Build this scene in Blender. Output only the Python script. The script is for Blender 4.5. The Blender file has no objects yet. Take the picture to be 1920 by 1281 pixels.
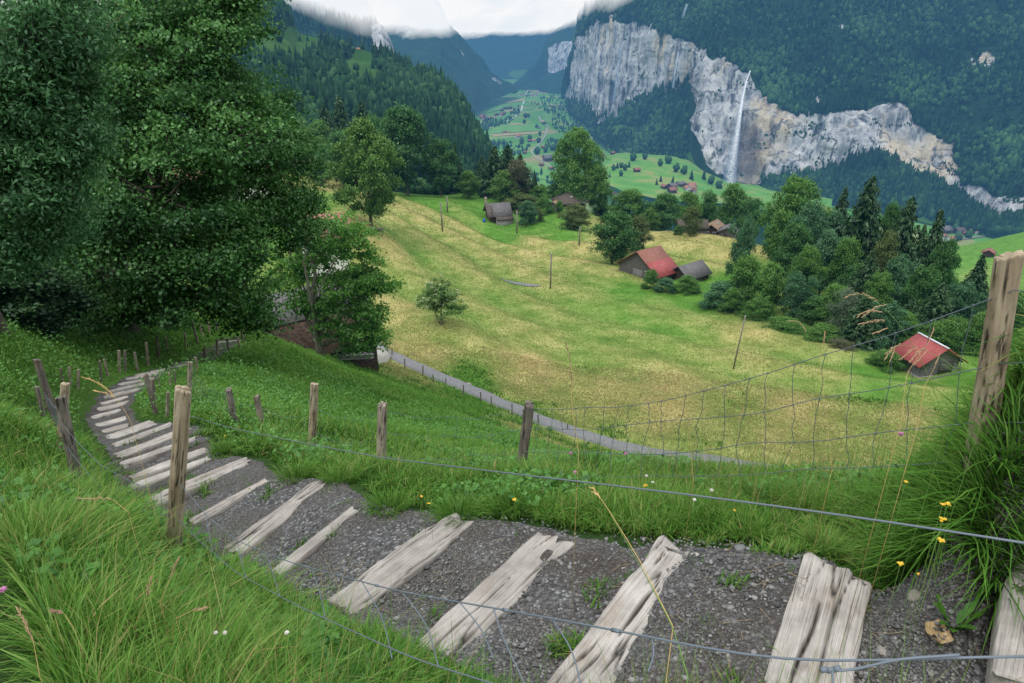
import bpy, math, random
import numpy as np
from mathutils import Vector, Matrix

rng = np.random.default_rng(7)
random.seed(7)
scene = bpy.context.scene
COL = scene.collection

# ------------------------------------------------------------------ camera
PITCH = math.radians(24.0)
FPX = 1280.0
cp, sp = math.cos(PITCH), math.sin(PITCH)
cam_d = bpy.data.cameras.new('camera')
cam_d.lens = 24.0
cam_d.sensor_width = 36.0
cam_d.clip_start = 0.05
cam_d.clip_end = 40000.0
cam = bpy.data.objects.new('camera', cam_d)
cam.rotation_euler = (math.radians(90) - PITCH, 0, 0)
COL.objects.link(cam)
scene.camera = cam
scene.view_settings.view_transform = 'Standard'
scene.view_settings.look = 'None'
scene.view_settings.exposure = 0
scene.render.resolution_x = 1024
scene.render.resolution_y = 683
scene.cycles.max_bounces = 5
scene.cycles.diffuse_bounces = 2
scene.cycles.transparent_max_bounces = 12

def ray(px, py):
    dx = (px - 960.0) / FPX
    dy = (640.5 - py) / FPX
    return dx, cp + dy * sp, -sp + dy * cp

def at(px, py, Y):
    dx, dY, dZ = ray(px, py)
    t = Y / dY
    return (dx * t, Y, dZ * t)

def atz(px, py, z):
    dx, dY, dZ = ray(px, py)
    t = z / dZ
    return (dx * t, dY * t, z)

def axis_depth(p):
    return p[1] * cp - p[2] * sp

def project(x, y, z):
    d = y * cp - z * sp
    u = z * cp + y * sp
    return 960 + FPX * x / d, 640.5 - FPX * u / d

# ------------------------------------------------------------------ numpy noise
def _hash(ix, iy, iz, seed):
    h = (ix.astype(np.int64) * 374761393 + iy.astype(np.int64) * 668265263 + iz.astype(np.int64) * 2147483647 + seed * 974634777) & 0xFFFFFFFF
    h = ((h ^ (h >> 13)) * 1274126177) & 0xFFFFFFFF
    h = (h ^ (h >> 16)) & 0xFFFFFF
    return h / float(0xFFFFFF)

def vnoise(x, y, z=0.0, seed=0):
    x = np.asarray(x, float); y = np.asarray(y, float)
    z = np.zeros_like(x) + z
    ix, iy, iz = np.floor(x), np.floor(y), np.floor(z)
    fx, fy, fz = x - ix, y - iy, z - iz
    fx = fx * fx * (3 - 2 * fx); fy = fy * fy * (3 - 2 * fy); fz = fz * fz * (3 - 2 * fz)
    r = 0
    for a in (0, 1):
        for b in (0, 1):
            for c in (0, 1):
                w = (fx if a else 1 - fx) * (fy if b else 1 - fy) * (fz if c else 1 - fz)
                r = r + w * _hash(ix + a, iy + b, iz + c, seed)
    return r * 2 - 1

def fbm(x, y, z=0.0, seed=0, octv=4, gain=0.5):
    r, a, f = 0, 1.0, 1.0
    for i in range(octv):
        r = r + a * vnoise(np.asarray(x) * f, np.asarray(y) * f, np.asarray(z) * f, seed + i * 17)
        a *= gain; f *= 2.03
    return r

# ------------------------------------------------------------------ mesh helpers
def mesh_np(name, V, quads=None, tris=None, attrs=None, smooth=False):
    me = bpy.data.meshes.new(name)
    V = np.asarray(V, np.float32).reshape(-1, 3)
    q = np.zeros((0, 4), np.int32) if quads is None else np.asarray(quads, np.int32).reshape(-1, 4)
    t = np.zeros((0, 3), np.int32) if tris is None else np.asarray(tris, np.int32).reshape(-1, 3)
    me.vertices.add(len(V))
    me.vertices.foreach_set('co', V.ravel())
    nl = q.size + t.size
    me.loops.add(nl)
    me.loops.foreach_set('vertex_index', np.concatenate([q.ravel(), t.ravel()]))
    me.polygons.add(len(q) + len(t))
    ls = np.concatenate([np.arange(len(q)) * 4, q.size + np.arange(len(t)) * 3]).astype(np.int32)
    me.polygons.foreach_set('loop_start', ls)
    if smooth:
        me.polygons.foreach_set('use_smooth', np.ones(len(q) + len(t), bool))
    for k, v in (attrs or {}).items():
        a = me.attributes.new(k, 'FLOAT', 'POINT')
        a.data.foreach_set('value', np.asarray(v, np.float32).ravel())
    me.update(calc_edges=True)
    return me

def link(name, me, mat=None, parent=None, loc=None):
    o = bpy.data.objects.new(name, me)
    COL.objects.link(o)
    if mat is not None and me is not None:
        if len(me.materials) == 0:
            me.materials.append(mat)
    if parent is not None:
        o.parent = parent
    if loc is not None:
        o.location = loc
    return o

def tag(o, label=None, cat=None, group=None, kind=None):
    if label: o['label'] = label
    if cat: o['category'] = cat
    if group: o['group'] = group
    if kind: o['kind'] = kind
    return o

def thing(name, label, cat, loc=(0, 0, 0), rz=0.0, group=None):
    o = bpy.data.objects.new(name, None)
    COL.objects.link(o)
    o.empty_display_size = 0.2
    o.location = loc
    o.rotation_euler = (0, 0, rz)
    return tag(o, label, cat, group)

def grid_faces(nu, nv):
    i = np.arange(nu * nv).reshape(nu, nv)
    return np.stack([i[:-1, :-1], i[1:, :-1], i[1:, 1:], i[:-1, 1:]], -1).reshape(-1, 4)

class MB:
    """collects simple shapes into one mesh"""
    def __init__(s):
        s.V, s.Q, s.T, s.n = [], [], [], 0
    def add(s, V, q=None, t=None):
        V = np.asarray(V, float).reshape(-1, 3)
        s.V.append(V)
        if q is not None and len(q): s.Q.append(np.asarray(q, int).reshape(-1, 4) + s.n)
        if t is not None and len(t): s.T.append(np.asarray(t, int).reshape(-1, 3) + s.n)
        s.n += len(V)
        return s
    def box(s, x0, x1, y0, y1, z0, z1):
        V = [(x, y, z) for x in (x0, x1) for y in (y0, y1) for z in (z0, z1)]
        return s.add(V, [(0, 1, 3, 2), (4, 6, 7, 5), (0, 4, 5, 1), (2, 3, 7, 6), (0, 2, 6, 4), (1, 5, 7, 3)])
    def hexa(s, P):
        """8 points: bottom 4 then top 4"""
        return s.add(P, [(3, 2, 1, 0), (4, 5, 6, 7), (0, 1, 5, 4), (1, 2, 6, 5), (2, 3, 7, 6), (3, 0, 4, 7)])
    def tube(s, pts, rad, sides=6, cap=True):
        P = np.asarray(pts, float)
        n = len(P)
        rad = np.broadcast_to(np.asarray(rad, float), (n,))
        T = np.gradient(P, axis=0)
        T /= np.linalg.norm(T, axis=1)[:, None] + 1e-12
        up = np.array([0, 0, 1.0])
        if abs(T[:, 2]).mean() > 0.8: up = np.array([1.0, 0, 0])
        A = np.cross(T, up); A /= np.linalg.norm(A, axis=1)[:, None] + 1e-12
        B = np.cross(T, A)
        th = np.arange(sides) * 2 * np.pi / sides
        V = P[:, None, :] + rad[:, None, None] * (np.cos(th)[None, :, None] * A[:, None, :] + np.sin(th)[None, :, None] * B[:, None, :])
        i = np.arange(n * sides).reshape(n, sides)
        j = np.roll(i, -1, 1)
        q = np.stack([i[:-1], j[:-1], j[1:], i[1:]], -1).reshape(-1, 4)
        V = V.reshape(-1, 3)
        t = None
        if cap:
            V = np.vstack([V, P[:1], P[-1:]])
            a, b = n * sides, n * sides + 1
            t = np.vstack([np.stack([j[0], i[0], np.full(sides, a)], -1), np.stack([i[-1], j[-1], np.full(sides, b)], -1)])
        return s.add(V, q, t)
    def mesh(s, name, smooth=False, attrs=None):
        V = np.vstack(s.V)
        return mesh_np(name, V, np.vstack(s.Q) if s.Q else None, np.vstack(s.T) if s.T else None, attrs, smooth)

# ------------------------------------------------------------------ materials
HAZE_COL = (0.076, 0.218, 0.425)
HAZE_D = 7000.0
class NT:
    def __init__(s, name):
        s.m = bpy.data.materials.new(name)
        s.m.use_nodes = True
        s.t = s.m.node_tree
        s.t.nodes.clear()
        s.out = s.n('ShaderNodeOutputMaterial')
    def n(s, typ, **kw):
        x = s.t.nodes.new(typ)
        for k, v in kw.items(): setattr(x, k, v)
        return x
    def l(s, a, b): s.t.links.new(a, b)
    def setin(s, node, idx, v):
        if hasattr(v, 'is_linked') or isinstance(v, bpy.types.NodeSocket): s.l(v, node.inputs[idx])
        else: node.inputs[idx].default_value = v
    def math(s, op, a, b=0.0, c=None, clamp=False):
        x = s.n('ShaderNodeMath', operation=op); x.use_clamp = clamp
        s.setin(x, 0, a); s.setin(x, 1, b)
        if c is not None: s.setin(x, 2, c)
        return x.outputs[0]
    def attr(s, name):
        return s.n('ShaderNodeAttribute', attribute_name=name).outputs['Fac']
    def pos(s): return s.n('ShaderNodeNewGeometry').outputs['Position']
    def objco(s): return s.n('ShaderNodeTexCoord').outputs['Object']
    def scale(s, v, sc):
        x = s.n('ShaderNodeVectorMath', operation='MULTIPLY'); s.l(v, x.inputs[0]); x.inputs[1].default_value = sc
        return x.outputs[0]
    def noise(s, v, scale, detail=4, rough=0.55, dist=0.0):
        x = s.n('ShaderNodeTexNoise'); s.l(v, x.inputs['Vector'])
        x.inputs['Scale'].default_value = scale; x.inputs['Detail'].default_value = detail
        x.inputs['Roughness'].default_value = rough; x.inputs['Distortion'].default_value = dist
        return x.outputs['Fac']
    def voronoi(s, v, scale, feature='F1', out='Distance'):
        x = s.n('ShaderNodeTexVoronoi', feature=feature); s.l(v, x.inputs['Vector']); x.inputs['Scale'].default_value = scale
        return x.outputs[out]
    def ramp(s, fac, stops, interp='LINEAR'):
        x = s.n('ShaderNodeValToRGB'); cr = x.color_ramp; cr.interpolation = interp
        while len(cr.elements) < len(stops): cr.elements.new(0.5)
        for e, (p, c) in zip(cr.elements, stops):
            e.position = p; e.color = (*c, 1) if len(c) == 3 else c
        s.l(fac, x.inputs[0])
        return x.outputs[0]
    def gray(s, fac, p0, p1, v0=0.0, v1=1.0):
        x = s.n('ShaderNodeMapRange'); x.clamp = True
        s.l(fac, x.inputs[0])
        for i, v in zip((1, 2, 3, 4), (p0, p1, v0, v1)): x.inputs[i].default_value = v
        return x.outputs[0]
    def mix(s, f, a, b, mode='MIX'):
        x = s.n('ShaderNodeMix', data_type='RGBA', blend_type=mode)
        s.setin(x, 0, f)
        for i, v in ((6, a), (7, b)):
            if isinstance(v, tuple): x.inputs[i].default_value = (*v, 1) if len(v) == 3 else v
            else: s.l(v, x.inputs[i])
        return x.outputs[2]
    def bump(s, h, strength=0.4, dist=0.02):
        x = s.n('ShaderNodeBump'); s.l(h, x.inputs['Height']); x.inputs['Strength'].default_value = strength; x.inputs['Distance'].default_value = dist
        return x.outputs[0]
    def bsdf(s, col, rough=0.8, normal=None, spec=0.3, alpha=None, metal=0.0):
        x = s.n('ShaderNodeBsdfPrincipled')
        if isinstance(col, tuple): x.inputs['Base Color'].default_value = (*col, 1)
        else: s.l(col, x.inputs['Base Color'])
        s.setin(x, 'Roughness', rough)
        x.inputs['Specular IOR Level'].default_value = spec
        x.inputs['Metallic'].default_value = metal
        if normal is not None: s.l(normal, x.inputs['Normal'])
        if alpha is not None: s.l(alpha, x.inputs['Alpha'])
        return x.outputs[0]
    def leaf(s, col, trans=0.3, tcol=None, gloss=0.045):
        d = s.n('ShaderNodeBsdfDiffuse'); s.l(col, d.inputs[0])
        t = s.n('ShaderNodeBsdfTranslucent'); s.l(tcol if tcol is not None else col, t.inputs[0])
        g = s.n('ShaderNodeBsdfGlossy'); g.inputs['Roughness'].default_value = 0.5; g.inputs[0].default_value = (0.6, 0.7, 0.65, 1)
        a = s.n('ShaderNodeMixShader'); a.inputs[0].default_value = trans; s.l(d.outputs[0], a.inputs[1]); s.l(t.outputs[0], a.inputs[2])
        b = s.n('ShaderNodeMixShader'); b.inputs[0].default_value = gloss; s.l(a.outputs[0], b.inputs[1]); s.l(g.outputs[0], b.inputs[2])
        return b.outputs[0]
    def done(s, sh, haze=True, cloud=False):
        if haze:  # distance haze painted into the surface as emission, by distance from the origin
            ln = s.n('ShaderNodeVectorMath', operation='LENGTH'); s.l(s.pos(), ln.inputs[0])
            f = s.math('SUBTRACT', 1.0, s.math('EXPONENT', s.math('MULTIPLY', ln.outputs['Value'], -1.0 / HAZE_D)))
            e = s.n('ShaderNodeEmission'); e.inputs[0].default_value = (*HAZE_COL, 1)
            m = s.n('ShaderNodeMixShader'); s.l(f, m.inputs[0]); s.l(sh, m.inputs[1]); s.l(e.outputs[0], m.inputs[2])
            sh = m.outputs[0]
        if cloud:
            # low cloud painted onto upper slopes as white emission, by height with billowing edges
            p = s.pos()
            sx = s.n('ShaderNodeSeparateXYZ'); s.l(p, sx.inputs[0])
            n1 = s.noise(s.scale(p, (1, 1, 1.2)), 0.0022, 4, 0.5)
            base = s.math('ADD', s.gray(s.math('DIVIDE', sx.outputs[0], sx.outputs[1]), 0.015, 0.2, 0.0, 200.0), 40.0)
            base = s.math('ADD', base, s.gray(s.math('DIVIDE', sx.outputs[0], sx.outputs[1]), -0.32, -0.2, 88.0, 0.0))
            h = s.math('SUBTRACT', sx.outputs[2], base)
            h = s.math('ADD', h, s.math('MULTIPLY', s.math('SUBTRACT', n1, 0.5), 170.0))
            f = s.gray(h, -42.0, 30.0)
            n2 = s.noise(s.scale(p, (1, 1, 1.6)), 0.0016, 4, 0.5)
            e = s.n('ShaderNodeEmission'); s.l(s.ramp(n2, [(0.3, (0.80, 0.86, 0.92)), (0.58, (0.93, 0.945, 0.96))]), e.inputs[0])
            m = s.n('ShaderNodeMixShader'); s.l(f, m.inputs[0]); s.l(sh, m.inputs[1]); s.l(e.outputs[0], m.inputs[2])
            sh = m.outputs[0]
        s.l(sh, s.out.inputs['Surface'])
        return s.m

# ------------------------------------------------------------------ world and sun
SUN_EL, SUN_AZ = math.radians(58), math.radians(215)
w = bpy.data.worlds.new('World'); scene.world = w
w.use_nodes = True
wt = w.node_tree; wt.nodes.clear()
wo = wt.nodes.new('ShaderNodeOutputWorld'); bg = wt.nodes.new('ShaderNodeBackground')
bg.inputs[1].default_value = 0.1
sky = wt.nodes.new('ShaderNodeTexSky'); sky.sky_type = 'NISHITA'; sky.sun_disc = False
sky.sun_elevation = SUN_EL; sky.sun_rotation = SUN_AZ
tc = wt.nodes.new('ShaderNodeTexCoord')
mp = wt.nodes.new('ShaderNodeMapping'); mp.inputs['Scale'].default_value = (1, 1, 3.0)
wn = wt.nodes.new('ShaderNodeTexNoise'); wn.inputs['Scale'].default_value = 3.2; wn.inputs['Detail'].default_value = 6
wr = wt.nodes.new('ShaderNodeValToRGB')
wr.color_ramp.elements[0].position = 0.33; wr.color_ramp.elements[0].color = (0.80, 0.86, 0.92, 1)
wr.color_ramp.elements[1].position = 0.6; wr.color_ramp.elements[1].color = (0.93, 0.95, 0.97, 1)
vm = wt.nodes.new('ShaderNodeVectorMath'); vm.operation = 'SCALE'; vm.inputs['Scale'].default_value = 9.6
mx = wt.nodes.new('ShaderNodeMix'); mx.data_type = 'RGBA'; mx.inputs[0].default_value = 0.9
wt.links.new(tc.outputs['Generated'], mp.inputs[0]); wt.links.new(mp.outputs[0], wn.inputs['Vector'])
wt.links.new(wn.outputs['Fac'], wr.inputs[0]); wt.links.new(wr.outputs[0], vm.inputs[0])
# overcast sky: brighter overhead than at the horizon
wx = wt.nodes.new('ShaderNodeSeparateXYZ'); wt.links.new(tc.outputs['Generated'], wx.inputs[0])
wm = wt.nodes.new('ShaderNodeMapRange'); wm.inputs[1].default_value = 0.12; wm.inputs[2].default_value = 1.0; wm.inputs[3].default_value = 9.3; wm.inputs[4].default_value = 21.0
wt.links.new(wx.outputs[2], wm.inputs[0]); wt.links.new(wm.outputs[0], vm.inputs['Scale'])
wt.links.new(sky.outputs[0], mx.inputs[6]); wt.links.new(vm.outputs[0], mx.inputs[7])
wt.links.new(mx.outputs[2], bg.inputs[0]); wt.links.new(bg.outputs[0], wo.inputs[0])
sd = bpy.data.lights.new('sun', 'SUN'); sd.energy = 1.5; sd.angle = math.radians(16); sd.color = (1.0, 0.96, 0.9)
so = bpy.data.objects.new('sun', sd); COL.objects.link(so)
# direction the light comes from (azimuth measured clockwise from +Y)
sv = Vector((math.sin(SUN_AZ) * math.cos(SUN_EL), math.cos(SUN_AZ) * math.cos(SUN_EL), math.sin(SUN_EL)))
so.rotation_euler = sv.to_track_quat('Z', 'Y').to_euler()
so.location = (0, 0, 60)
# ------------------------------------------------------------------ terrain of the hillside
# stair timbers: near end px, far end px, height, width (m)
STEPS = [
    ((1925, 1300), (1958, 1085), -1.98, 0.22),
    ((1500, 1310), (1562, 1074), -2.20, 0.29),
    ((1085, 1310), (1280, 1042), -2.40, 0.27),
    ((812, 1227), (1038, 1014), -2.60, 0.22),
    ((636, 1150), (867, 978), -2.80, 0.20),
    ((518, 1080), (665, 960), -3.02, 0.085),
    ((438, 1037), (606, 914), -3.25, 0.17),
    ((360, 984), (500, 907), -3.50, 0.085),
    ((280, 948), (466, 870), -3.80, 0.17),
    ((247, 919), (390, 864), -4.05, 0.11),
    ((246, 900), (386, 847), -4.30, 0.13),
    ((229, 874), (366, 824), -4.62, 0.11),
    ((221, 857), (352, 806), -4.92, 0.16),
    ((216, 836), (320, 797), -5.25, 0.13),
    ((203, 826), (287, 796), -5.60, 0.30),
    ((194, 814), (241, 801), -5.95, 0.13),
    ((180, 801), (238, 786), -6.30, 0.16),
    ((174, 787), (229, 773), -6.70, 0.15),
    ((183, 771), (241, 757), -7.10, 0.16),
    ((189, 761), (242, 747), -7.50, 0.15),
    ((196, 751), (264, 736), -7.90, 0.17),
    ((209, 741), (275, 726), -8.30, 0.17),
    ((224, 731), (286, 718), -8.75, 0.17),
    ((238, 721), (298, 710), -9.20, 0.17),
    ((255, 714), (311, 702), -9.65, 0.17),
    ((318, 691), (352, 685), -10.7, 0.16),
    ((325, 684), (360, 679), -11.0, 0.16),
    ((410, 645), (446, 642), -13.6, 0.2),
    ((414, 638), (447, 635), -14.1, 0.2),
    ((417, 632), (447, 629), -14.6, 0.2),
]
CP = []      # control points (x, y, z)
def cpx(px, py, Y): CP.append(at(px, py, Y))
for n_, f_, z_, w_ in STEPS:
    CP.append(atz(*n_, z_ - 0.02)); CP.append(atz(*f_, z_ - 0.02))
for px, py, z in ((385, 672, -12.0), (360, 680, -11.3)):
    CP.append(atz(px, py, z))
# ground underfoot and round the camera
for x, y, z in ((0, 0.5, -1.55), (0.5, 0.7, -1.6), (-0.6, 0.6, -1.5), (1.2, 0.6, -1.5), (-1.5, 0.8, -1.35), (2.2, 1.0, -1.4), (-3.2, 0.6, -0.9),
                (3.6, 1.6, -0.9), (5, 1.0, 0.4), (-6, 2, -0.4), (9, 3, 1.0), (-14, 3, 1.0)):
    CP.append((x, y, z))
for c in ((0, 1281, 1.35), (200, 1200, 1.75), (480, 1265, 1.72), (700, 1281, 1.68), (335, 1050, 3.05), (200, 1000, 3.1), (0, 1050, 2.4),
          (0, 900, 4.1), (100, 850, 5.2), (160, 935, 4.3), (0, 800, 6.2), (0, 700, 11.0), (100, 650, 17.5), (0, 600, 17.0), (200, 610, 26.0), (300, 590, 38.0),
          (100, 760, 10.3), (150, 720, 14.0), (250, 660, 22.0), (300, 640, 26.5), (390, 600, 37.0),
          # right bank
          (1850, 815, 2.55), (1760, 1000, 2.6), (1910, 1010, 2.2), (1650, 960, 3.3), (1400, 940, 3.9), (1200, 920, 4.3), (975, 890, 4.85), (850, 900, 4.9),
          (715, 878, 5.6), (585, 857, 6.3), (492, 812, 7.4), (437, 806, 7.6), (1980, 790, 2.3),
          # crest at far verge
          (1300, 890, 5.6), (1550, 905, 5.0), (1700, 890, 4.4), (1760, 872, 4.4), (1810, 850, 4.2), (1860, 832, 4.2), (1810, 880, 6.5), (1870, 860, 6.5),
          # green slope
          (900, 800, 19.0), (700, 790, 16.0), (620, 740, 24.0), (760, 740, 34.0), (520, 720, 19.0), (480, 650, 29.0), (560, 662, 36.0), (640, 690, 38.0), (700, 705, 44.0),
          (1000, 850, 14.0), (1150, 885, 14.0), (820, 760, 38.0),
          # hidden fold behind right crest
          (1400, 925, 14.0), (1650, 930, 14.0), (1900, 930, 14.0), (1500, 900, 30.0), (1850, 900, 30.0),
          # road, level
          (705, 655, 79.0), (750, 680, 72.5), (880, 735, 65.0), (1000, 790, 59.0), (1150, 838, 54.5), (1300, 868, 51.5), (1500, 900, 48.0), (1750, 905, 46.0),
          # meadow
          (825, 607, 92.0), (760, 560, 108.0), (1000, 680, 82.0), (1200, 760, 68.0), (1400, 800, 62.0), (1700, 790, 63.0), (1900, 760, 68.0),
          (1375, 690, 86.0), (1032, 540, 140.0), (830, 432, 187.0), (1100, 600, 112.0), (1250, 620, 106.0), (1245, 525, 148.0), (1180, 520, 150.0), (1320, 530, 143.0),
          (1735, 706, 85.0), (1900, 695, 86.0), (1540, 685, 88.0), (900, 480, 165.0), (1100, 470, 180.0), (720, 440, 150.0), (690, 425, 150.0),
          (600, 345, 235.0), (610, 372, 190.0), (760, 366, 262.0), (900, 362, 280.0), (830, 400, 225.0), (945, 420, 232.0), (1010, 380, 268.0), (1090, 432, 222.0),
          (1085, 392, 268.0), (1180, 440, 215.0), (1290, 440, 203.0), (1400, 455, 192.0), (1440, 480, 175.0), (1350, 580, 122.0),
          (1600, 640, 100.0), (1460, 600, 112.0), (1500, 480, 170.0), (1800, 660, 96.0),
          # barn on the left and its yard
          (600, 672, 48.0), (520, 655, 50.0), (650, 690, 50.0), (700, 672, 69.0), (560, 610, 62.0), (450, 600, 58.0), (450, 560, 80.0), (520, 500, 110.0), (400, 420, 150.0),
          (200, 420, 120.0), (0, 480, 80.0),
          # ground falling away behind the crest
          (400, 330, 300.0), (600, 325, 300.0), (760, 380, 330.0), (900, 395, 350.0), (1050, 430, 340.0), (1250, 470, 290.0), (1450, 505, 250.0), (1600, 560, 170.0), (1750, 600, 150.0), (1900, 640, 130.0),
          (400, 340, 480.0), (700, 400, 520.0), (900, 420, 560.0), (1100, 440, 560.0), (1300, 470, 520.0), (1500, 500, 430.0),
          (1650, 520, 380.0), (1780, 545, 330.0), (1900, 560, 300.0),
          # green pasture far right
          (1750, 475, 480.0), (1850, 478, 470.0), (1930, 470, 465.0), (1800, 520, 400.0), (1920, 520, 395.0), (1760, 468, 560.0), (1850, 451, 570.0), (1930, 433, 580.0), (2100, 415, 600.0),
          (1760, 520, 800.0), (1930, 520, 800.0), (2150, 500, 850.0),
          (1500, 480, 800.0), (1200, 450, 900.0), (900, 420, 950.0), (700, 400, 800.0), (2200, 600, 300), (2200, 650, 100), (2200, 800, 40), (2200, 850, 8)):
    cpx(*c)
CP = np.array(CP)
def warp(x, y):
    r = np.hypot(x, y)
    return np.stack([np.arctan2(x, y) * 2.2, np.log(r)], -1), r
_P, _R = warp(CP[:, 0], CP[:, 1])
_val = CP[:, 2] / (_R + 1.5)
def _phi(d2): return 0.5 * d2 * np.log(d2 + 1e-12)
def tps_fit(P, v, lam=2e-4):
    n = len(P)
    K = _phi(((P[:, None] - P[None]) ** 2).sum(-1)) + lam * np.eye(n)
    Q = np.hstack([np.ones((n, 1)), P])
    A = np.block([[K, Q], [Q.T, np.zeros((3, 3))]])
    return np.linalg.solve(A, np.concatenate([v, np.zeros(3)]))
def tps_eval(P, c, X):
    out = np.empty(len(X))
    for i in range(0, len(X), 20000):
        x = X[i:i + 20000]
        d2 = ((x[:, None] - P[None]) ** 2).sum(-1)
        out[i:i + 20000] = _phi(d2) @ c[:-3] + c[-3] + x @ c[-2:]
    return out
_c = tps_fit(_P, _val)
NA, NR = 400, 440
AZ0, AZ1, LR0, LR1 = math.radians(-72), math.radians(72), math.log(0.35), math.log(1000.0)
_az = np.linspace(AZ0, AZ1, NA); _lr = np.linspace(LR0, LR1, NR)
_A, _L = np.meshgrid(_az, _lr, indexing='ij')
_rr = np.exp(_L)
_gx, _gy = _rr * np.sin(_A), _rr * np.cos(_A)
_gz = tps_eval(_P, _c, np.stack([_A.ravel() * 2.2, _L.ravel()], -1)).reshape(NA, NR) * (_rr + 1.5)
# small relief
_gz = _gz + np.clip(_rr, 0, 60) ** 0.6 * 0.022 * fbm(_gx / (0.35 * np.clip(_rr, 1, 60) ** 0.7), _gy / (0.35 * np.clip(_rr, 1, 60) ** 0.7), seed=3)

# long humps and hollows running down the meadow
def relief(x, y):
    u, v = .65 * x - .76 * y, .76 * x + .65 * y
    wv = v + 9 * vnoise(u * .022, v * .03, seed=14)
    return (np.sin(wv * .36 + 2.0 * vnoise(u * .012, v * .02, seed=15)) * .6 + .8 * vnoise(u * .03, wv * .10, seed=16))
def meadow_zone(x, y):
    r = np.hypot(x, y); a = np.degrees(np.arctan2(x, y))
    return np.clip((r - 72) / 22, 0, 1) * np.clip((300 - r) / 60, 0, 1) * np.clip((a + 17) / 5, 0, 1)
_gz = _gz + 0.75 * relief(_gx, _gy) * meadow_zone(_gx, _gy) * np.clip(_rr / 130, .6, 1.4)

def tz(x, y):
    x = np.asarray(x, float); y = np.asarray(y, float)
    a = (np.arctan2(x, y) - AZ0) / (AZ1 - AZ0) * (NA - 1)
    l = (np.log(np.maximum(np.hypot(x, y), 0.36)) - LR0) / (LR1 - LR0) * (NR - 1)
    a = np.clip(a, 0, NA - 1.001); l = np.clip(l, 0, NR - 1.001)
    i, j = a.astype(int), l.astype(int)
    fa, fl = a - i, l - j
    return (_gz[i, j] * (1 - fa) * (1 - fl) + _gz[i + 1, j] * fa * (1 - fl) + _gz[i, j + 1] * (1 - fa) * fl + _gz[i + 1, j + 1] * fa * fl)

def hit(px, py, r0=0.8, r1=900.0):
    """where the line of sight through a photo pixel meets the hillside"""
    dx, dY, dZ = ray(px, py)
    t = np.exp(np.linspace(math.log(r0), math.log(r1), 2500)) / math.hypot(dx, dY)
    z = t * dZ
    g = tz(t * dx, t * dY)
    k = np.nonzero(z <= g)[0]
    if len(k) == 0:
        return None
    k = k[0]
    if k == 0: tt = t[0]
    else:
        d0, d1 = z[k - 1] - g[k - 1], z[k] - g[k]
        tt = t[k - 1] + (t[k] - t[k - 1]) * d0 / (d0 - d1 + 1e-12)
    return (float(dx * tt), float(dY * tt), float(dZ * tt))

# how dry (hay coloured) the meadow is, sampled in the same polar frame
HAY = [(c[0], c[1], c[2], c[3]) for c in (
    (880, 720, 67, 0.1), (1000, 770, 62, 0.35), (1150, 820, 57, 0.45), (1300, 850, 54, .55), (1500, 840, 56, .7), (1750, 830, 57, .6),
    (740, 640, 84, .75), (800, 660, 82, .8), (1000, 690, 80, .95), (1000, 720, 74, .8), (1150, 740, 70, .8), (1250, 740, 71, .95), (1500, 760, 67, .85), (1700, 790, 63, .7),
    (1650, 725, 80, .15), (1850, 730, 78, .1), (1500, 700, 84, .45), (1375, 690, 86, .5), (1400, 640, 97, .75), (1200, 650, 98, .45), (1100, 650, 98, .4),
    (1000, 600, 112, .45), (900, 600, 95, .6), (960, 650, 92, .8), (820, 590, 95, .5), (760, 590, 98, .9), (760, 520, 120, .6), (740, 470, 138, .9), (780, 500, 140, .5), (950, 560, 128, .35), (1100, 560, 125, .4),
    (1200, 530, 150, .7), (1140, 500, 160, .6), (1000, 500, 152, .6), (900, 470, 168, .65), (1000, 440, 190, .9), (1100, 460, 182, .9), (860, 410, 200, .85), (780, 390, 210, .9), (720, 420, 160, .6), (700, 440, 150, .9),
    (1190, 560, 140, .15), (1300, 545, 140, .02), (1260, 600, 112, .35), (1160, 560, 132, .2),
    (610, 350, 230, 1.0), (600, 372, 190, .2), (800, 372, 250, 0.0), (900, 372, 262, 0.0), (950, 425, 228, .05), (1060, 435, 215, .05), (1010, 420, 240, .02), (1120, 410, 235, .6), (1090, 400, 250, .1),
    (1250, 445, 205, .95), (1300, 470, 190, .85), (1350, 490, 172, .9), (1440, 470, 180, .8), (1400, 530, 150, .1),
    (1800, 480, 460, .08), (1900, 470, 460, .05), (1850, 510, 410, .35), (1760, 470, 540, .2),
    (900, 800, 19, 0.0), (600, 740, 24, .0), (700, 690, 45, .02), (1000, 850, 14, 0), (1300, 890, 5, .05), (400, 900, 5, 0), (0, 800, 6, .1), (0, 1100, 2, .12), (100, 650, 15, 0), (1700, 950, 4, 0), (1800, 880, 20, 0.2), (1400, 900, 20, .1),
    (520, 480, 110, .3), (480, 440, 130, 0.0), (400, 400, 160, 0))]
_h = np.array([at(*h[:3]) for h in HAY]); _hP, _ = warp(_h[:, 0], _h[:, 1]); _hv = np.array([h[3] for h in HAY])
def hay(x, y):
    X, r = warp(np.asarray(x, float), np.asarray(y, float))
    sh = X.shape[:-1]
    X = X.reshape(-1, 2); out = np.empty(len(X))
    S = np.array([1.6, 1.0])
    for i in range(0, len(X), 20000):
        d2 = (((X[i:i + 20000, None] - _hP[None]) * S) ** 2).sum(-1) + 4e-4
        wgt = d2 ** -1.6
        out[i:i + 20000] = (wgt * _hv).sum(1) / wgt.sum(1)
    out = out.reshape(sh)
    mz = meadow_zone(np.asarray(x, float), np.asarray(y, float))
    return np.clip(out + .19 * relief(np.asarray(x, float), np.asarray(y, float)) * mz * np.clip(out * 3, 0, 1), 0, 1)

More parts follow.
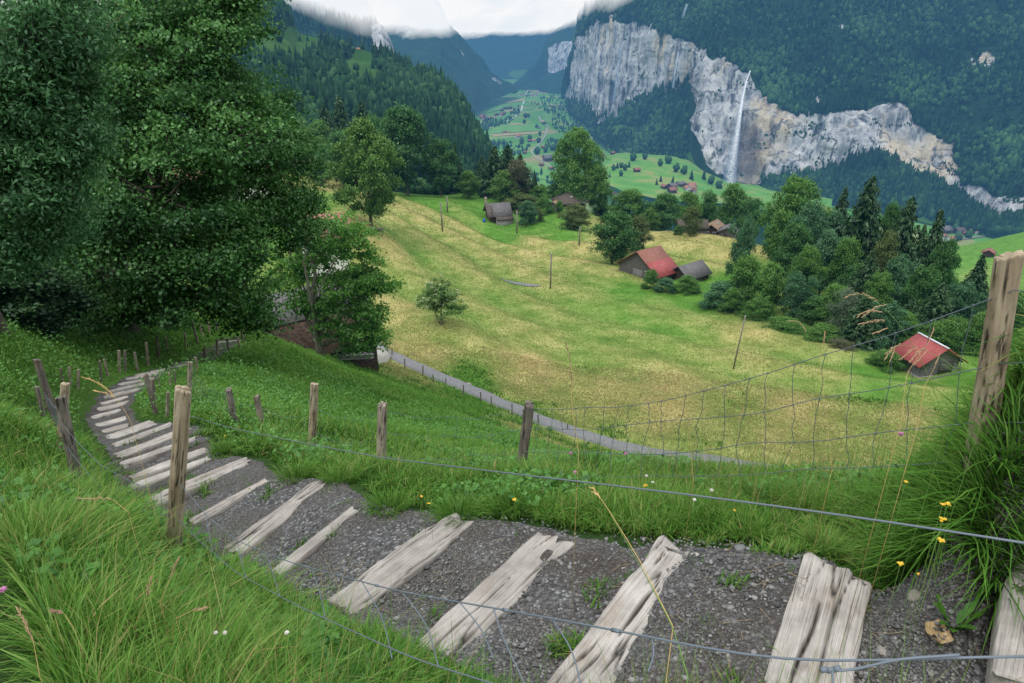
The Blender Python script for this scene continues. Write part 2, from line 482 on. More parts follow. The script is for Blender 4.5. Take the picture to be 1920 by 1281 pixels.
# ------------------------------------------------------------------ path mask
_ctr = []
for n_, f_, z_, w_ in STEPS:
    a, b = np.array(atz(*n_, z_)), np.array(atz(*f_, z_))
    _ctr.append((a, b))
def _extend(a, b, m0, m1):
    d = (b - a) / np.linalg.norm(b - a)
    return a - d * m0, b + d * m1
PATH_L, PATH_R = [], []
for k, (a, b) in enumerate(_ctr):
    a2, b2 = _extend(a, b, 0.14, 0.16 if k > 0 else 0.3)
    PATH_L.append(a2); PATH_R.append(b2)
# widen toward the camera beyond the first timber
PATH_L = [PATH_L[0] + np.array([0.75, -0.1, 0.2])] + PATH_L
PATH_R = [PATH_R[0] + np.array([0.7, 0.0, 0.2])] + PATH_R
PATH_L, PATH_R = np.array(PATH_L), np.array(PATH_R)
def resample(P, n):
    d = np.concatenate([[0], np.cumsum(np.linalg.norm(np.diff(P, axis=0), axis=1))])
    t = np.linspace(0, d[-1], n)
    return np.stack([np.interp(t, d, P[:, i]) for i in range(P.shape[1])], -1)
_k = np.arange(len(PATH_L)); _t = np.concatenate([np.linspace(0, 8, 160, endpoint=False), np.linspace(8, len(PATH_L) - 1, 420)])
PL = np.stack([np.interp(_t, _k, PATH_L[:, i]) for i in range(3)], -1)
PR = np.stack([np.interp(_t, _k, PATH_R[:, i]) for i in range(3)], -1)
_C = (PL + PR) / 2; _Wd = np.linalg.norm((PR - PL)[:, :2], axis=1) / 2
def path_dist(x, y):
    """signed-ish distance to the edge of the stair path: negative on the path"""
    x = np.asarray(x, float).ravel(); y = np.asarray(y, float).ravel()
    best = np.full(len(x), 1e9)
    Cs, Ls, Rs, Ws = _C, PL, PR, _Wd
    for i in range(len(Cs)):
        # distance to the cross segment
        a, b = Ls[i, :2], Rs[i, :2]
        ab = b - a
        t = np.clip(((x - a[0]) * ab[0] + (y - a[1]) * ab[1]) / (ab @ ab + 1e-9), 0, 1)
        d = np.hypot(x - a[0] - t * ab[0], y - a[1] - t * ab[1])
        best = np.minimum(best, d)
    return best - 0.05

# footpath (asphalt) line along the slope
ROAD_PX = [(690, 648, 81.5), (705, 655, 79.0), (750, 680, 72.5), (815, 709, 68.5), (880, 735, 65.0), (940, 763, 62), (1000, 790, 59.0), (1075, 816, 56.5), (1150, 838, 54.5), (1225, 855, 53), (1300, 868, 51.5), (1400, 885, 49.5), (1500, 900, 48.0)]
ROAD = np.array([at(*p) for p in ROAD_PX])
ROAD = resample(ROAD, 90)
def road_dist(x, y):
    x = np.asarray(x, float).ravel(); y = np.asarray(y, float).ravel()
    best = np.full(len(x), 1e9)
    for i in range(len(ROAD)):
        best = np.minimum(best, np.hypot(x - ROAD[i, 0], y - ROAD[i, 1]))
    return best - 1.0
# ------------------------------------------------------------------ hillside mesh
def mat_hillside():
    m = NT('hillside_grass')
    p = m.pos(); h = m.attr('hay'); far = m.attr('far')
    n1 = m.noise(p, 0.22, 6, 0.62); n2 = m.noise(p, 1.7, 5, 0.65); n3 = m.noise(m.scale(p, (1, 1, 3)), 6.0, 4, 0.7)
    nn = m.math('ADD', m.math('MULTIPLY', n1, 0.72), m.math('ADD', m.math('MULTIPLY', n2, 0.2), m.math('MULTIPLY', n3, 0.08)))
    green = m.ramp(nn, [(0.34, (0.055, 0.14, 0.018)), (0.5, (0.095, 0.225, 0.03)), (0.66, (0.145, 0.27, 0.05))])
    dry = m.ramp(nn, [(0.33, (0.14, 0.20, 0.04)), (0.45, (0.26, 0.265, 0.08)), (0.56, (0.38, 0.345, 0.13)), (0.68, (0.47, 0.40, 0.175))])
    hh = m.gray(m.math('ADD', h, m.math('MULTIPLY', m.math('SUBTRACT', n1, 0.5), 0.45)), 0.15, 0.9)
    c = m.mix(hh, green, dry)
    soil = m.ramp(n3, [(0.3, (0.014, 0.034, 0.009)), (0.7, (0.042, 0.085, 0.018))])
    c = m.mix(far, soil, c)
    return m.done(m.bsdf(c, 0.95, m.bump(n3, 0.5, 0.05), 0.1))
_hay = hay(_gx.ravel(), _gy.ravel())
_far = np.clip((np.log(_rr.ravel()) - math.log(11)) / (math.log(42) - math.log(11)), 0, 1)
me = mesh_np('hillside', np.stack([_gx, _gy, _gz], -1), grid_faces(NA, NR)[:, ::-1], attrs={'hay': _hay, 'far': _far}, smooth=True)
tag(link('hillside', me, mat_hillside()), kind='structure')

# ------------------------------------------------------------------ gravel stair path
def mat_gravel():
    m = NT('path_gravel')
    p = m.pos()
    v1 = m.n('ShaderNodeTexVoronoi'); m.l(p, v1.inputs['Vector']); v1.inputs['Scale'].default_value = 62
    v2 = m.n('ShaderNodeTexVoronoi'); m.l(p, v2.inputs['Vector']); v2.inputs['Scale'].default_value = 150
    sx = m.n('ShaderNodeSeparateColor'); m.l(v1.outputs['Color'], sx.inputs[0])
    s2 = m.n('ShaderNodeSeparateColor'); m.l(v2.outputs['Color'], s2.inputs[0])
    big = m.noise(p, 2.3, 4, 0.6)
    peb = m.ramp(sx.outputs[0], [(0.0, (0.07, 0.068, 0.068)), (0.55, (0.145, 0.143, 0.145)), (0.85, (0.25, 0.248, 0.25)), (1.0, (0.46, 0.45, 0.44))])
    fine = m.ramp(s2.outputs[0], [(0.0, (0.06, 0.053, 0.047)), (0.7, (0.155, 0.145, 0.135)), (1.0, (0.34, 0.33, 0.31))])
    c = m.mix(m.gray(big, 0.42, 0.58), fine, peb)
    c = m.mix(m.gray(m.noise(p, 1.1, 5, 0.6), 0.50, 0.66, 0, 0.8), c, (0.085, 0.066, 0.05))
    dark = m.gray(v1.outputs['Distance'], 0.0, 0.9, 1.0, 0.45)
    c = m.mix(1.0, c, dark, 'MULTIPLY')
    hgt = m.math('ADD', m.math('MULTIPLY', v1.outputs['Distance'], -1.0), m.math('MULTIPLY', v2.outputs['Distance'], -0.5))
    return m.done(m.bsdf(c, 0.85, m.bump(hgt, 0.9, 0.012), 0.25), haze=False)
NW = 40
s_ = np.linspace(-0.08, 1.08, NW)
G = PL[:, None, :2] * (1 - s_)[None, :, None] + PR[:, None, :2] * s_[None, :, None]
gx, gy = G[..., 0], G[..., 1]
edge = np.minimum(s_, 1 - s_)[None, :] + 0.05 * vnoise(gx * 6, gy * 6, seed=5)
gz = tz(gx, gy) + 0.02 + 0.012 * fbm(gx * 5, gy * 5, seed=9, octv=5) - np.clip(0.06 - edge, 0, 1) * 0.6
me = mesh_np('path', np.stack([gx, gy, gz], -1), grid_faces(len(PL), NW), smooth=True)
tag(link('path', me, mat_gravel()), kind='structure')
def path_z(x, y): return tz(x, y) + 0.02

def stone_mesh(name, r, seed, flat=0.6, sub=2):
    import bmesh
    bm = bmesh.new()
    bmesh.ops.create_icosphere(bm, subdivisions=sub, radius=1.0)
    V = np.array([v.co[:] for v in bm.verts]); F = [[v.index for v in f.verts] for f in bm.faces]
    bm.free()
    n = fbm(V[:, 0] * 1.3 + seed * 7.1, V[:, 1] * 1.3, V[:, 2] * 1.3, seed=seed, octv=3)
    V = V * (1 + 0.35 * n)[:, None]
    q = np.round(V * 2.2) / 2.2
    V = V * 0.55 + q * 0.45
    return V * r * np.array([1, 0.8, flat]), np.array(F)
def mat_stone(name, lo, hi, haze=False):
    m = NT(name); p = m.objco()
    c = m.ramp(m.noise(m.pos(), 14, 5), [(0.3, lo), (0.7, hi)])
    t = m.attr('tint')
    c = m.mix(1.0, c, m.ramp(t, [(0, (0.4, 0.4, 0.42)), (0.6, (.85, .85, .85)), (1, (1.5, 1.47, 1.42))]), 'MULTIPLY')
    return m.done(m.bsdf(c, 0.8, m.bump(m.noise(m.pos(), 60, 4), 0.4, 0.004), 0.3), haze=haze)
STONE_GREY = mat_stone('stone_grey', (0.12, 0.12, 0.125), (0.24, 0.235, 0.23))
# loose gravel: nobody could count it
V0 = [stone_mesh('s', 1, k, 0.55, 1) for k in range(5)]
Vs, Ts, At = [], [], []; off = 0
N = 12000
kk = rng.beta(1.0, 2.3, N) * 150
ki = kk.astype(int); u = rng.random(N)
gxp = PL[ki, 0] * (1 - u) + PR[ki, 0] * u + rng.normal(0, .03, N); gyp = PL[ki, 1] * (1 - u) + PR[ki, 1] * u + rng.normal(0, .03, N)
gzp = path_z(gxp, gyp)
sz = 0.0035 + 0.005 * rng.random(N) + 0.012 * rng.random(N) ** 11
for i in range(N):
    v, f = V0[i % 5]
    a = rng.random() * 6.28
    c, s = math.cos(a), math.sin(a)
    x = v[:, 0] * c - v[:, 1] * s; y = v[:, 0] * s + v[:, 1] * c
    Vs.append(np.stack([x * sz[i] + gxp[i], y * sz[i] + gyp[i], v[:, 2] * sz[i] + gzp[i] + sz[i] * 0.1], -1)); Ts.append(f + off); off += len(v)
    At.append(np.full(len(v), rng.random()))
tag(link('gravel', mesh_np('gravel', np.vstack(Vs), None, np.vstack(Ts), {'tint': np.concatenate(At)}), STONE_GREY), kind='stuff')

# bits of straw trodden into the path
mb = MB()
for _ in range(150):
    kx = int(rng.beta(1, 2.0) * 150); u_ = rng.random()
    P = PL[kx] * (1 - u_) + PR[kx] * u_; a_ = rng.random() * 6.28; L_ = .03 + .10 * rng.random()
    d_ = np.array([math.cos(a_), math.sin(a_), 0]) * L_; q0 = P - d_ / 2; q1 = P + d_ / 2; qm = P + np.array([rng.normal(0, .008), rng.normal(0, .008), 0])
    pts_ = [np.array([q[0], q[1], float(path_z(q[0], q[1])) + .006 + .004 * rng.random()]) for q in (q0, qm, q1)]
    mb.tube(pts_, [.0014, .0012, .0007], 4, False)
m = NT('straw_bits'); M_BITS = m.done(m.bsdf((0.36, 0.27, 0.15), .9), haze=False)
tag(link('straw', mb.mesh('straw'), M_BITS), kind='stuff')

def place_stone(px, py, r, seed, label, flat=0.6, mat=None, r0=0.8):
    p = hit(px, py, r0)
    v, f = stone_mesh('stone', r, seed, flat, 3)
    o = link('stone', mesh_np('stone', v, None, f, {'tint': np.full(len(v), 0.6)}, True), mat or STONE_GREY, loc=(p[0], p[1], p[2] + r * 0.15))
    o.rotation_euler = (0, 0, seed * 1.3)
    return tag(o, label, 'stone')
STONE_TAN = mat_stone('stone_tan', (0.24, 0.215, 0.18), (0.36, 0.33, 0.29))
place_stone(1717, 1122, 0.036, 3, 'rounded beige stone lying on the path below the leafy dock plant', 0.8, STONE_TAN)
place_stone(1658, 1227, 0.040, 5, 'flat beige stone beside the curled dry leaf near the bottom wire', 0.5, STONE_TAN)
place_stone(1390, 1034, 0.040, 6, 'flat grey stone at the grassy upper edge of the path', 0.5)
place_stone(1378, 1078, 0.026, 8, 'small pale grey stone on the gravel between the two nearest timbers', 0.5)
place_stone(1745, 1100, 0.022, 11, 'grey pebble just above the rounded beige stone', 0.7)
place_stone(1560, 1115, 0.030, 12, 'dark reddish stone wedged against the left side of the nearest timber', 0.7, mat_stone('stone_brown', (0.10, .06, .05), (.17, .11, .09)))
place_stone(872, 845 + 155, 0.0001, 1, 'x') if False else None

# ------------------------------------------------------------------ weathered timbers
def mat_wood(name, lo, mid, hi, grain=(2.2, 170, 60), haze=False, dark=(0.03, 0.026, 0.022)):
    m = NT(name); p = m.objco()
    oi = m.n('ShaderNodeObjectInfo').outputs['Random']
    sh = m.n('ShaderNodeVectorMath', operation='ADD'); m.l(p, sh.inputs[0])
    cb = m.n('ShaderNodeCombineXYZ'); m.l(m.math('MULTIPLY', oi, 31.0), cb.inputs[0]); m.l(m.math('MULTIPLY', oi, 17.0), cb.inputs[1]); m.l(cb.outputs[0], sh.inputs[1])
    v = sh.outputs[0]
    g = m.noise(m.scale(v, grain), 1.0, 6, 0.62, 0.4)
    b = m.noise(v, 4.5, 5, 0.6)
    c = m.ramp(m.math('ADD', m.math('MULTIPLY', g, 0.5), m.math('MULTIPLY', b, 0.5)), [(0.36, lo), (0.48, mid), (0.6, hi)])
    c = m.mix(m.gray(m.noise(m.scale(v, (1, 2.2, 1.4)), 3.0, 4, 0.6), 0.56, 0.75, 0, 0.55), c, (0.30, 0.215, 0.145))
    c = m.mix(m.gray(oi, 0, 1, 0.0, 0.28), c, lo)
    thin = m.gray(m.noise(m.scale(v, (grain[0] * 0.6, grain[1] * 1.8, grain[2] * 1.8)), 1.0, 3, 0.5, 0.6), 0.29, 0.37, 1.0, 0.0)
    crack = m.math('MAXIMUM', m.attr('crack'), m.math('MULTIPLY', thin, 0.8))
    c = m.mix(crack, c, dark)
    return m.done(m.bsdf(c, 0.9, m.bump(g, 0.5, 0.006), 0.15), haze=haze)
M_TIMBER = mat_wood('timber_grey', (0.19, 0.17, 0.155), (0.355, 0.325, 0.295), (0.51, 0.475, 0.435))

def timber_mesh(L, w, h, seed, fine=True, split=0.0):
    nu = 150 if fine else 40
    top = 44 if fine else 12
    uu = np.linspace(-0.5, 0.5, nu); tt = np.linspace(-0.5, 0.5, top)
    prof = [(t, 0.0) for t in tt] + [(0.5, -0.35), (0.5, -0.8), (0.42, -1.0), (-0.42, -1.0), (-0.5, -0.8), (-0.5, -0.35)]
    prof = np.array(prof)
    npf = len(prof)
    U, Tt = np.meshgrid(uu, prof[:, 0], indexing='ij'); Z = np.broadcast_to(prof[:, 1][None], U.shape).copy()
    X = U * L
    Wv = w * (1 + 0.08 * vnoise(uu * L * 1.6, uu * 0, seed=seed)[:, None] + 0.05 * vnoise(uu * L * 7, uu * 0 + 4, seed=seed)[:, None])
    cen = w * 0.07 * vnoise(uu * L * 1.1, uu * 0 + 9, seed=seed)[:, None]
    # ragged decay on the uphill edge (positive side)
    rag = np.clip(vnoise(uu * L * 3.1, uu * 0 + 20, seed=seed) - 0.15, 0, 1)[:, None] * split * 0.28
    Yv = Tt * Wv + cen
    Yv = np.where(Tt > 0, Tt * Wv * (1 - rag) + cen, Yv)
    ends = np.abs(U) ** 14 * 2 ** 14
    X = X + ends * 0.05 * w / 0.2 * vnoise(Tt * 7 + seed, U * 0 + np.sign(U) * 3, seed=seed + 2)
    topm = (Z > -0.01)
    # cracks along the grain
    cr = vnoise(X * 1.6 + seed * 3, Yv / w * 11 + 0.4 * vnoise(X * 1.7, X * 0, seed=seed + 5), seed=seed + 1)
    crack = np.clip(1 - np.abs(cr) / 0.13, 0, 1) * np.clip(vnoise(X * 1.8, Yv * 9, seed=seed + 8) * 2 + 0.65, 0, 1)
    if split > 0.3:
        big = np.abs(Tt - 0.1 - 0.10 * vnoise(X * 3, X * 0, seed=seed + 11)); wd = (0.018 + 0.05 * np.clip(vnoise(X * 4, X * 0 + 7, seed=seed + 13), -0.5, 1)) * split
        crack = np.maximum(crack, np.clip(1.5 - big / np.maximum(wd, 0.004), 0, 1) * (wd > 0.004))
    crack = crack * topm
    zz = Z * h - crack * 0.016 * topm + topm * (0.006 * fbm(X * 6, Yv * 22, seed=seed + 3) - 0.012 * (2 * np.abs(Tt)) ** 6)
    zz = zz + 0.012 * vnoise(X * 1.3, X * 0, seed=seed + 21)
    V = np.stack([X, Yv, zz], -1).reshape(-1, 3)
    i = np.arange(nu * npf).reshape(nu, npf); j = np.roll(i, -1, 1)
    q = np.stack([i[:-1], j[:-1], j[1:], i[1:]], -1).reshape(-1, 4)
    a0, a1 = len(V), len(V) + 1
    V = np.vstack([V, V[i[0]].mean(0), V[i[-1]].mean(0)])
    t = np.vstack([np.stack([j[0], i[0], np.full(npf, a0)], -1), np.stack([i[-1], j[-1], np.full(npf, a1)], -1)])
    cr = np.concatenate([crack.ravel(), [0, 0]])
    return mesh_np('stair_timber', V, q, t, {'crack': cr}, True)
TL = ['pale weathered timber cut off by the right edge of the photo',
      'widest split grey timber at bottom right, with a grass tuft at its head',
      'broad cracked timber second from the bottom right, with a frayed edge',
      'deeply grooved long timber third from the bottom right, below the leaning orange stalk',
      'pale straight timber with a dark knot, fourth from the bottom right',
      'narrow pale sawn batten just below the first bend of grass, fifth from the bottom right',
      'pale timber with a rotted lower half, sixth from the bottom right',
      'thin straight batten seventh from the bottom right, behind the foot of the big post',
      'thick ridged timber eighth from the bottom right, passing behind the big split post',
      'pale square-ended timber right of the big split post, ninth from the bottom right',
      'frayed grey timber tenth from the bottom right, behind the big split post',
      'pale narrow timber eleventh from the bottom right, behind the upper half of the big post',
      'thick pale timber twelfth from the bottom right, left of the big post',
      'straight timber thirteenth from the bottom right, just below the wide double plank',
      'wide worn double plank where the stairs turn, left of the big post']
for k, (n_, f_, z_, wd) in enumerate(STEPS):
    a, b = _ctr[k]
    d = b - a; L = float(np.linalg.norm(d)); mid = (a + b) / 2
    fine = k < 15
    sp_ = [0.35, 0.46, 0.6, 0.35, 0.2, 0, 0.9, 0, 0.3, 0, 0.4][k] if k < 11 else 0
    me = timber_mesh(L, wd, 0.15, 40 + k * 3, fine, sp_)
    zz = float(np.max(path_z(np.linspace(a[0], b[0], 7), np.linspace(a[1], b[1], 7))))
    lab = TL[k] if k < len(TL) else None
    o = link('stair_timber', me, M_TIMBER, loc=(mid[0], mid[1], max(z_, zz - 0.02) + 0.035))
    o.rotation_euler = (0, 0, math.atan2(d[1], d[0]))
    o.location.z -= 0.003
    if k >= len(TL):
        m_ = k - len(TL)
        if k >= 27: lab = 'grey timber of the last short flight under the maple boughs, ' + ('lowest', 'middle', 'topmost')[k - 27] + ' in the photo'
        elif k >= 25: lab = ('lower', 'upper')[k - 25] + ' of two timbers on the flat dark stretch of path behind the fence posts'
        else: lab = 'small pale timber of the winding middle flight, %s above the wide double plank' % ('first', 'second', 'third', 'fourth', 'fifth', 'sixth', 'seventh', 'eighth', 'ninth', 'tenth')[m_]
    tag(o, lab, 'timber', 'timbers of the stair path')

# ------------------------------------------------------------------ footpath, yard slab
def mat_asphalt():
    m = NT('asphalt'); p = m.pos()
    c = m.ramp(m.noise(p, 3.0, 6, 0.7), [(0.3, (0.14, 0.145, 0.15)), (0.7, (0.22, 0.22, 0.225))])
    return m.done(m.bsdf(c, 0.9, m.bump(m.noise(p, 30, 3), 0.3, 0.01), 0.2))
M_ASPH = mat_asphalt()
T = np.gradient(ROAD[:, :2], axis=0); T /= np.linalg.norm(T, axis=1)[:, None]
Nn = np.stack([-T[:, 1], T[:, 0]], -1)
ss = np.linspace(-1.05, 1.05, 7)
R = ROAD[:, None, :2] + Nn[:, None] * ss[None, :, None]
rz = np.repeat(np.max(tz(R[..., 0], R[..., 1]), 1)[:, None], 7, 1) + 0.05
rz[:, 0] -= 0.5; rz[:, -1] -= 0.5
tag(link('road', mesh_np('road', np.dstack([R, rz]), grid_faces(len(ROAD), 7)[:, ::-1], smooth=True), M_ASPH), kind='structure')
# little patch of the lane showing in the meadow
c = hit(975, 533)
th = np.linspace(0, 2 * np.pi, 40, endpoint=False)
px_ = c[0] + 4.6 * np.cos(th) * (1 + .1 * np.sin(3 * th)); py_ = c[1] + 1.2 * np.sin(th)
P = np.stack([px_, py_, tz(px_, py_) + 0.12], -1)
P = np.vstack([P, [c[0], c[1], float(tz(c[0], c[1])) + 0.12]])
tag(link('lane', mesh_np('lane', P, None, [(i, (i + 1) % 40, 40) for i in range(40)]), M_ASPH), kind='structure')
m = NT('concrete'); cc = m.ramp(m.noise(m.pos(), 1.2, 5), [(0.3, (0.34, 0.32, 0.28)), (0.7, (0.5, 0.48, 0.44))])
M_CONC = m.done(m.bsdf(cc, 0.9))
pts = [hit(*p) for p in ((668, 676), (700, 684), (738, 668), (718, 655), (690, 652))]
P = np.array(pts); n = len(P); P[:, 2] += 0.35; B = P.copy(); B[:, 2] -= 1.2
mb = MB(); mb.add(np.vstack([P, B]), [(i, n + i, n + (i + 1) % n, (i + 1) % n) for i in range(n)], [(0, 1, 2), (0, 2, 3), (0, 3, 4)])
tag(link('concrete_slab', mb.mesh('concrete_slab'), M_CONC), 'pale concrete yard slab where the lane passes the old barn', 'slab')
place_stone(876, 727, 0.7, 4, 'big pale boulder sitting on the edge of the asphalt footpath', 0.5, STONE_TAN, 20)

# ------------------------------------------------------------------ fence posts
M_POST = mat_wood('post_wood', (0.15, 0.125, 0.10), (0.31, 0.26, 0.205), (0.47, 0.405, 0.32), grain=(30, 30, 2.6))
M_POST_D = mat_wood('post_wood_dark', (0.09, 0.078, 0.068), (0.19, 0.165, 0.14), (0.30, 0.265, 0.225), grain=(30, 30, 2.6))
M_POST_Y = mat_wood('post_wood_tan', (0.20, 0.155, 0.10), (0.41, 0.33, 0.225), (0.57, 0.48, 0.355), grain=(26, 26, 2.2))
def post_mesh(H, r, seed, fine=True, taper=0.92, bury=0.3, flat=0.0):
    nv = 64 if fine else 16; ns = 56 if fine else 14
    zz = np.concatenate([np.linspace(-bury, H - 0.012, nv - 3), [H - 0.004, H, H]])
    th = np.arange(ns) * 2 * np.pi / ns
    Zg, Tg = np.meshgrid(zz, th, indexing='ij')
    hf = np.clip(Zg / H, 0, 1)
    cx, sy = np.cos(Tg), np.sin(Tg)
    base = r * (1 - (1 - taper) * hf)
    # split log: facets
    fac = 1 / np.maximum(np.abs(np.cos((Tg + seed) % (np.pi / 2) - np.pi / 4)), 0.72) * 0.82
    rad = base * (0.45 + 0.55 * fac) * (1 + 0.10 * fbm(cx * 1.2 + seed, sy * 1.2, Zg * 1.3 / max(H, .3), seed=seed, octv=3) + 0.05 * vnoise(cx * 4, sy * 4, Zg * 1.5, seed=seed + 3))
    cr = vnoise(cx * 3.2 + seed, sy * 3.2, Zg * 1.3, seed=seed + 7)
    crack = np.clip(1 - np.abs(cr) / 0.09, 0, 1) * np.clip(vnoise(cx * 2, sy * 2, Zg * 4.5, seed=seed + 9) * 2 + 0.45, 0, 1)
    pit = np.clip((vnoise(cx * 4.2, sy * 4.2, Zg * 7, seed=seed + 15) + .45 * vnoise(cx * 9, sy * 9, Zg * 24, seed=seed + 16) - 0.34) * 3.4, 0, 1) * 0.95 if fine else 0
    crack = np.maximum(crack, pit)
    rad = rad - crack * 0.10 * r
    rad[-2] *= 0.93; rad[-1] *= 0.55
    X, Y = rad * cx, rad * sy
    Zg = Zg + (hf > 0.98) * 0.22 * r * (cx * math.cos(seed) + sy * math.sin(seed)) + (hf > 0.98) * 0.12 * r * vnoise(cx * 3, sy * 3, seed=seed)
    V = np.stack([X, Y, Zg], -1).reshape(-1, 3)
    i = np.arange(nv * ns).reshape(nv, ns); j = np.roll(i, -1, 1)
    q = np.stack([i[:-1], j[:-1], j[1:], i[1:]], -1).reshape(-1, 4)
    V = np.vstack([V, [[0, 0, H + 0.05 * r]]])
    t = np.stack([i[-1], j[-1], np.full(ns, len(V) - 1)], -1)
    c = np.concatenate([crack.ravel(), [0.3]])
    return mesh_np('fence_post', V, q, t, {'crack': c}, True)
POSTS = {}
def post(key, top, base, thick, label, mat=None, Y=None, group='fence posts along the stair path', fine=None, dTop=0.0):
    b = hit(*base) if Y is None else at(*base, Y)
    t = np.array(at(*top, b[1] + dTop)); b = np.array(b)
    gz_ = float(tz(b[0], b[1]))
    ax = axis_depth(b)
    r = thick / FPX * ax / 2
    d = t - b; H = float(np.linalg.norm(d))
    fine = (ax < 9) if fine is None else fine
    me = post_mesh(H, r, int(abs(hash((round(b[0], 2), round(b[1], 2)))) % 997), fine)
    o = link('fence_post', me, mat or M_POST, loc=tuple(b))
    o.rotation_euler = Vector(d).to_track_quat('Z', 'Y').to_euler()
    tag(o, label, 'fence post', group)
    POSTS[key] = (b, d, H, r)
    return o
post('R', (1893, 478), (1843, 806), 46, 'thick pale tan post with dark pits at the right edge, standing over the red-roofed hut', M_POST_Y, 2.55)
post('980', (993, 757), (975, 890), 21, 'brown post with lichen in the middle of the photo, in front of the asphalt footpath', M_POST_D)
post('715', (717, 758), (714, 878), 18.5, 'ridged brown post between the round pole post and the middle of the photo', M_POST)
post('580', (590, 719), (584, 858), 14, 'tall round tan pole post on the green slope, right of the stairs', M_POST_Y)
post('490', (481, 742), (493, 812), 11, 'short leaning split post just left of the tall round pole', M_POST)
post('435', (428, 730), (444, 806), 13, 'grey post leaning left beside the stair bend, right of the big split post', M_POST_D)
post('335', (344, 729), (324, 1046), 30, 'big split pale post with a dark crack standing before the wooden stairs', M_POST_Y, 3.05)
post('c', (113, 745), (152, 932), 19, 'dark grey post leaning against a paler one at lower left', M_POST_D)
post('b', (122, 719), (113, 858), 16, 'pale blunt-topped post behind the dark leaning post at lower left', M_POST_Y)
post('a', (69, 674), (113, 815), 14, 'long grey post leaning steeply left, tallest of the left cluster', M_POST_D)
post('d', (69, 725), (82, 782), 8, 'small dark post at the far left of the left cluster', M_POST_D)
post('d2', (80, 722), (90, 770), 6, 'thin dark stick between the small far-left post and the long leaning post', M_POST_D)
post('e1', (273, 702), (293, 777), 9, 'dark forked-looking post leaning left by the stairs, upper left of the big split post', M_POST_D)
post('e2', (286, 710), (290, 770), 8, 'second dark post pressed against the leaning one beside the stairs', M_POST_D)
post('e3', (315, 735), (314, 782), 7, 'short pale stake right behind the upper part of the big split post', M_POST)
post('e4', (357, 679), (355, 740), 9, 'upright brown post rising just behind the top of the big split post', M_POST)
UP = [((130, 688), (132, 722), 5), ((147, 693), (146, 729), 5), ((187, 677), (190, 716), 5), ((195, 673), (203, 706), 5), ((223, 657), (224, 699), 5),
      ((234, 657), (235, 696), 5), ((252, 660), (258, 696), 5), ((274, 642), (278, 687), 5), ((295, 630), (297, 671), 5), ((310, 631), (316, 664), 4),
      ((346, 625), (349, 657), 4), ((360, 602), (371, 646), 4.5), ((374, 607), (382, 635), 4), ((390, 604), (394, 630), 4), ((405, 604), (407, 621), 4), ((113, 691), (118, 716), 4)]
UPN = ['first', 'second', 'third', 'fourth', 'fifth', 'sixth', 'seventh', 'eighth', 'ninth', 'tenth', 'eleventh', 'twelfth', 'thirteenth', 'fourteenth', 'fifteenth', 'sixteenth']
UP.sort(key=lambda p: p[1][0])
for k, (t, b, th_) in enumerate(UP):
    post('u%d' % k, t, b, th_, 'slim grey post in the uphill row under the dark maple, %s from the left' % UPN[k], M_POST if k % 3 else M_POST_D, group='slim posts of the uphill row')
DN = [((297, 705), (300, 730), 4), ((317, 699), (320, 727), 4.5), ((326, 695), (328, 722), 4), ((366, 670), (370, 699), 5), ((383, 650), (384, 680), 4.5), ((406, 637), (409, 671), 4.5),
      ((426, 635), (428, 656), 4), ((445, 631), (450, 652), 4.5), ((452, 610), (456, 641), 4.5), ((461, 611), (462, 632), 4)]
for k, (t, b, th_) in enumerate(DN):
    post('v%d' % k, t, b, th_, 'slim post on the downhill side of the far stairs, %s from the left' % UPN[k], M_POST if k % 2 else M_POST_D, group='slim posts of the downhill row')
RP = [((727, 648), (727, 664)), ((735, 652), (735, 668)), ((759, 673), (759, 688)), ((793, 685), (793, 701)), ((812, 702), (812, 713)), ((836, 709), (836, 722)), ((869, 722), (869, 737)), ((901, 735), (902, 750)),
      ((921, 743), (921, 758)), ((960, 757), (960, 774)), ((981, 767), (981, 780)), ((1008, 778), (1010, 792)), ((1064, 794), (1064, 808))]
for k, (t, b) in enumerate(RP):
    p = hit(b[0], b[1] + 4, 12)
    post('r%d' % k, t, (b[0], b[1]), 2.6, 'tiny stake along the near edge of the asphalt footpath, %s from the barn' % UPN[k], M_POST_D, Y=p[1], group='stakes along the asphalt footpath', fine=False)
# fallen rail leaning on the first stakes
a, b = hit(721, 672, 12), at(734, 657, hit(732, 670, 12)[1])
tag(link('fence_rail', MB().tube([a, b], [0.07, 0.06], 6).mesh('fence_rail'), M_POST), 'loose pale rail leaning on the first stake by the barn yard', 'rail')

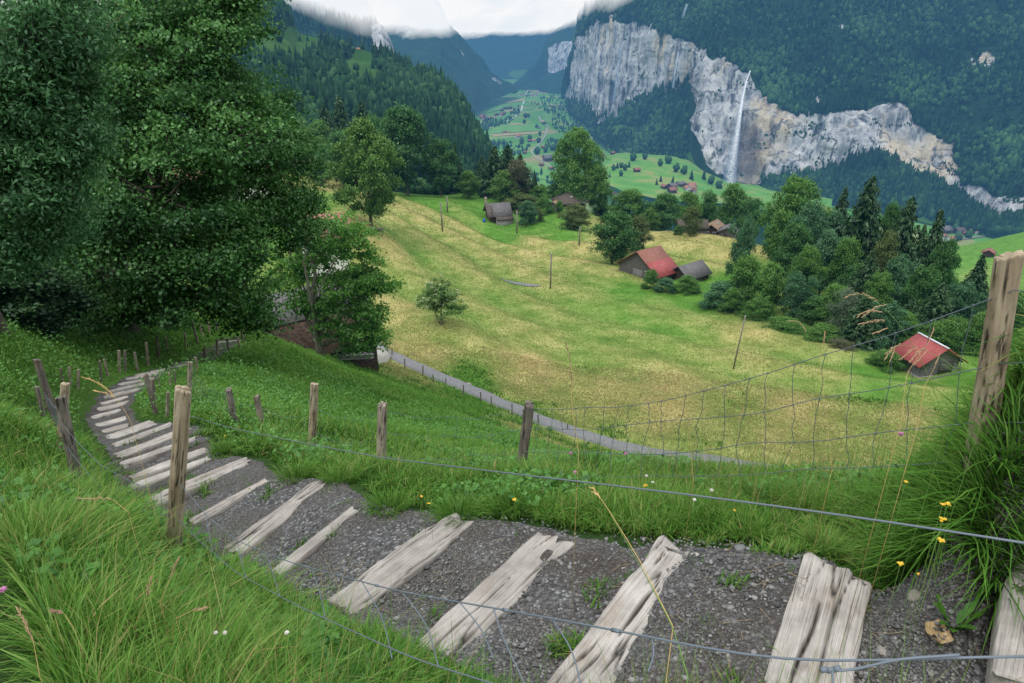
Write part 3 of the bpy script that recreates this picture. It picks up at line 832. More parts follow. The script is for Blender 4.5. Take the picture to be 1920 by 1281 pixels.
# ------------------------------------------------------------------ wire netting
m = NT('galvanised_wire'); M_WIRE = m.done(m.bsdf((0.15, 0.18, 0.21), 0.55, spec=0.4, metal=0.3), haze=False)
def on_post(key, f):
    b, d, H, r = POSTS[key]
    return b + d * f + np.array([0, -r, 0])
def wire_pts(a, b, sag, n=26, seed=0, wob=0.01):
    t = np.linspace(0, 1, n)
    P = a[None] * (1 - t)[:, None] + b[None] * t[:, None]
    P[:, 2] -= sag * 4 * t * (1 - t)
    P[:, 2] += wob * vnoise(t * 9, t * 0 + seed, seed=seed) * np.minimum(t, 1 - t) * 6
    return P
def net(mb, A, B, fa, fb, sag, r=0.0014, step=0.16, seed=0, kmin=0):
    rows = [wire_pts(on_post(A, x), on_post(B, y), s_, 30, seed + i) for i, (x, y, s_) in enumerate(zip(fa, fb, sag))]
    for P in rows: mb.tube(P, r, 5, False)
    L = np.linalg.norm(rows[0][-1] - rows[0][0]); n = max(2, int(L / step))
    rg = random.Random(seed)
    for i in range(1, n):
        t = i / n
        pts = []
        for k, P in enumerate(rows):
            tt = min(max(t + rg.uniform(-.25, .25) / n, 0), 1) * (len(P) - 1)
            j = min(int(tt), len(P) - 2); pts.append(P[j] + (P[j + 1] - P[j]) * (tt - j))
        full = [pts[0]]
        for k in range(1, len(pts)):
            for f in (0.33, 0.66, 1.0):
                q = pts[k - 1] * (1 - f) + pts[k] * f
                if f < 1: q = q + np.array([rg.uniform(-.012, .012), rg.uniform(-.01, .01), 0])
                full.append(q)
        mb.tube(full, r * 0.8, 4, False)
        for q in pts[1:-1] + pts[:1]:
            mb.tube([q - np.array([.006, 0, 0]), q + np.array([.006, 0, 0])], r * 1.7, 5)
mb = MB()
net(mb, '980', 'R', (.97, .70, .38, .06), (.84, .44, .10, -.15), (.16, .10, .07, .04), seed=3, r=.0023)
POSTS['out'] = (np.array(at(2050, 770, 2.0)), np.array([0.05, 0, .62]), .62, .04)
net(mb, 'R', 'out', (.84, .44, .10), (.80, .42, .10), (.04, .03, .03), seed=5, r=.0021)
link_net = link('wire_netting', mb.mesh('wire_netting'), M_WIRE)
tag(link_net, 'sagging square wire netting hung between the middle post and the thick right-hand post', 'wire fence')
mb = MB()
net(mb, '715', '980', (.95, .62, .25, -.02), (.97, .70, .38, .06), (.09, .07, .04, .02), seed=11)
net(mb, '580', '715', (.75, .4, .08), (.95, .5, .1), (.14, .08, .04), seed=12)
net(mb, '490', '580', (.8, .3), (.6, .2), (.08, .04), seed=13)
net(mb, '435', '490', (.9, .5, .05), (.8, .4, .05), (.06, .04, .02), seed=14)
net(mb, 'e4', '435', (.85, .5, .15), (.9, .5, .05), (.12, .08, .05), seed=15)
tag(link('wire_netting', mb.mesh('wire_netting'), M_WIRE), 'thin wire netting strung through the row of posts above the green slope', 'wire fence')
def axp(px, py, d):
    dx, dY, dZ = ray(px, py)
    return np.array([dx * d, dY * d, dZ * d])
def smooth(P, n=70):
    P = np.asarray(P); P = resample(P, n)
    for _ in range(6): P[1:-1] = (P[:-2] + P[1:-1] * 2 + P[2:]) / 4
    return P
mb = MB()
topw = smooth([axp(*p) for p in ((343, 776, 3.85), (430, 802, 3.3), (580, 833, 2.6), (720, 859, 2.1), (1000, 893, 1.5), (1280, 926, 1.2), (1600, 968, 1.0), (1945, 1022, .85))])
mb.tube(topw, 0.0016, 6)
w2 = smooth([axp(*p) for p in ((318, 885, 3.75), (345, 915, 3.6), (385, 965, 3.3), (445, 1015, 2.9), (545, 1055, 2.35), (650, 1083, 1.95), (750, 1110, 1.65), (1000, 1153, 1.25), (1280, 1206, 1.0), (1480, 1250, .9), (1560, 1256, .87), (1640, 1236, .85), (1780, 1226, .82), (1945, 1231, .8))])
mb.tube(w2, 0.0017, 6)
mb.tube(smooth([axp(*p) for p in ((1555, 1258, .868), (1600, 1257, .86), (1680, 1236, .84), (1800, 1228, .815))], 20), 0.0018, 6)
for px, py in ((1545, 1256), (1557, 1257), (1570, 1254)):
    q = axp(px, py, .867); mb.tube([q - np.array([.004, 0, .001]), q + np.array([.004, 0, .001])], .004, 6)
w3 = smooth([axp(*p) for p in ((335, 975, 3.6), (375, 1015, 3.2), (440, 1072, 2.7), (550, 1132, 2.1), (640, 1174, 1.75), (780, 1237, 1.4), (950, 1290, 1.15))])
mb.tube(w3, 0.0015, 6)
for (a, b, c) in (((1035, 1160, 1.22), (1075, 1220, 1.2), (1090, 1290, 1.15)), ((925, 1140, 1.33), (940, 1190, 1.3), (985, 1285, 1.2)), ((862, 1130, 1.42), (905, 1180, 1.4), (925, 1235, 1.3)), ((755, 1112, 1.63), (800, 1165, 1.6), (822, 1250, 1.4)), ((678, 1090, 1.85), (720, 1160, 1.7), (735, 1235, 1.5)),
                  ((1222, 1197, 1.05), (1228, 1225, 1.04), (1215, 1260, 1.02)), ((1560, 1258, .86), (1562, 1275, .85), (1560, 1300, .84)), ((585, 1067, 2.2), (600, 1110, 2.1), (610, 1160, 1.9)), ((500, 1040, 2.6), (512, 1075, 2.5), (525, 1120, 2.25)), ((445, 1015, 2.9), (450, 1045, 2.8), (462, 1085, 2.6)), ((385, 965, 3.3), (392, 1000, 3.2), (398, 1035, 3.0))):
    mb.tube(smooth([axp(*a), axp(*b), axp(*c)], 12), 0.0014, 5)
for P, i0 in ((w2, range(14, 60, 5)),):
    for i in i0: mb.tube([P[i], P[i] + (P[i + 1] - P[i]) * 0.3], 0.0034, 6)
tag(link('wire_strands', mb.mesh('wire_strands'), M_WIRE), 'loose blue-grey wire strands crossing the foreground in front of the stair timbers', 'wire fence')
mb = MB()
net(mb, 'c', '335', (.78, .55, .3), (.52, .32, .1), (.22, .2, .12), seed=31, r=.0017)
net(mb, 'a', 'c', (.6, .4), (.9, .6), (.05, .05), seed=33)
tag(link('wire_netting', mb.mesh('wire_netting'), M_WIRE), 'slack wire netting drooping from the left post cluster to the big split post', 'wire fence')
# ------------------------------------------------------------------ grass
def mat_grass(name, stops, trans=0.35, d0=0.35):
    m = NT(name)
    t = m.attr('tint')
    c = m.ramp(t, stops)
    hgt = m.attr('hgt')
    c = m.mix(1.0, c, m.ramp(hgt, [(0.0, (d0, d0 * 1.08, d0)), (0.5, (0.9, 0.9, 0.9)), (1.0, (1.15, 1.15, 1.1))]), 'MULTIPLY')  # darkens blades toward the root, painting in shade between them
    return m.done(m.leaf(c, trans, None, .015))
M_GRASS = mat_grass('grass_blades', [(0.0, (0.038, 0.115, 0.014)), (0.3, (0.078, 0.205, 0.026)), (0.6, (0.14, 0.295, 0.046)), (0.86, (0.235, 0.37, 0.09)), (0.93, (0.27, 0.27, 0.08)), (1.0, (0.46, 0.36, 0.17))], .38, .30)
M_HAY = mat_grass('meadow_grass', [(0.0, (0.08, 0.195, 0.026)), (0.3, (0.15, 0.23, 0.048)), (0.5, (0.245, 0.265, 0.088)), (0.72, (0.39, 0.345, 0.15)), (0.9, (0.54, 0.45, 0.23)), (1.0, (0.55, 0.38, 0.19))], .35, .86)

def blades(x, y, z, h, w, ang, bend, tint, tw=None):
    n = len(x)
    lv = np.array([0.0, 0.38, 0.74, 1.0])
    dx, dy = np.cos(ang), np.sin(ang)
    side = ang + np.pi / 2 + rng.normal(0, 0.7, n)
    sx, sy = np.cos(side), np.sin(side)
    V = np.empty((n, 7, 3), np.float32); H = np.empty((n, 7), np.float32)
    wl = (0.8, 1.0, 0.7, 0.0)
    k = 0
    for l, ww in zip(lv, wl):
        out = bend * h * l ** 2.0
        zz = z + h * (l - 0.42 * np.clip(bend, 0, 2.0) * l ** 2.4)
        if ww > 0:
            for s in (-0.5, 0.5):
                V[:, k, 0] = x + dx * out + sx * w * ww * s
                V[:, k, 1] = y + dy * out + sy * w * ww * s
                V[:, k, 2] = zz
                H[:, k] = l; k += 1
        else:
            V[:, k, 0] = x + dx * out; V[:, k, 1] = y + dy * out; V[:, k, 2] = zz; H[:, k] = l; k += 1
    b = (np.arange(n) * 7)[:, None]
    q = np.concatenate([b + np.array([0, 1, 3, 2]), b + np.array([2, 3, 5, 4])])
    t = b + np.array([4, 5, 6])
    return V.reshape(-1, 3), q, t, np.repeat(tint, 7), H.ravel()

def grass_obj(name, sets, mat):
    Vs, Qs, Ts, Ti, Hi, off = [], [], [], [], [], 0
    for V, q, t, ti, hh in sets:
        Vs.append(V); Qs.append(q + off); Ts.append(t + off); Ti.append(ti); Hi.append(hh); off += len(V)
    me = mesh_np(name, np.vstack(Vs), np.vstack(Qs), np.vstack(Ts), {'tint': np.concatenate(Ti), 'hgt': np.concatenate(Hi)})
    return tag(link(name, me, mat), kind='stuff')

def scatter(n, r0, r1, a0=-43, a1=43, pw=1.0):
    u = rng.random(n) ** pw
    r = np.exp(math.log(r0) + u * (math.log(r1) - math.log(r0)))
    a = np.radians(a0 + (a1 - a0) * rng.random(n))
    return r * np.sin(a), r * np.cos(a), r

def visible(x, y, z, m=60):
    px, py = project(x, y, z)
    return (px > -m) & (px < 1920 + m) & (py > -m) & (py < 1281 + 260)

sets = []
# near bank and verges
x, y, r = scatter(270000, 0.95, 10.0)
z = tz(x, y)
pd = path_dist(x, y) + 0.06 * vnoise(x * 5, y * 5, seed=61)
k = (pd > 0) & visible(x, y, z)
x, y, z, r, pd = x[k], y[k], z[k], r[k], pd[k]
px, py = project(x, y, z)
clump = vnoise(x * 2.6, y * 2.6, seed=71) * 0.6 + vnoise(x * 7, y * 7, seed=72) * 0.4
nearside = (px < 1000 + (py - 1281) * 1.1) | (py > 1180)
rightbank = (px > 1500) & (pd > 0.10) & (py < 1120)
base = np.where(px < 560, 0.24, 0.15)
base = np.where(rightbank, 0.11 + 0.20 * np.clip((px - 1700) / 150, 0, 1), base)
base = np.where((px > 560) & (py > 1100), 0.20, base)
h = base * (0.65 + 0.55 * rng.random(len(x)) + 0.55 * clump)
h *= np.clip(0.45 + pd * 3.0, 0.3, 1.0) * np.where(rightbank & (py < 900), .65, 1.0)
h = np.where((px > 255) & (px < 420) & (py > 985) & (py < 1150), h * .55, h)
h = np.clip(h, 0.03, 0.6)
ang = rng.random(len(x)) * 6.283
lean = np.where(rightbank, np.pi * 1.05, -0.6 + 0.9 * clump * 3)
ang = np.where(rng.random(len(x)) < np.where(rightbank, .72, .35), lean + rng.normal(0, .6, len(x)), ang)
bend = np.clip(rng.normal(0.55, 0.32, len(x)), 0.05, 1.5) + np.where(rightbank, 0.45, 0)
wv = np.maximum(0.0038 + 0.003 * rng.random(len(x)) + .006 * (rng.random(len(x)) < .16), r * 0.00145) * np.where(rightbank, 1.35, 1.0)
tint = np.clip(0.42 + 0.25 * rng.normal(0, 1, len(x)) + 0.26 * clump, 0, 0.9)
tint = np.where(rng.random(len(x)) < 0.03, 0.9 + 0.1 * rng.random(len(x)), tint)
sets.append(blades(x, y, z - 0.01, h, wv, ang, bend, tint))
# tall thin stalks in the near bank
x, y, r = scatter(9000, 1.1, 6.5); z = tz(x, y); pd = path_dist(x, y); k = (pd > 0.06) & visible(x, y, z); x, y, z, r = x[k], y[k], z[k], r[k]
n = len(x); px, py = project(x, y, z)
keep = (px < 620) | (px > 1180) | (rng.random(n) < 0.25); x, y, z, r = x[keep], y[keep], z[keep], r[keep]; n = len(x)
sets.append(blades(x, y, z, 0.26 + 0.28 * rng.random(n), np.maximum(0.0022, r * .0006), rng.random(n) * 6.28, np.clip(rng.normal(.35, .25, n), 0, 1), np.where(rng.random(n) < .3, 0.93 + 0.07 * rng.random(n), 0.55 + .3 * rng.random(n))))
# tussocks: right-hand clump, tuft behind the nearest timber, tufts along the verge
def tussock(px, py, nb, rad, hh, w=0.0055, t0=0.42, bend=0.8, pos=None, r0=0.8):
    p = hit(px, py, r0) if pos is None else pos
    a = rng.random(nb) * 6.283; rr_ = rad * np.sqrt(rng.random(nb))
    x = p[0] + rr_ * np.cos(a); y = p[1] + rr_ * np.sin(a)
    return blades(x, y, tz(x, y) - 0.01, hh * (0.6 + 0.6 * rng.random(nb)), w * (0.7 + 0.6 * rng.random(nb)), a + rng.normal(0, .5, nb), np.clip(bend * (0.3 + 0.9 * rng.random(nb)), 0.05, 1.6), np.clip(rng.normal(t0, .13, nb), 0, .95))
for a in ((1545, 1048, 330, .07, .20, .0065, .74, .75), (1880, 1010, 520, .13, .36, .0075, .42, 1.25), (1800, 940, 520, .16, .34, .0075, .42, 1.25), (1700, 950, 360, .16, .24, .007, .45, 1.1),
          (1870, 880, 460, .18, .38, .0075, .4, 1.25), (1600, 955, 360, .2, .2, .0065, .5, 1.0), (1330, 985, 500, .14, .2, .004, .48, .8), (1200, 975, 500, .15, .2, .004, .5, .8), (1050, 975, 380, .12, .18, .004, .5, .8),
          (860, 975, 420, .12, .2, .004, .5, .9), (730, 960, 300, .12, .17, .0045, .5, .8), (960, 960, 400, .14, .2, .0045, .5, .8), (1105, 900, 110, .06, .42, .0035, .3, .35), (560, 900, 260, .15, .2, .005, .6, .7), (640, 905, 260, .14, .2, .005, .6, .7),
          (1500, 960, 420, .14, .25, .004, .55, .9), (1420, 950, 400, .14, .24, .004, .5, .8), (450, 800, 200, .12, .25, .006, .6, .6), (420, 850, 200, .12, .2, .006, .55, .7), (1250, 1000, 260, .08, .15, .004, .5, .9), (1400, 1010, 260, .08, .15, .004, .5, .9)):
    sets.append(tussock(*a))
# sprouts on the path
for i in range(34):
    kx = int(rng.beta(1, 1.6) * 150); u = rng.random()
    P = PL[kx] * (1 - u) + PR[kx] * u
    sets.append(tussock(0, 0, int(6 + 12 * rng.random()), .03, .07, .0035, .5, .9, pos=P))
# mid slope
x, y, r = scatter(330000, 9.0, 84.0); z = tz(x, y)
pd = np.where(r < 34, path_dist(x, y), 9); k = (pd > 0.015) & (road_dist(x, y) > 0.15) & visible(x, y, z); x, y, z, r = x[k], y[k], z[k], r[k]
n = len(x); hy = hay(x, y); cl = vnoise(x * .5, y * .5, seed=81) * .5 + vnoise(x * 1.7, y * 1.7, seed=82) * .5
hh = (0.10 + 0.006 * r) * (0.6 + 0.7 * rng.random(n) + .3 * cl) * (0.75 + hy) * np.clip(.4 + .5 * pd[k], .4, 1)
tint = np.clip(0.50 + .12 * rng.normal(0, 1, n) + .25 * cl, 0, .88)
g = hy + .3 * cl < .4
sel = lambda *a: [v[g] for v in a]
wv = r * 0.00125; ang = rng.random(n) * 6.28; bd = np.clip(rng.normal(.6, .3, n), 0, 1.4)
sets.append(blades(*[v[g] for v in (x, y, z - .02, hh, wv, ang, bd, tint)]))
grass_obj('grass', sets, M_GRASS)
ng = ~g
hs = [blades(*[v[ng] for v in (x, y, z - .02, hh * 0.34, wv, ang, bd, np.clip(.13 + .80 * hy + .06 * rng.normal(0, 1, n) + .14 * cl, 0, 1))])]
# far meadow
x, y, r = scatter(300000, 60.0, 300.0, -24, 43); z = tz(x, y); k = (road_dist(x, y) > 0.2) & visible(x, y, z); x, y, z, r = x[k], y[k], z[k], r[k]
n = len(x); hy = hay(x, y)
st = fbm(x * .10 + y * .06, y * .30, seed=91, octv=4)
cl = vnoise(x * .35, y * .35, seed=92) * .5 + .6 * st
tint = np.clip(0.02 + .76 * hy + .06 * rng.normal(0, 1, n) + .13 * cl * (0.35 + hy), 0, 1)
hs.append(blades(x, y, z - .05, (0.15 + 0.0006 * r) * (0.6 + .7 * rng.random(n)) * (.55 + .6 * hy), r * .00115, rng.random(n) * 6.28, np.clip(rng.normal(.6, .3, n), 0, 1.4), tint))
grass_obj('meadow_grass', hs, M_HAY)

# broad-leaved ground cover
def leaf_cards(P, size, normal, up, tint, aspect=0.62):
    """diamond leaves: P centres, normal + direction vectors"""
    d = up / (np.linalg.norm(up, axis=1)[:, None] + 1e-9)
    s = np.cross(normal, d); s /= np.linalg.norm(s, axis=1)[:, None] + 1e-9
    nn = np.cross(d, s)
    sz = size[:, None]
    V = np.stack([P - d * sz * .5, P + s * sz * aspect * .5 + nn * sz * .10, P + d * sz * .5, P - s * sz * aspect * .5 + nn * sz * .10], 1)
    b = (np.arange(len(P)) * 4)[:, None]
    return V.reshape(-1, 3), b + np.array([0, 1, 2, 3]), np.repeat(tint, 4)
m = NT('weed_leaf'); M_WEED = m.done(m.leaf(m.ramp(m.attr('tint'), [(0, (0.03, 0.11, 0.014)), (.5, (0.08, 0.225, 0.03)), (1, (0.16, 0.35, 0.07))]), .3))
x, y, r = scatter(110000, 1.0, 30.0); z = tz(x, y); px, py = project(x, y, z)
cl = vnoise(x * 1.3, y * 1.3, seed=95) + .6 * vnoise(x * 3.7, y * 3.7, seed=96)
k = (path_dist(x, y) > 0.03) & visible(x, y, z) & ((cl > .22) | ((px < 700) & (cl > -.05)) | ((px < 330) & (py < 760) & (cl > -.3))); x, y, z, r = x[k], y[k], z[k], r[k]
n = len(x)
P = np.stack([x, y, z + (.03 + np.where(project(x, y, z)[0] < 640, .25, .15) * rng.random(n)) * np.clip(.7 + r * .06, .7, 1.6)], -1)
nrm = np.stack([rng.normal(0, .5, n), rng.normal(0, .5, n) - .2, np.ones(n)], -1)
V, q, t = leaf_cards(P, np.maximum(.02 + .045 * rng.random(n) ** 2, r * .004), nrm, rng.normal(0, 1, (n, 3)) * np.array([1, 1, .4]), np.clip(rng.normal(.5, .22, n), 0, 1), .75)
tag(link('ground_cover', mesh_np('ground_cover', V, q, None, {'tint': t}), M_WEED), kind='stuff')

# ------------------------------------------------------------------ single plants in the foreground
def leaf_blade(mb, base, direction, L, W, rise, droop, n=9, fold=0.15):
    d = np.array([math.cos(direction), math.sin(direction), 0]); s = np.array([-d[1], d[0], 0])
    V = []
    for i in range(n):
        t = i / (n - 1)
        c = np.array(base) + d * L * t * math.cos(rise) + np.array([0, 0, 1]) * (L * t * math.sin(rise) - droop * L * t * t)
        ww = W * (math.sin(min(1, t * 1.02 + .04) * math.pi) ** .6) * (0.55 + .6 * t) * (1 - .15 * math.sin(t * 17))
        if i == n - 1: ww = .001
        V += [c - s * ww / 2 + np.array([0, 0, fold * ww]), c, c + s * ww / 2 + np.array([0, 0, fold * ww])]
    V = np.array(V); q = []
    for i in range(n - 1):
        for k in (0, 1): q.append((i * 3 + k, i * 3 + k + 1, i * 3 + 4 + k, i * 3 + 3 + k))
    mb.add(V, q)
m = NT('dock_leaf'); p_ = m.objco()
M_DOCK = m.done(m.leaf(m.ramp(m.noise(p_, 30, 4), [(.3, (0.05, 0.17, 0.015)), (.7, (0.12, 0.30, 0.035))]), .35), haze=False)
def dock(px, py, scale, label, seed, leaves=9, pos=None):
    p = hit(px, py) if pos is None else pos
    rg = random.Random(seed)
    o = thing('dock_plant', label, 'plant', p)
    for i in range(leaves):
        mb = MB(); a = i * 2.4 + rg.uniform(-.3, .3)
        leaf_blade(mb, (0, 0, 0), a, scale * rg.uniform(.7, 1.15), scale * .24, rg.uniform(.45, 1.25), rg.uniform(.15, .5))
        link('leaf', mb.mesh('leaf', True), M_DOCK, o)
    return o
dock(1785, 1178, .16, 'bright green broad-leaved dock plant growing beside the right edge of the path', 2)
dock(395, 1165, .2, 'broad-leaved dock among the grass below the big split post', 3, 6)
dock(620, 1180, .17, 'single big heart-leaved weed in the grass at lower left centre', 4, 4)
dock(200, 930, .26, 'large-leaved dock at the foot of the dark leaning post', 5, 6)
dock(430, 1130, .18, 'leafy weed right of the foot of the big split post', 8, 5)
# curled dry leaf
p = hit(1752, 1197)
nu = 26; U, Vv = np.meshgrid(np.linspace(-1, 1, nu), np.linspace(-1, 1, nu), indexing='ij')
sh = 1 - .35 * np.abs(Vv) ** 2 - .15 * U ** 2
X = U * .062 * sh; Yv = Vv * .045; Z = .018 * (np.abs(U) ** 3) + .022 * np.clip(Vv - .4, 0, 1) + .022 * np.clip(-Vv - .55, 0, 1) + .006 * fbm(U * 2, Vv * 2, seed=4)
keep = np.hypot(U + .35, Vv + .35) > .17
F = grid_faces(nu, nu); F = F[keep.ravel()[F].all(1)]
m = NT('dry_leaf'); M_DRY = m.done(m.bsdf(m.ramp(m.noise(m.objco(), 40, 5), [(.3, (0.30, 0.19, 0.09)), (.6, (0.52, 0.38, 0.21)), (.8, (0.62, 0.48, 0.30))]), .8), haze=False)
o = link('dry_leaf', mesh_np('dry_leaf', np.stack([X, Yv, Z], -1), F, smooth=True), M_DRY, loc=(p[0], p[1], p[2] + .025)); o.rotation_euler = (.25, .1, .2)
tag(o, 'curled tan dry leaf with a hole lying on the gravel at bottom right', 'leaf')

M_STEMG = None
m = NT('stalk_green'); M_STEMG = m.done(m.bsdf((0.13, 0.24, 0.05), .7), haze=False)
m = NT('stalk_straw'); M_STRAW = m.done(m.bsdf(m.ramp(m.noise(m.objco(), 20, 3), [(.3, (0.42, 0.27, 0.10)), (.7, (0.62, 0.44, 0.19))]), .7), haze=False)
m = NT('seed_head'); M_SEED = m.done(m.bsdf((0.40, 0.27, 0.155), .85), haze=False)
m = NT('seed_head_mauve'); M_SEEDP = m.done(m.bsdf((0.27, 0.17, 0.12), .85), haze=False)
def seed_head(mb, pts, n, size, seed, spread=0.5):
    rg = np.random.default_rng(seed)
    P = resample(np.array(pts), n)
    T = np.gradient(P, axis=0); T /= np.linalg.norm(T, axis=1)[:, None]
    for i in range(n):
        d = T[i] + rg.normal(0, spread, 3); d /= np.linalg.norm(d)
        L = size * (0.7 + .6 * rg.random())
        mb.tube([P[i], P[i] + d * L * .5, P[i] + d * L], [size * .06, size * .13, size * .02], 4, False)
def stalk(pxs, label, mat, seed, r=0.0012, head=None, hm=None, hs=.016, hn=30, name='grass_stalk', spread=.5):
    P = smooth([axp(*p) for p in pxs], 30)
    # the stalk grows from the turf
    foot = P[0].copy(); foot[2] = float(tz(foot[0], foot[1])) - .01
    o = thing(name, label, 'grass stalk', tuple(foot))
    if P[0][2] - foot[2] > .03: P = np.vstack([foot, P])
    link('stem', MB().tube(P - foot, np.linspace(r * .8, r * .4, len(P)), 5).mesh('stem', True), mat, o)
    if head:
        for j, hd in enumerate(head):
            mb = MB(); H = smooth([axp(*p) for p in hd], 12); seed_head(mb, H - foot, hn, hs, seed + j, spread)
            link('seed_head', mb.mesh('seed_head'), hm or M_SEED, o)
    return o
stalk([(1262, 1175, 1.35), (1205, 1060, 1.4), (1150, 970, 1.45), (1120, 925, 1.5)], 'tall orange straw stalk leaning left across the third timber', M_STRAW, 1, .0015, [[(1125, 935, 1.49), (1112, 917, 1.5)]], M_STRAW, .012, 10)
stalk([(1290, 1270, 1.2), (1262, 1175, 1.3), (1200, 1060, 1.42), (1145, 965, 1.5)], 'green stalk growing close beside the orange straw stalk', M_STEMG, 2, .0016)
stalk([(1775, 800, 2.3), (1740, 700, 2.25), (1690, 610, 2.2), (1640, 560, 2.2), (1605, 548, 2.2)], 'tall arching stalk with drooping tan seed heads above the red-roofed hut', M_STEMG, 3, .0013,
      [[(1650, 565, 2.2), (1610, 548, 2.2), (1590, 556, 2.2)], [(1662, 572, 2.2), (1640, 575, 2.2), (1620, 592, 2.2)], [(1655, 585, 2.2), (1625, 582, 2.2), (1612, 590, 2.2)], [(1660, 600, 2.2), (1632, 603, 2.2), (1615, 607, 2.2)], [(1665, 615, 2.2), (1650, 620, 2.2), (1640, 625, 2.2)]], None, .014, 14, spread=.25)
stalk([(1850, 760, 2.0), (1780, 680, 2.0), (1720, 650, 2.0), (1680, 645, 2.0), (1665, 665, 2.0)], 'arching stalk with a nodding seed head passing in front of the red hut roof', M_STEMG, 4, .0012,
      [[(1690, 645, 2.0), (1668, 655, 2.0), (1662, 668, 2.0)], [(1720, 650, 2.0), (1705, 660, 2.0), (1690, 672, 2.0)], [(1735, 652, 2.0), (1720, 662, 2.0), (1708, 675, 2.0)], [(1740, 655, 2.0), (1728, 668, 2.0), (1718, 680, 2.0)]], None, .013, 12, spread=.25)
stalk([(1540, 880, 2.6), (1524, 700, 2.5), (1515, 625, 2.5), (1498, 600, 2.5), (1482, 602, 2.5)], 'hooked dry stalk standing against the dark trees right of the leaning pole', M_STEMG, 5, .0012, [[(1512, 622, 2.5), (1498, 601, 2.5), (1482, 602, 2.5)]], None, .013, 12, spread=.25)
stalk([(1560, 880, 2.6), (1536, 660, 2.6), (1548, 635, 2.6), (1546, 623, 2.6)], 'short hooked straw stalk right beside the hooked dry stalk', M_STRAW, 6, .0011, [[(1545, 645, 2.6), (1547, 624, 2.6)]], None, .012, 8, spread=.25)
stalk([(1085, 850, 2.4), (1072, 760, 2.4), (1072, 690, 2.4), (1062, 650, 2.4)], 'thin branching dead stalk rising over the dry meadow in the middle', M_STRAW, 7, .0013, [[(1073, 720, 2.4), (1068, 665, 2.4), (1060, 645, 2.4)]], M_SEEDP, .016, 16, spread=.35)
stalk([(245, 790, 3.0), (228, 760, 3.0), (205, 735, 3.0), (185, 720, 3.0), (160, 709, 3.0)], 'golden seed-headed stalk leaning over the winding steps at left', M_STRAW, 8, .0013, [[(215, 745, 3.0), (195, 722, 3.0), (158, 708, 3.0)], [(205, 740, 3.0), (195, 736, 3.0), (178, 733, 3.0)]], M_STRAW, .016, 26, spread=.2)
for k, (pxs, lab) in enumerate(((((1690, 790, 2.2), (1700, 700, 2.2), (1742, 640, 2.2)), 'straight pale straw leaning right in front of the hut'), (((1655, 800, 2.3), (1660, 720, 2.3), (1668, 680, 2.3)), 'upright brownish stem just left of the hut door'), (((1720, 800, 2.2), (1735, 720, 2.2), (1752, 690, 2.2)), 'thin orange-brown stem between hut and thick post'),
                                (((1420, 900, 3.0), (1405, 840, 3.0), (1385, 790, 3.0)), 'short green rush standing left of the netting on the crest'), (((1300, 900, 3.2), (1296, 850, 3.2), (1290, 800, 3.2)), 'lone thin stem in front of the end of the footpath'))):
    stalk(pxs, lab, M_STRAW if k % 2 == 0 else M_STEMG, 30 + k, .0013, [[pxs[-1], (pxs[-1][0] + 8, pxs[-1][1] - 22, pxs[-1][2])]], M_SEED, .012, 9, spread=.2)
for k, (pxs, lab) in enumerate(((((300, 1130, 2.0), (318, 1085, 2.0), (333, 1050, 2.0)), 'pale seed head against the base of the big split post'), (((140, 1180, 1.8), (120, 1150, 1.8), (100, 1145, 1.8)), 'dark brown drooping seed head in the lower left grass'), (((75, 1270, 1.6), (62, 1200, 1.6), (35, 1145, 1.6)), 'reddish stalk at the lower left edge of the photo'),
                                (((250, 1180, 2.0), (275, 1120, 2.0), (282, 1085, 2.0)), 'upright tan seed head left of the big split post'), (((330, 1160, 1.9), (360, 1145, 1.9), (385, 1140, 1.9)), 'flattened tan seed head in the lower left grass'), (((240, 960, 2.6), (210, 935, 2.6), (150, 935, 2.6)), 'bent brown seed head beside the dark leaning post'))):
    stalk(pxs, lab, M_STRAW, 50 + k, .0011, [[pxs[1], pxs[2]]], M_SEED if k != 1 else M_SEEDP, .014, 26, spread=.25)

def flower(px, py, d, colour, label, seed, size=.010, kind='yellow_flower', cat='flower', petals=5):
    c = axp(px, py, d)
    foot = np.array([c[0] + .01, c[1] + .01, float(tz(c[0], c[1])) - .01])
    o = thing(kind, label, cat, tuple(foot))
    top = c - foot
    link('stem', MB().tube([(0, 0, 0), top * .5 + np.array([.006, 0, .01]), top], .0008, 4).mesh('stem'), M_STEMG, o)
    rg = np.random.default_rng(seed)
    mb = MB()
    n = petals
    for i in range(n):
        a = i * 6.283 / n + rg.random() * .5
        leaf_blade(mb, top, a, size, size * .9, rg.uniform(.1, .9), .1, 5)
    link('petals', mb.mesh('petals', True), colour, o)
    return o
m = NT('petal_yellow'); M_YEL = m.done(m.leaf(m.ramp(m.noise(m.objco(), 80, 2), [(.3, (0.75, 0.42, 0.02)), (.7, (0.85, 0.6, 0.06))]), .25), haze=False)
m = NT('petal_white'); M_WHT = m.done(m.leaf(m.ramp(m.noise(m.objco(), 80, 2), [(.3, (0.60, 0.55, 0.50)), (.7, (0.74, 0.70, 0.66))]), .25), haze=False)
m = NT('petal_pink'); M_PNK = m.done(m.leaf(m.ramp(m.noise(m.objco(), 80, 2), [(.3, (0.42, 0.12, 0.30)), (.7, (0.6, 0.25, 0.45))]), .25), haze=False)
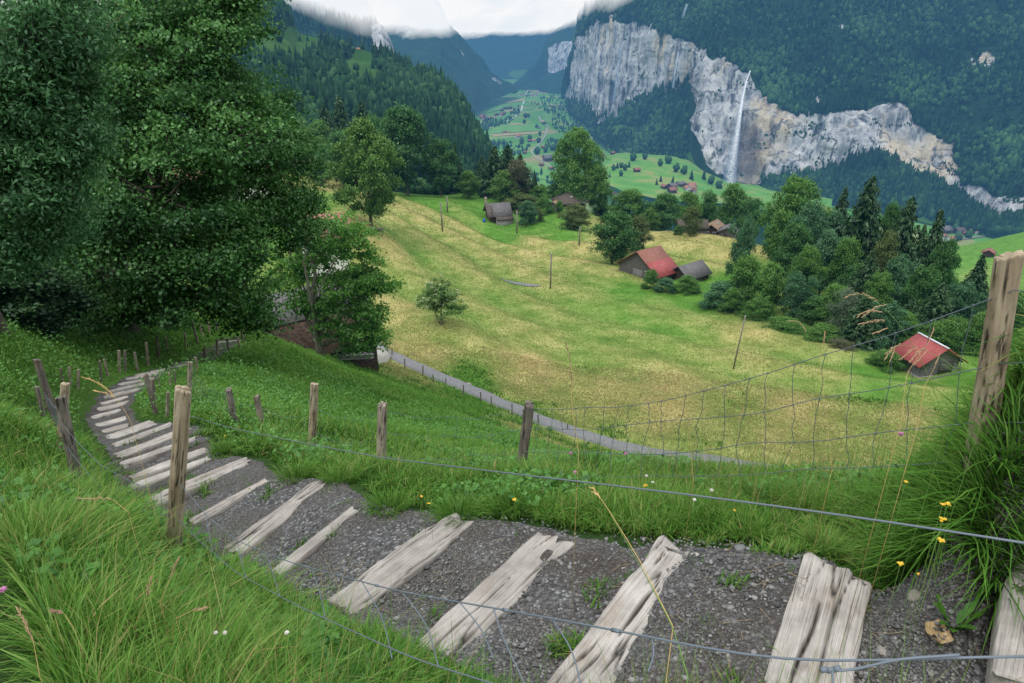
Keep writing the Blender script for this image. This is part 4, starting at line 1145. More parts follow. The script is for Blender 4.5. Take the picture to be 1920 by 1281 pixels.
for k, (px, py, d, s, lab) in enumerate(((1767, 948, 2.1, .014, 'topmost yellow flower of the cluster by the right-hand grass clump'), (1777, 946, 2.1, .010, 'small yellow flower touching the topmost one on the right'), (1767, 975, 2.1, .015, 'ragged yellow flower just below the topmost one'), (1764, 1014, 2.1, .013, 'lowest yellow flower of the cluster by the right-hand grass clump'),
                                         (1688, 1058, 2.3, .013, 'single bright yellow flower on the bare soil right of the nearest timber'), (1722, 1077, 2.3, .007, 'tiny orange flower on the soil near the dock plant'), (1698, 904, 2.6, .010, 'yellow flower high in the long grass below the netting'), (1377, 958, 3.2, .009, 'small orange flower under the lone cable'),
                                         (965, 938, 3.6, .015, 'yellow flower in the grass above the third timber'), (790, 932, 4.0, .013, 'upper yellow flower of the pair on the verge'), (804, 945, 4.0, .013, 'lower yellow flower of the pair on the verge'), (1210, 911, 3.6, .014, 'yellow flower right of the purple clover on the verge'), (422, 818, 6, .012, 'yellow speck of a flower by the left stair bend'))):
    flower(px, py, d, M_YEL, lab, k, s)
for k, (px, py, d, lab) in enumerate(((1302, 938, 3.0, 'lower white clover head behind the cable'), (1334, 920, 3.0, 'upper white clover head behind the cable'), (1212, 893, 3.6, 'white umbel-like flower left of the lower clover head'), (1224, 905, 3.6, 'white speckled flower above the cable near the footpath end'), (405, 1187, 1.7, 'pale bladder-like flower left of a pair at lower left'), (422, 1187, 1.7, 'pale pinkish flower right of a pair at lower left'), (538, 1187, 1.5, 'pale flower bud low in the grass near the wire'))):
    flower(px, py, d, M_WHT, lab, 40 + k, .010 if py < 1000 else .006, 'clover_flower', 'flower', 14)
for k, (px, py, d, lab) in enumerate(((1173, 852, 3.4, 'purple clover head beside the footpath bend'), (1070, 851, 3.6, 'pink clover head between dark rushes and middle post'), (1078, 886, 3.6, 'small pink clover head at the foot of the dark rushes'), (1689, 815, 2.3, 'lilac clover head in front of the netting at right'), (6, 1106, 1.9, 'purple clover head at the left edge of the photo'))):
    flower(px, py, d, M_PNK, lab, 60 + k, .011, 'clover_flower', 'flower', 16)
# ------------------------------------------------------------------ trees
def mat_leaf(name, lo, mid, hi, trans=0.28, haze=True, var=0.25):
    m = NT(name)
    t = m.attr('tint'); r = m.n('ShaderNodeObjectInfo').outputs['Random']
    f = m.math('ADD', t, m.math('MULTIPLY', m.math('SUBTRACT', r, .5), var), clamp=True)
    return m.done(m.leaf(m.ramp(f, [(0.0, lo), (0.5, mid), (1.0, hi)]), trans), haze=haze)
L_MAPLE = mat_leaf('leaf_maple', (0.012, 0.052, 0.013), (0.054, 0.162, 0.038), (0.15, 0.33, 0.088), .33, False)
L_ASHFRONT = mat_leaf('leaf_pale', (0.024, 0.085, 0.030), (0.078, 0.205, 0.074), (0.16, 0.34, 0.14), .32, False)
L_SYC = mat_leaf('leaf_sycamore', (0.032, 0.115, 0.016), (0.092, 0.25, 0.034), (0.18, 0.38, 0.07), .42)
L_DARK = mat_leaf('leaf_dark', (0.014, 0.056, 0.013), (0.046, 0.138, 0.028), (0.092, 0.225, 0.05))
L_MID = mat_leaf('leaf_mid', (0.024, 0.082, 0.013), (0.075, 0.19, 0.027), (0.145, 0.30, 0.054))
L_LIME = mat_leaf('leaf_lime', (0.022, 0.075, 0.012), (0.075, 0.175, 0.024), (0.145, 0.27, 0.052))
L_TEAL = mat_leaf('leaf_teal', (0.018, 0.068, 0.028), (0.056, 0.155, 0.062), (0.12, 0.26, 0.115))
L_OLIVE = mat_leaf('leaf_olive', (0.030, 0.060, 0.012), (0.080, 0.125, 0.028), (0.145, 0.19, 0.052))
L_WILLOW = mat_leaf('leaf_willow', (0.045, 0.08, 0.045), (0.11, 0.165, 0.095), (0.20, 0.265, 0.165))
L_BROWN = mat_leaf('leaf_brownish', (0.035, 0.045, 0.016), (0.095, 0.105, 0.045), (0.16, 0.165, 0.08))
L_SPRUCE = mat_leaf('needle_spruce', (0.009, 0.032, 0.011), (0.030, 0.078, 0.023), (0.068, 0.135, 0.042), .18)
L_ELDER = mat_leaf('leaf_elder', (0.06, 0.14, 0.028), (0.145, 0.265, 0.06), (0.23, 0.36, 0.10))
m = NT('bark'); M_BARK = m.done(m.bsdf(m.ramp(m.noise(m.scale(m.objco(), (3, 3, .6)), 6, 5), [(.3, (0.035, 0.028, 0.022)), (.7, (0.13, 0.11, 0.09))]), .95), haze=True)
m = NT('bark_pale'); M_BARKP = m.done(m.bsdf(m.ramp(m.noise(m.scale(m.objco(), (3, 3, .6)), 6, 5), [(.3, (0.10, 0.09, 0.07)), (.7, (0.26, 0.24, 0.20))]), .95), haze=True)

def rand_unit(n, rg):
    v = rg.normal(0, 1, (n, 3)); return v / np.linalg.norm(v, axis=1)[:, None]

def leafset(centres, crad, per, size, rg, flat=0.45, outward=None, tint0=None, aspect=.6, droop=.25, up_bias=.9):
    """sprays of leaves round cluster centres"""
    n = len(centres); N = n * per
    c = np.repeat(centres, per, 0)
    off = rg.normal(0, 1, (N, 3)) * np.repeat(crad, per)[:, None] * np.array([.55, .55, .55 * flat])
    P = c + off
    P[:, 2] -= droop * np.hypot(off[:, 0], off[:, 1])
    nrm = rg.normal(0, .75, (N, 3)) + np.array([0, 0, up_bias])
    if outward is not None: nrm = nrm + np.repeat(outward, per, 0) * .45
    d = rg.normal(0, 1, (N, 3)); d[:, 2] -= .45
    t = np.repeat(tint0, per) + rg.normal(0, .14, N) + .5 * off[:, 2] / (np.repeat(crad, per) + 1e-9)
    s = size * (0.65 + .7 * rg.random(N))
    return leaf_cards(P, s, nrm, d, np.clip(t, 0, 1), aspect)

def crown_clusters(n, R, H, z0, rg, lobes=14, lobe_r=.36, profile=None, inner=.25):
    """clusters over a union of lobes: uneven outline with hollows"""
    prof = profile or (lambda t: math.sqrt(max(0, 1 - (2 * t - 1) ** 2)) * (1.0 - .18 * t))
    L = []
    for i in range(lobes):
        t = (i + rg.random()) / lobes
        a = i * 2.39996 + rg.uniform(-.5, .5)
        rr = prof(t) * R
        rad = lobe_r * R * (0.75 + .5 * rg.random())
        q = max(0, rr - rad * .75) * (0.75 + .35 * rg.random())
        L.append((q * math.cos(a), q * math.sin(a), z0 + t * H, rad))
    L.append((0, 0, z0 + H * .9, lobe_r * R * .8)); L.append((0, 0, z0 + H * .55, lobe_r * R * 1.3))
    L = np.array(L)
    wgt = L[:, 3] ** 2; wgt /= wgt.sum()
    k = rg.choice(len(L), n, p=wgt)
    u = rand_unit(n, rg); u[:, 2] = np.where(u[:, 2] < -.35, -u[:, 2] * .6, u[:, 2])
    rad = L[k, 3] * np.where(rg.random(n) < inner, rg.random(n), .82 + .22 * rg.random(n))
    P = L[k, :3] + u * rad[:, None] * np.array([1, 1, .85])
    return P, u, L

def limbs(mb, base, lobes, trunk_r, top, rg, sides=7, wob=.05, fork=.35, thin=.22):
    base = np.array(base, float); top = np.array(top, float)
    n = 9; t = np.linspace(0, 1, n)
    P = base[None] * (1 - t)[:, None] + top[None] * t[:, None]
    Hh = np.linalg.norm(top - base)
    P[1:-1, :2] += rg.normal(0, wob * Hh * .2, (n - 2, 2))
    mb.tube(P, trunk_r * (1 - .82 * t) + trunk_r * .5 * np.exp(-t * 22), sides)
    for L in lobes:
        e = np.array(L[:3])
        s = np.clip((e[2] - base[2]) / Hh * (fork + .3 * rg.random()) , .12, .92)
        j = s * (n - 1); i = min(int(j), n - 2); st = P[i] + (P[i + 1] - P[i]) * (j - i)
        m_ = np.linspace(0, 1, 6)
        B = st[None] * (1 - m_)[:, None] + e[None] * m_[:, None]
        B[:, 2] += .12 * np.linalg.norm(e - st) * np.sin(m_ * np.pi)
        B[1:-1] += rg.normal(0, .03 * np.linalg.norm(e - st), (4, 3))
        r0 = trunk_r * (1 - .82 * s) * .55
        mb.tube(B, np.linspace(r0, max(r0 * thin, .002), 6), 6)

PROTO = {}
def broadleaf(key, mat, seed, n=360, per=46, leaf=.034, prof=None, z0=.16, H=.84, lobes=15, lobe_r=.36, crad=.075, trunk=.022, bark=None, droop=.25, inner=.2, flat=.6, up=.9):
    rg = np.random.default_rng(seed)
    P, u, L = crown_clusters(n, .5, H * .93, z0 + .02, rg, lobes, lobe_r, prof, inner)
    tint0 = .36 + .26 * (P[:, 2] - z0) / H + .16 * rg.normal(0, 1, n) + .14 * u[:, 2]  # higher, upward-facing clusters coloured lighter to imitate top light
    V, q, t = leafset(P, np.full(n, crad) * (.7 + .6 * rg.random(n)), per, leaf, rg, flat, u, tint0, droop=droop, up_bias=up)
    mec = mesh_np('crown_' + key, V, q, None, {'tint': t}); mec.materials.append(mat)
    mb = MB(); limbs(mb, (0, 0, -.06), L[:-1:2], trunk, (0, 0, z0 + H * .8), rg)
    met = mb.mesh('trunk_' + key, True); met.materials.append(bark or M_BARK)
    PROTO.setdefault(key.split('#')[0], []).append((mec, met))

def spruce(key, mat, seed, whorls=38, br=12, dens=11, base=.06, power=.8, droop=.28, leaf=.080):
    rg = np.random.default_rng(seed)
    Ps, Ds, Ns, Ss, Ts = [], [], [], [], []
    mb = MB(); mb.tube([(0, 0, -.05), (0, 0, .5), (0, 0, .985)], [.017, .010, .002], 6)
    for i in range(whorls):
        h = base + (1 - base) * (i / whorls) ** .92
        Lm = .5 * ((1 - h) / (1 - base)) ** power + .018
        nb = max(4, int(br * (1 - .45 * h)))
        a0 = rg.random() * 6.28
        for b in range(nb):
            a = a0 + b * 6.283 / nb + rg.normal(0, .2)
            Lb = Lm * rg.uniform(.62, 1.12); hz = h + rg.normal(0, .008)
            k = max(3, int(dens * Lb / .35)); t = (np.arange(k) + rg.random(k)) / k
            d = np.array([math.cos(a), math.sin(a), 0]); s = np.array([-d[1], d[0], 0])
            dz = -droop * Lb * (t - .55 * t ** 3)
            C = d[None] * (t * Lb)[:, None]; C[:, 2] += hz + dz
            for sg in (-1, 1, 0):
                C2 = C + s[None] * (sg * .045 * (1.15 - t) * Lb / .35)[:, None] + rg.normal(0, .006, (k, 3))
                if sg == 0: C2[:, 2] -= .012
                dirv = d[None] * .7 + s[None] * sg * .8 + np.array([0, 0, -.35]) + rg.normal(0, .22, (k, 3))
                Ps.append(C2); Ds.append(dirv); Ns.append(np.array([0, 0, 1.0]) + rg.normal(0, .35, (k, 3)))
                Ss.append(leaf * (.6 + .8 * rg.random(k)) * (.7 + .6 * (1 - h))); Ts.append(.22 + .42 * t + .16 * rg.normal(0, 1, k) + .1 * h)
            if i % 3 == 0 and b % 2 == 0: mb.tube([(0, 0, hz), tuple(d * Lb * .85 + np.array([0, 0, hz - droop * Lb * .6]))], [.003, .0008], 4, False)
    V, q, tt = leaf_cards(np.vstack(Ps), np.concatenate(Ss), np.vstack(Ns), np.vstack(Ds), np.clip(np.concatenate(Ts), 0, 1), .42)
    mec = mesh_np('crown_' + key, V, q, None, {'tint': tt}); mec.materials.append(mat)
    met = mb.mesh('trunk_' + key, True); met.materials.append(M_BARK)
    PROTO.setdefault(key.split('#')[0], []).append((mec, met))

oval = lambda t: math.sin(min(1, max(0, t)) * math.pi) ** .55 * (1.05 - .25 * t)
tall = lambda t: (.75 + .25 * math.sin(t * 3.14)) * (1 - .35 * t ** 3) if t < .93 else .5
irreg = lambda t: .55 + .45 * math.sin(t * 9.0) ** 2 if t < .9 else .4
low = lambda t: math.sqrt(max(0, 1 - t ** 2)) * .98
for s in (1, 2, 3): broadleaf('dark#%d' % s, L_DARK, 100 + s, prof=oval)
for s in (1, 2, 3): broadleaf('mid#%d' % s, L_MID, 110 + s, prof=oval)
broadleaf('linden', L_LIME, 120, n=620, per=46, leaf=.026, prof=oval, z0=.10, H=.9, lobes=24, lobe_r=.28, crad=.055)
broadleaf('giant', L_MID, 121, n=700, per=46, leaf=.025, prof=tall, z0=.10, H=.9, lobes=26, lobe_r=.34, crad=.055)
for s in (1, 2): broadleaf('lime#%d' % s, L_LIME, 130 + s, prof=oval, z0=.08, H=.92)
for s in (1, 2, 3): broadleaf('teal#%d' % s, L_TEAL, 140 + s, prof=irreg, z0=.08, H=.92, lobes=18, lobe_r=.33)
for s in (1, 2): broadleaf('olive#%d' % s, L_OLIVE, 150 + s, prof=oval, z0=.08, H=.92, crad=.08)
broadleaf('willow', L_WILLOW, 160, n=230, per=30, prof=irreg, z0=.2, H=.8, crad=.09, bark=M_BARKP)
broadleaf('brown', L_BROWN, 161, n=230, per=34, prof=oval, z0=.12, H=.88, crad=.08)
for s in (1, 2): broadleaf('shrub#%d' % s, L_MID, 170 + s, prof=low, z0=.0, H=.98, lobes=16, lobe_r=.34, crad=.09, trunk=.012)
L_SHADE = mat_leaf('leaf_shade', (0.006, 0.022, 0.007), (0.018, 0.055, 0.014), (0.04, 0.10, 0.024))  # near-black leaf colour that paints the shade under the left trees
broadleaf('shrubshade', L_SHADE, 175, n=420, per=60, leaf=.05, prof=low, z0=.0, H=.98, lobes=18, lobe_r=.4, crad=.09, trunk=.012)
broadleaf('shrubteal', L_TEAL, 173, prof=low, z0=.0, H=.98, lobes=16, lobe_r=.34, crad=.09, trunk=.012)
broadleaf('shrubolive', L_OLIVE, 174, prof=low, z0=.0, H=.98, lobes=16, lobe_r=.34, crad=.09, trunk=.012)
for s in (1, 2, 3): spruce('spruce#%d' % s, L_SPRUCE, 180 + s, power=(.8, .95, .7)[s - 1])

TREES = []
def tree(px, py_top, py_base, x0, x1, Y, sp, label, group=None, cat=None, name=None, deep=None, k=None):
    """crown spans x0..x1, top at py_top; stands on the hillside at depth Y"""
    c = at(px, (py_top + py_base) / 2, Y)
    g = float(tz(c[0], c[1]))
    top = at(px, py_top, Y)[2]
    bot = at(px, py_base, Y)[2]
    base = min(g, bot) if deep is None else bot
    base = g if abs(g - bot) < 12 else bot - 1.0
    ax = axis_depth((c[0], c[1], (top + base) / 2))
    wd = (x1 - x0) / FPX * ax * (1.7 if sp == 'spruce' else 1.12)
    H = max(top - base, 1.0)
    P = PROTO[sp]; rg = random.Random(int(px * 7 + py_top))
    mec, met = P[rg.randrange(len(P))] if k is None else P[k]
    nm = name or {'spruce': 'spruce_tree', 'shrub': 'shrub', 'shrubteal': 'shrub', 'shrubolive': 'shrub'}.get(sp, 'broadleaf_tree')
    o = thing(nm, label, cat or ('shrub' if nm == 'shrub' else 'tree'), (c[0], c[1], base), rg.random() * 6.28, group)
    o.scale = (wd, wd, H)
    a = bpy.data.objects.new('crown', mec); COL.objects.link(a); a.parent = o
    b = bpy.data.objects.new('trunk', met); COL.objects.link(b); b.parent = o
    TREES.append(o)
    return o
T = tree
# on the crest of the meadow, left to right
T(688, 233, 425, 616, 756, 150, 'linden', 'tall pale-green linden standing alone at the left end of the dry meadow', k=0)
T(758, 212, 363, 700, 812, 258, 'dark', 'big dark rounded tree right behind the pale linden')
T(652, 252, 350, 590, 690, 235, 'dark', 'dark tree half hidden behind the left side of the pale linden')
T(826, 262, 362, 793, 862, 262, 'dark', 'dark dome-shaped tree second right of the pale linden, with a thin brown trunk')
T(878, 322, 363, 856, 900, 262, 'lime', 'small bright green tree at the edge of the mown field, under the dark dome')
T(853, 268, 350, 838, 876, 285, 'spruce', 'dark spruce peeping over the small bright green tree on the left')
T(903, 292, 362, 888, 920, 285, 'spruce', 'slim shaded spruce just right of the small bright green tree')
T(928, 273, 364, 906, 952, 272, 'spruce', 'leftmost tall spruce of the clump on the meadow crest')
T(951, 271, 366, 930, 976, 276, 'spruce', 'middle tall spruce of the clump on the meadow crest')
T(975, 288, 368, 955, 996, 268, 'spruce', 'right-hand spruce of the crest clump, behind the brownish tree')
T(968, 303, 378, 940, 1004, 262, 'brown', 'sparse grey-brown tree in front of the crest spruces')
T(944, 325, 368, 918, 972, 258, 'lime', 'bright rounded tree at the foot of the crest spruces')
T(1012, 350, 385, 990, 1034, 262, 'mid', 'low tree filling the gap between brownish tree and giant tree')
T(1084, 253, 392, 1038, 1132, 268, 'giant', 'huge tall domed tree towering over the brown-roofed house', k=0)
T(1122, 318, 405, 1096, 1146, 262, 'mid', 'lower tree leaning on the right flank of the huge domed tree')
T(1040, 345, 392, 1022, 1060, 272, 'dark', 'dark shrubby tree at the left foot of the huge domed tree')
T(1020, 370, 396, 1004, 1036, 246, 'shrub', 'green bush between the two brown-roofed houses')
T(978, 364, 405, 944, 1014, 252, 'shrubolive', 'wide olive bush right behind the small grey-roofed house')
T(987, 380, 424, 968, 1006, 228, 'teal', 'small bluish-green upright tree beside the small grey-roofed house')
T(1004, 388, 418, 992, 1022, 232, 'shrubolive', 'low olive bush right of the small bluish-green tree')
T(1049, 378, 402, 1040, 1058, 246, 'mid', 'slim young tree in front of the shed of the brown hip-roofed house')
T(1078, 388, 433, 1046, 1110, 220, 'olive', 'broad yellowish-olive tree below the brown hip-roofed house')
T(1152, 405, 482, 1102, 1192, 166, 'dark', 'dark round tree left of the red-roofed barn', k=1)
T(1196, 410, 468, 1168, 1222, 176, 'olive', 'thin olive tree behind the dark round tree by the red-roofed barn')
T(1180, 358, 440, 1146, 1218, 235, 'mid', 'leafy tree right of the huge domed tree, above the dark round one')
T(1218, 395, 440, 1200, 1238, 222, 'lime', 'light green small tree behind the upper meadow edge')
T(1246, 368, 436, 1212, 1280, 232, 'dark', 'dark tree left of the three grey farm sheds')
T(1290, 362, 432, 1262, 1312, 240, 'mid', 'mid-green tree rising behind the grey farm sheds')
T(1328, 368, 430, 1300, 1352, 245, 'dark', 'dark spreading tree directly behind the tan-roofed farmhouse')
T(1372, 352, 440, 1338, 1402, 250, 'mid', 'tall leafy tree right behind the tan-roofed farmhouse')
T(1408, 372, 448, 1384, 1436, 240, 'dark', 'dark tree between farmhouse and the big round green tree')
T(1297, 393, 446, 1278, 1317, 196, 'olive', 'olive fruit tree standing in front of the leftmost grey shed')
T(1272, 424, 446, 1264, 1282, 200, 'shrub', 'little bush at the left end of the leftmost grey shed')
# right-hand wood
T(1393, 412, 520, 1372, 1420, 138, 'teal', 'slender irregular ash standing above the wood edge right of the barn')
T(1490, 345, 470, 1434, 1546, 165, 'mid', 'largest rounded green tree at the top of the right-hand wood', k=0)
T(1520, 393, 520, 1478, 1560, 148, 'teal', 'pale bluish tree in front of the largest rounded tree')
T(1485, 428, 545, 1458, 1530, 136, 'dark', 'dark leafy tree left below the pale bluish one')
T(1545, 440, 560, 1510, 1582, 132, 'teal', 'broad bluish-green tree in the middle of the right-hand wood')
T(1572, 350, 500, 1548, 1602, 160, 'spruce', 'spruce just right of the largest rounded tree, half hidden')
T(1618, 328, 520, 1580, 1652, 142, 'spruce', 'tallest dark spruce of the right-hand wood')
T(1592, 400, 520, 1570, 1618, 150, 'spruce', 'short spruce left under the tallest spruce')
T(1660, 395, 520, 1640, 1690, 150, 'dark', 'dark tree in the gap right of the tallest spruce')
T(1692, 368, 530, 1660, 1726, 135, 'spruce', 'second tallest spruce, with a bare pale trunk below')
T(1745, 392, 560, 1718, 1776, 124, 'spruce', 'narrow spruce at the right end of the spruce row')
T(1718, 420, 560, 1696, 1742, 134, 'spruce', 'spruce between the two narrow right-hand ones')
T(1652, 450, 560, 1622, 1678, 122, 'olive', 'yellowish birch-like tree below the tallest spruce')
T(1622, 470, 600, 1596, 1650, 118, 'spruce', 'young spruce at the left of the yellowish birch')
T(1674, 485, 600, 1640, 1710, 116, 'teal', 'pale bluish tree right below the yellowish birch')
T(1600, 500, 600, 1572, 1636, 122, 'dark', 'dark tree in the shadow under the spruces')
T(1722, 500, 640, 1690, 1756, 108, 'dark', 'dense dark tree behind the red-roofed hut, left part')
T(1752, 530, 660, 1726, 1786, 103, 'spruce', 'dark spruce standing behind the red-roofed hut')
T(1700, 560, 655, 1672, 1730, 101, 'spruce', 'low spruce just above the ridge of the red-roofed hut')
T(1795, 540, 665, 1762, 1826, 106, 'teal', 'bluish tree right of the spruce behind the hut')
T(1824, 478, 620, 1796, 1856, 134, 'spruce', 'lone open-branched spruce in front of the bright green far pasture')
T(1782, 600, 695, 1748, 1822, 97, 'shrub', 'green thicket to the right behind the red-roofed hut')
T(1838, 590, 690, 1806, 1870, 96, 'mid', 'tree right of the hut, left of the thick fence post')
T(1895, 560, 690, 1862, 1935, 100, 'dark', 'dark tree behind the top wire right of the thick fence post')
T(1900, 640, 712, 1868, 1945, 92, 'shrub', 'shaded bush right of the thick fence post')
T(1395, 482, 590, 1356, 1432, 124, 'shrub', 'dense green thicket at the foot of the slender ash')
T(1442, 500, 620, 1408, 1480, 118, 'mid', 'fresh green tree in the left part of the wood with bare stems below')
T(1352, 530, 592, 1318, 1392, 124, 'shrubteal', 'rounded bluish bush at the lower left tip of the wood')
T(1372, 545, 600, 1350, 1396, 120, 'shrub', 'green bush right beside the rounded bluish one')
T(1488, 520, 650, 1462, 1520, 113, 'teal', 'slim grey-green tree with a pale leaning stem')
T(1522, 560, 660, 1494, 1560, 111, 'dark', 'dark bush-like tree under the broad bluish-green one')
T(1468, 600, 665, 1436, 1510, 106, 'shrub', 'low shrubbery along the meadow edge below the slim grey-green tree')
T(1540, 610, 680, 1506, 1576, 101, 'shrub', 'leafy thicket left of the grey willow')
T(1578, 548, 680, 1552, 1606, 102, 'willow', 'silvery grey willow with a bare pale trunk')
T(1612, 550, 692, 1586, 1640, 98, 'spruce', 'single young spruce standing at the meadow edge right of the grey willow')
T(1652, 570, 690, 1622, 1690, 98, 'teal', 'pale bluish bushy tree left of the red-roofed hut')
T(1575, 640, 690, 1552, 1604, 95, 'brown', 'twiggy brown shrub at the foot of the grey willow')
T(1660, 660, 712, 1634, 1692, 88, 'shrub', 'round bush touching the left corner of the red-roofed hut')
T(1222, 507, 529, 1206, 1238, 140, 'shrub', 'bush growing against the gable of the red-roofed barn')
T(1182, 480, 505, 1164, 1200, 158, 'shrub', 'bush at the left end of the red-roofed barn')
T(1290, 520, 536, 1262, 1310, 136, 'shrub', 'strip of low shrubs along the front wall of the barn')
T(1250, 522, 538, 1232, 1270, 137, 'shrubteal', 'dark low shrub under the bright red part of the barn roof')
for (px, pt, pb, x0, x1, Y, kind_, lab) in ((1462, 402, 520, 1432, 1500, 150, 'mid', 'green tree filling the left shoulder of the largest rounded tree'), (1580, 455, 590, 1552, 1614, 128, 'mid', 'fresh green tree beside the broad bluish-green one'), (1640, 520, 640, 1612, 1672, 110, 'mid', 'leafy tree under the yellowish birch-like tree'),
        (1765, 450, 600, 1738, 1796, 118, 'dark', 'dark broadleaf tree below the narrow right-end spruce'), (1508, 470, 600, 1480, 1540, 124, 'mid', 'fresh green tree below the pale bluish one'), (1560, 540, 650, 1530, 1594, 108, 'mid', 'leafy tree just above the grey willow'), (1420, 560, 630, 1394, 1452, 114, 'shrub', 'bright thicket at the foot of the bare-stemmed green tree'),
        (1690, 590, 680, 1664, 1722, 99, 'mid', 'green tree close behind the ridge of the red hut'), (1745, 610, 690, 1718, 1776, 97, 'shrub', 'leafy thicket directly behind the red hut')):
    T(px, pt, pb, x0, x1, Y, kind_, lab)
# left background behind the great maples
T(600, 300, 345, 575, 628, 225, 'lime', 'light tree just left of the pale linden, above a strip of hay')
T(640, 180, 300, 612, 668, 330, 'spruce', 'brown-green spruce above the left shoulder of the pale linden')
T(612, 195, 310, 590, 640, 320, 'spruce', 'spruce next to the right edge of the great maple')
T(682, 190, 290, 656, 708, 340, 'spruce', 'spruce rising between linden and dark rounded tree')
T(600, 232, 330, 570, 634, 280, 'mid', 'leafy tree touching the right edge of the great maple')
T(560, 230, 330, 520, 600, 290, 'dark', 'dark tree seen just behind the great maple')
T(705, 226, 330, 676, 732, 290, 'dark', 'dark crown peeping over the right shoulder of the pale linden')
T(728, 232, 330, 706, 760, 300, 'mid', 'tree crown wedged between linden and dark rounded tree')

for k_, (px, pt, pb, x0, x1, Y, lab) in enumerate(((40, 505, 580, -60, 120, 19, 'undergrowth added as dark shade at the far left edge beneath the pale-leaved tree'), (130, 525, 605, 40, 220, 24, 'bush added as dark shade under the great maple, left of its trunk'), (215, 545, 625, 150, 290, 28, 'bush added as dark shade around the foot of the great maple'),
        (290, 555, 618, 240, 345, 33, 'low bush added as dark shade where the uphill post row vanishes'), (-40, 470, 570, -140, 60, 18, 'leafy shrub added as dark shade, cut by the left edge of the photo'))):
    T(px, pt, pb, x0, x1, Y, 'shrubshade', lab, name='shrub', cat='shrub')  # bushes added to darken the space beneath the big trees
# small elder with white blossom
rg = np.random.default_rng(5)
p = hit(827, 607, 20); Hh = 5.9; ax = axis_depth(p); Rr = 50 / FPX * ax
o = thing('elder_tree', 'small multi-stemmed elder with white blossom standing alone in the dry meadow', 'tree', p)
P, u, Lb = crown_clusters(190, Rr, Hh * .66, Hh * .3, rg, 14, .46, low, .35)
V, q, t = leafset(P, np.full(190, .5), 60, .24, rg, .6, u, .42 + .2 * rg.normal(0, 1, 190) + .2 * u[:, 2])
link('crown', mesh_np('crown', V, q, None, {'tint': t}), L_ELDER, o)
mb = MB(); limbs(mb, (0, 0, -.3), Lb[::2], .17, (.3, 0, Hh * .75), rg); limbs(mb, (-.1, .1, -.3), Lb[1:6:2], .12, (-1.6, .3, Hh * .6), rg)
link('trunk', mb.mesh('trunk', True), M_BARKP, o)
k = rg.choice(190, 120, replace=False); Pb = P[k] + u[k] * .45; Pb = Pb[Pb[:, 2] > Hh * .5]
n = len(Pb)
V, q, t = leafset(Pb, np.full(n, .22), 14, .17, rg, .3, None, np.full(n, .8))
m = NT('elder_blossom'); MBL = m.done(m.leaf(m.ramp(m.attr('tint'), [(0, (0.40, 0.43, 0.27)), (1, (0.60, 0.62, 0.44))]), .2))
link('blossom', mesh_np('blossom', V, q, None, {'tint': t}), MBL, o)

# ------------------------------------------------------------------ the big trees at the left
def big_tree(label, base, trunk_r, height, parts, leaf, mat, seed, per=55, crad=.55, lean=(0, 0), name='maple_tree', flat=.28, aspect=.75, droop=.35, forks=1, bark=None, tb=0.0):
    """parts: lobes (dx, dy, z, r, n clusters) relative to base"""
    rg = np.random.default_rng(seed)
    o = thing(name, label, 'tree', tuple(base))
    Cs, Us, Ti = [], [], []
    for (dx, dy, z, r, rz_, n) in parts:
        u = rand_unit(n, rg)
        # layered boughs: shelves of leaves rather than a ball
        rad = r * np.where(rg.random(n) < .25, rg.random(n) ** .5 * .8, .80 + .25 * rg.random(n))
        P = np.array([dx, dy, z]) + u * rad[:, None] * np.array([1, 1, rz_ / r])
        P[:, 2] += .2 * vnoise(P[:, 0] * .9, P[:, 1] * .9, seed=seed)
        Cs.append(P); Us.append(u); Ti.append(.40 + tb + .12 * rg.normal(0, 1, n) + .20 * u[:, 2])  # clusters facing up tinted lighter, as if lit from above
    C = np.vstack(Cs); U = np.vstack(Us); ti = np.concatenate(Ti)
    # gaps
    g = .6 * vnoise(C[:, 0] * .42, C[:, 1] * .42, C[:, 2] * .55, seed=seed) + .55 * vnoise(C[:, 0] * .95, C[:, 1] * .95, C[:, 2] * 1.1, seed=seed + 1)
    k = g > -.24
    C, U, ti = C[k], U[k], ti[k] + .30 * g[k] + .14 * U[k][:, 2]  # painted shading: paler where dense and upward, darker toward gaps
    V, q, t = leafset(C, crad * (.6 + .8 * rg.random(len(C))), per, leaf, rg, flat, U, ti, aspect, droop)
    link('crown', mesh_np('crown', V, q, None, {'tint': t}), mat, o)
    mb = MB()
    for f in range(forks):
        off = np.array([rg.normal(0, .35), rg.normal(0, .35), 0]) if f else np.zeros(3)
        limbs(mb, off * .4 + np.array([0, 0, -.4]), [p[:3] for p in parts[f::forks]], trunk_r * (1 if f == 0 else .75), (lean[0] + off[0] * 3, lean[1] + off[1] * 3, height * .86), rg, 10, .08)
    # twigs to many clusters
    pc = np.array([p[:3] for p in parts])
    kk = rg.choice(len(C), min(220, len(C)), replace=False)
    for i in kk:
        j = np.argmin(((pc - C[i]) ** 2).sum(1))
        a = pc[j] * .7 + C[i] * .3 - np.array([0, 0, .3]); b = C[i]
        mid = (a + b) / 2 + rg.normal(0, .12, 3)
        mb.tube([a, mid, b], [trunk_r * .10, trunk_r * .07, .008], 4, False)
    link('trunk', mb.mesh('trunk', True), bark or M_BARK, o)
    return o
def lobes_px(base, spec, Yoff=0):
    out = []
    for px, py, Y, rpx, rzpx, n in spec:
        c = at(px, py, Y); ax = axis_depth(c)
        out.append((c[0] - base[0], c[1] - base[1], c[2] - base[2], rpx / FPX * ax, rzpx / FPX * ax, n))
    return out
def gbase(px, py, Y):
    c = at(px, py, Y); return np.array([c[0], c[1], float(tz(c[0], c[1]))])
b = gbase(226, 585, 27.0)
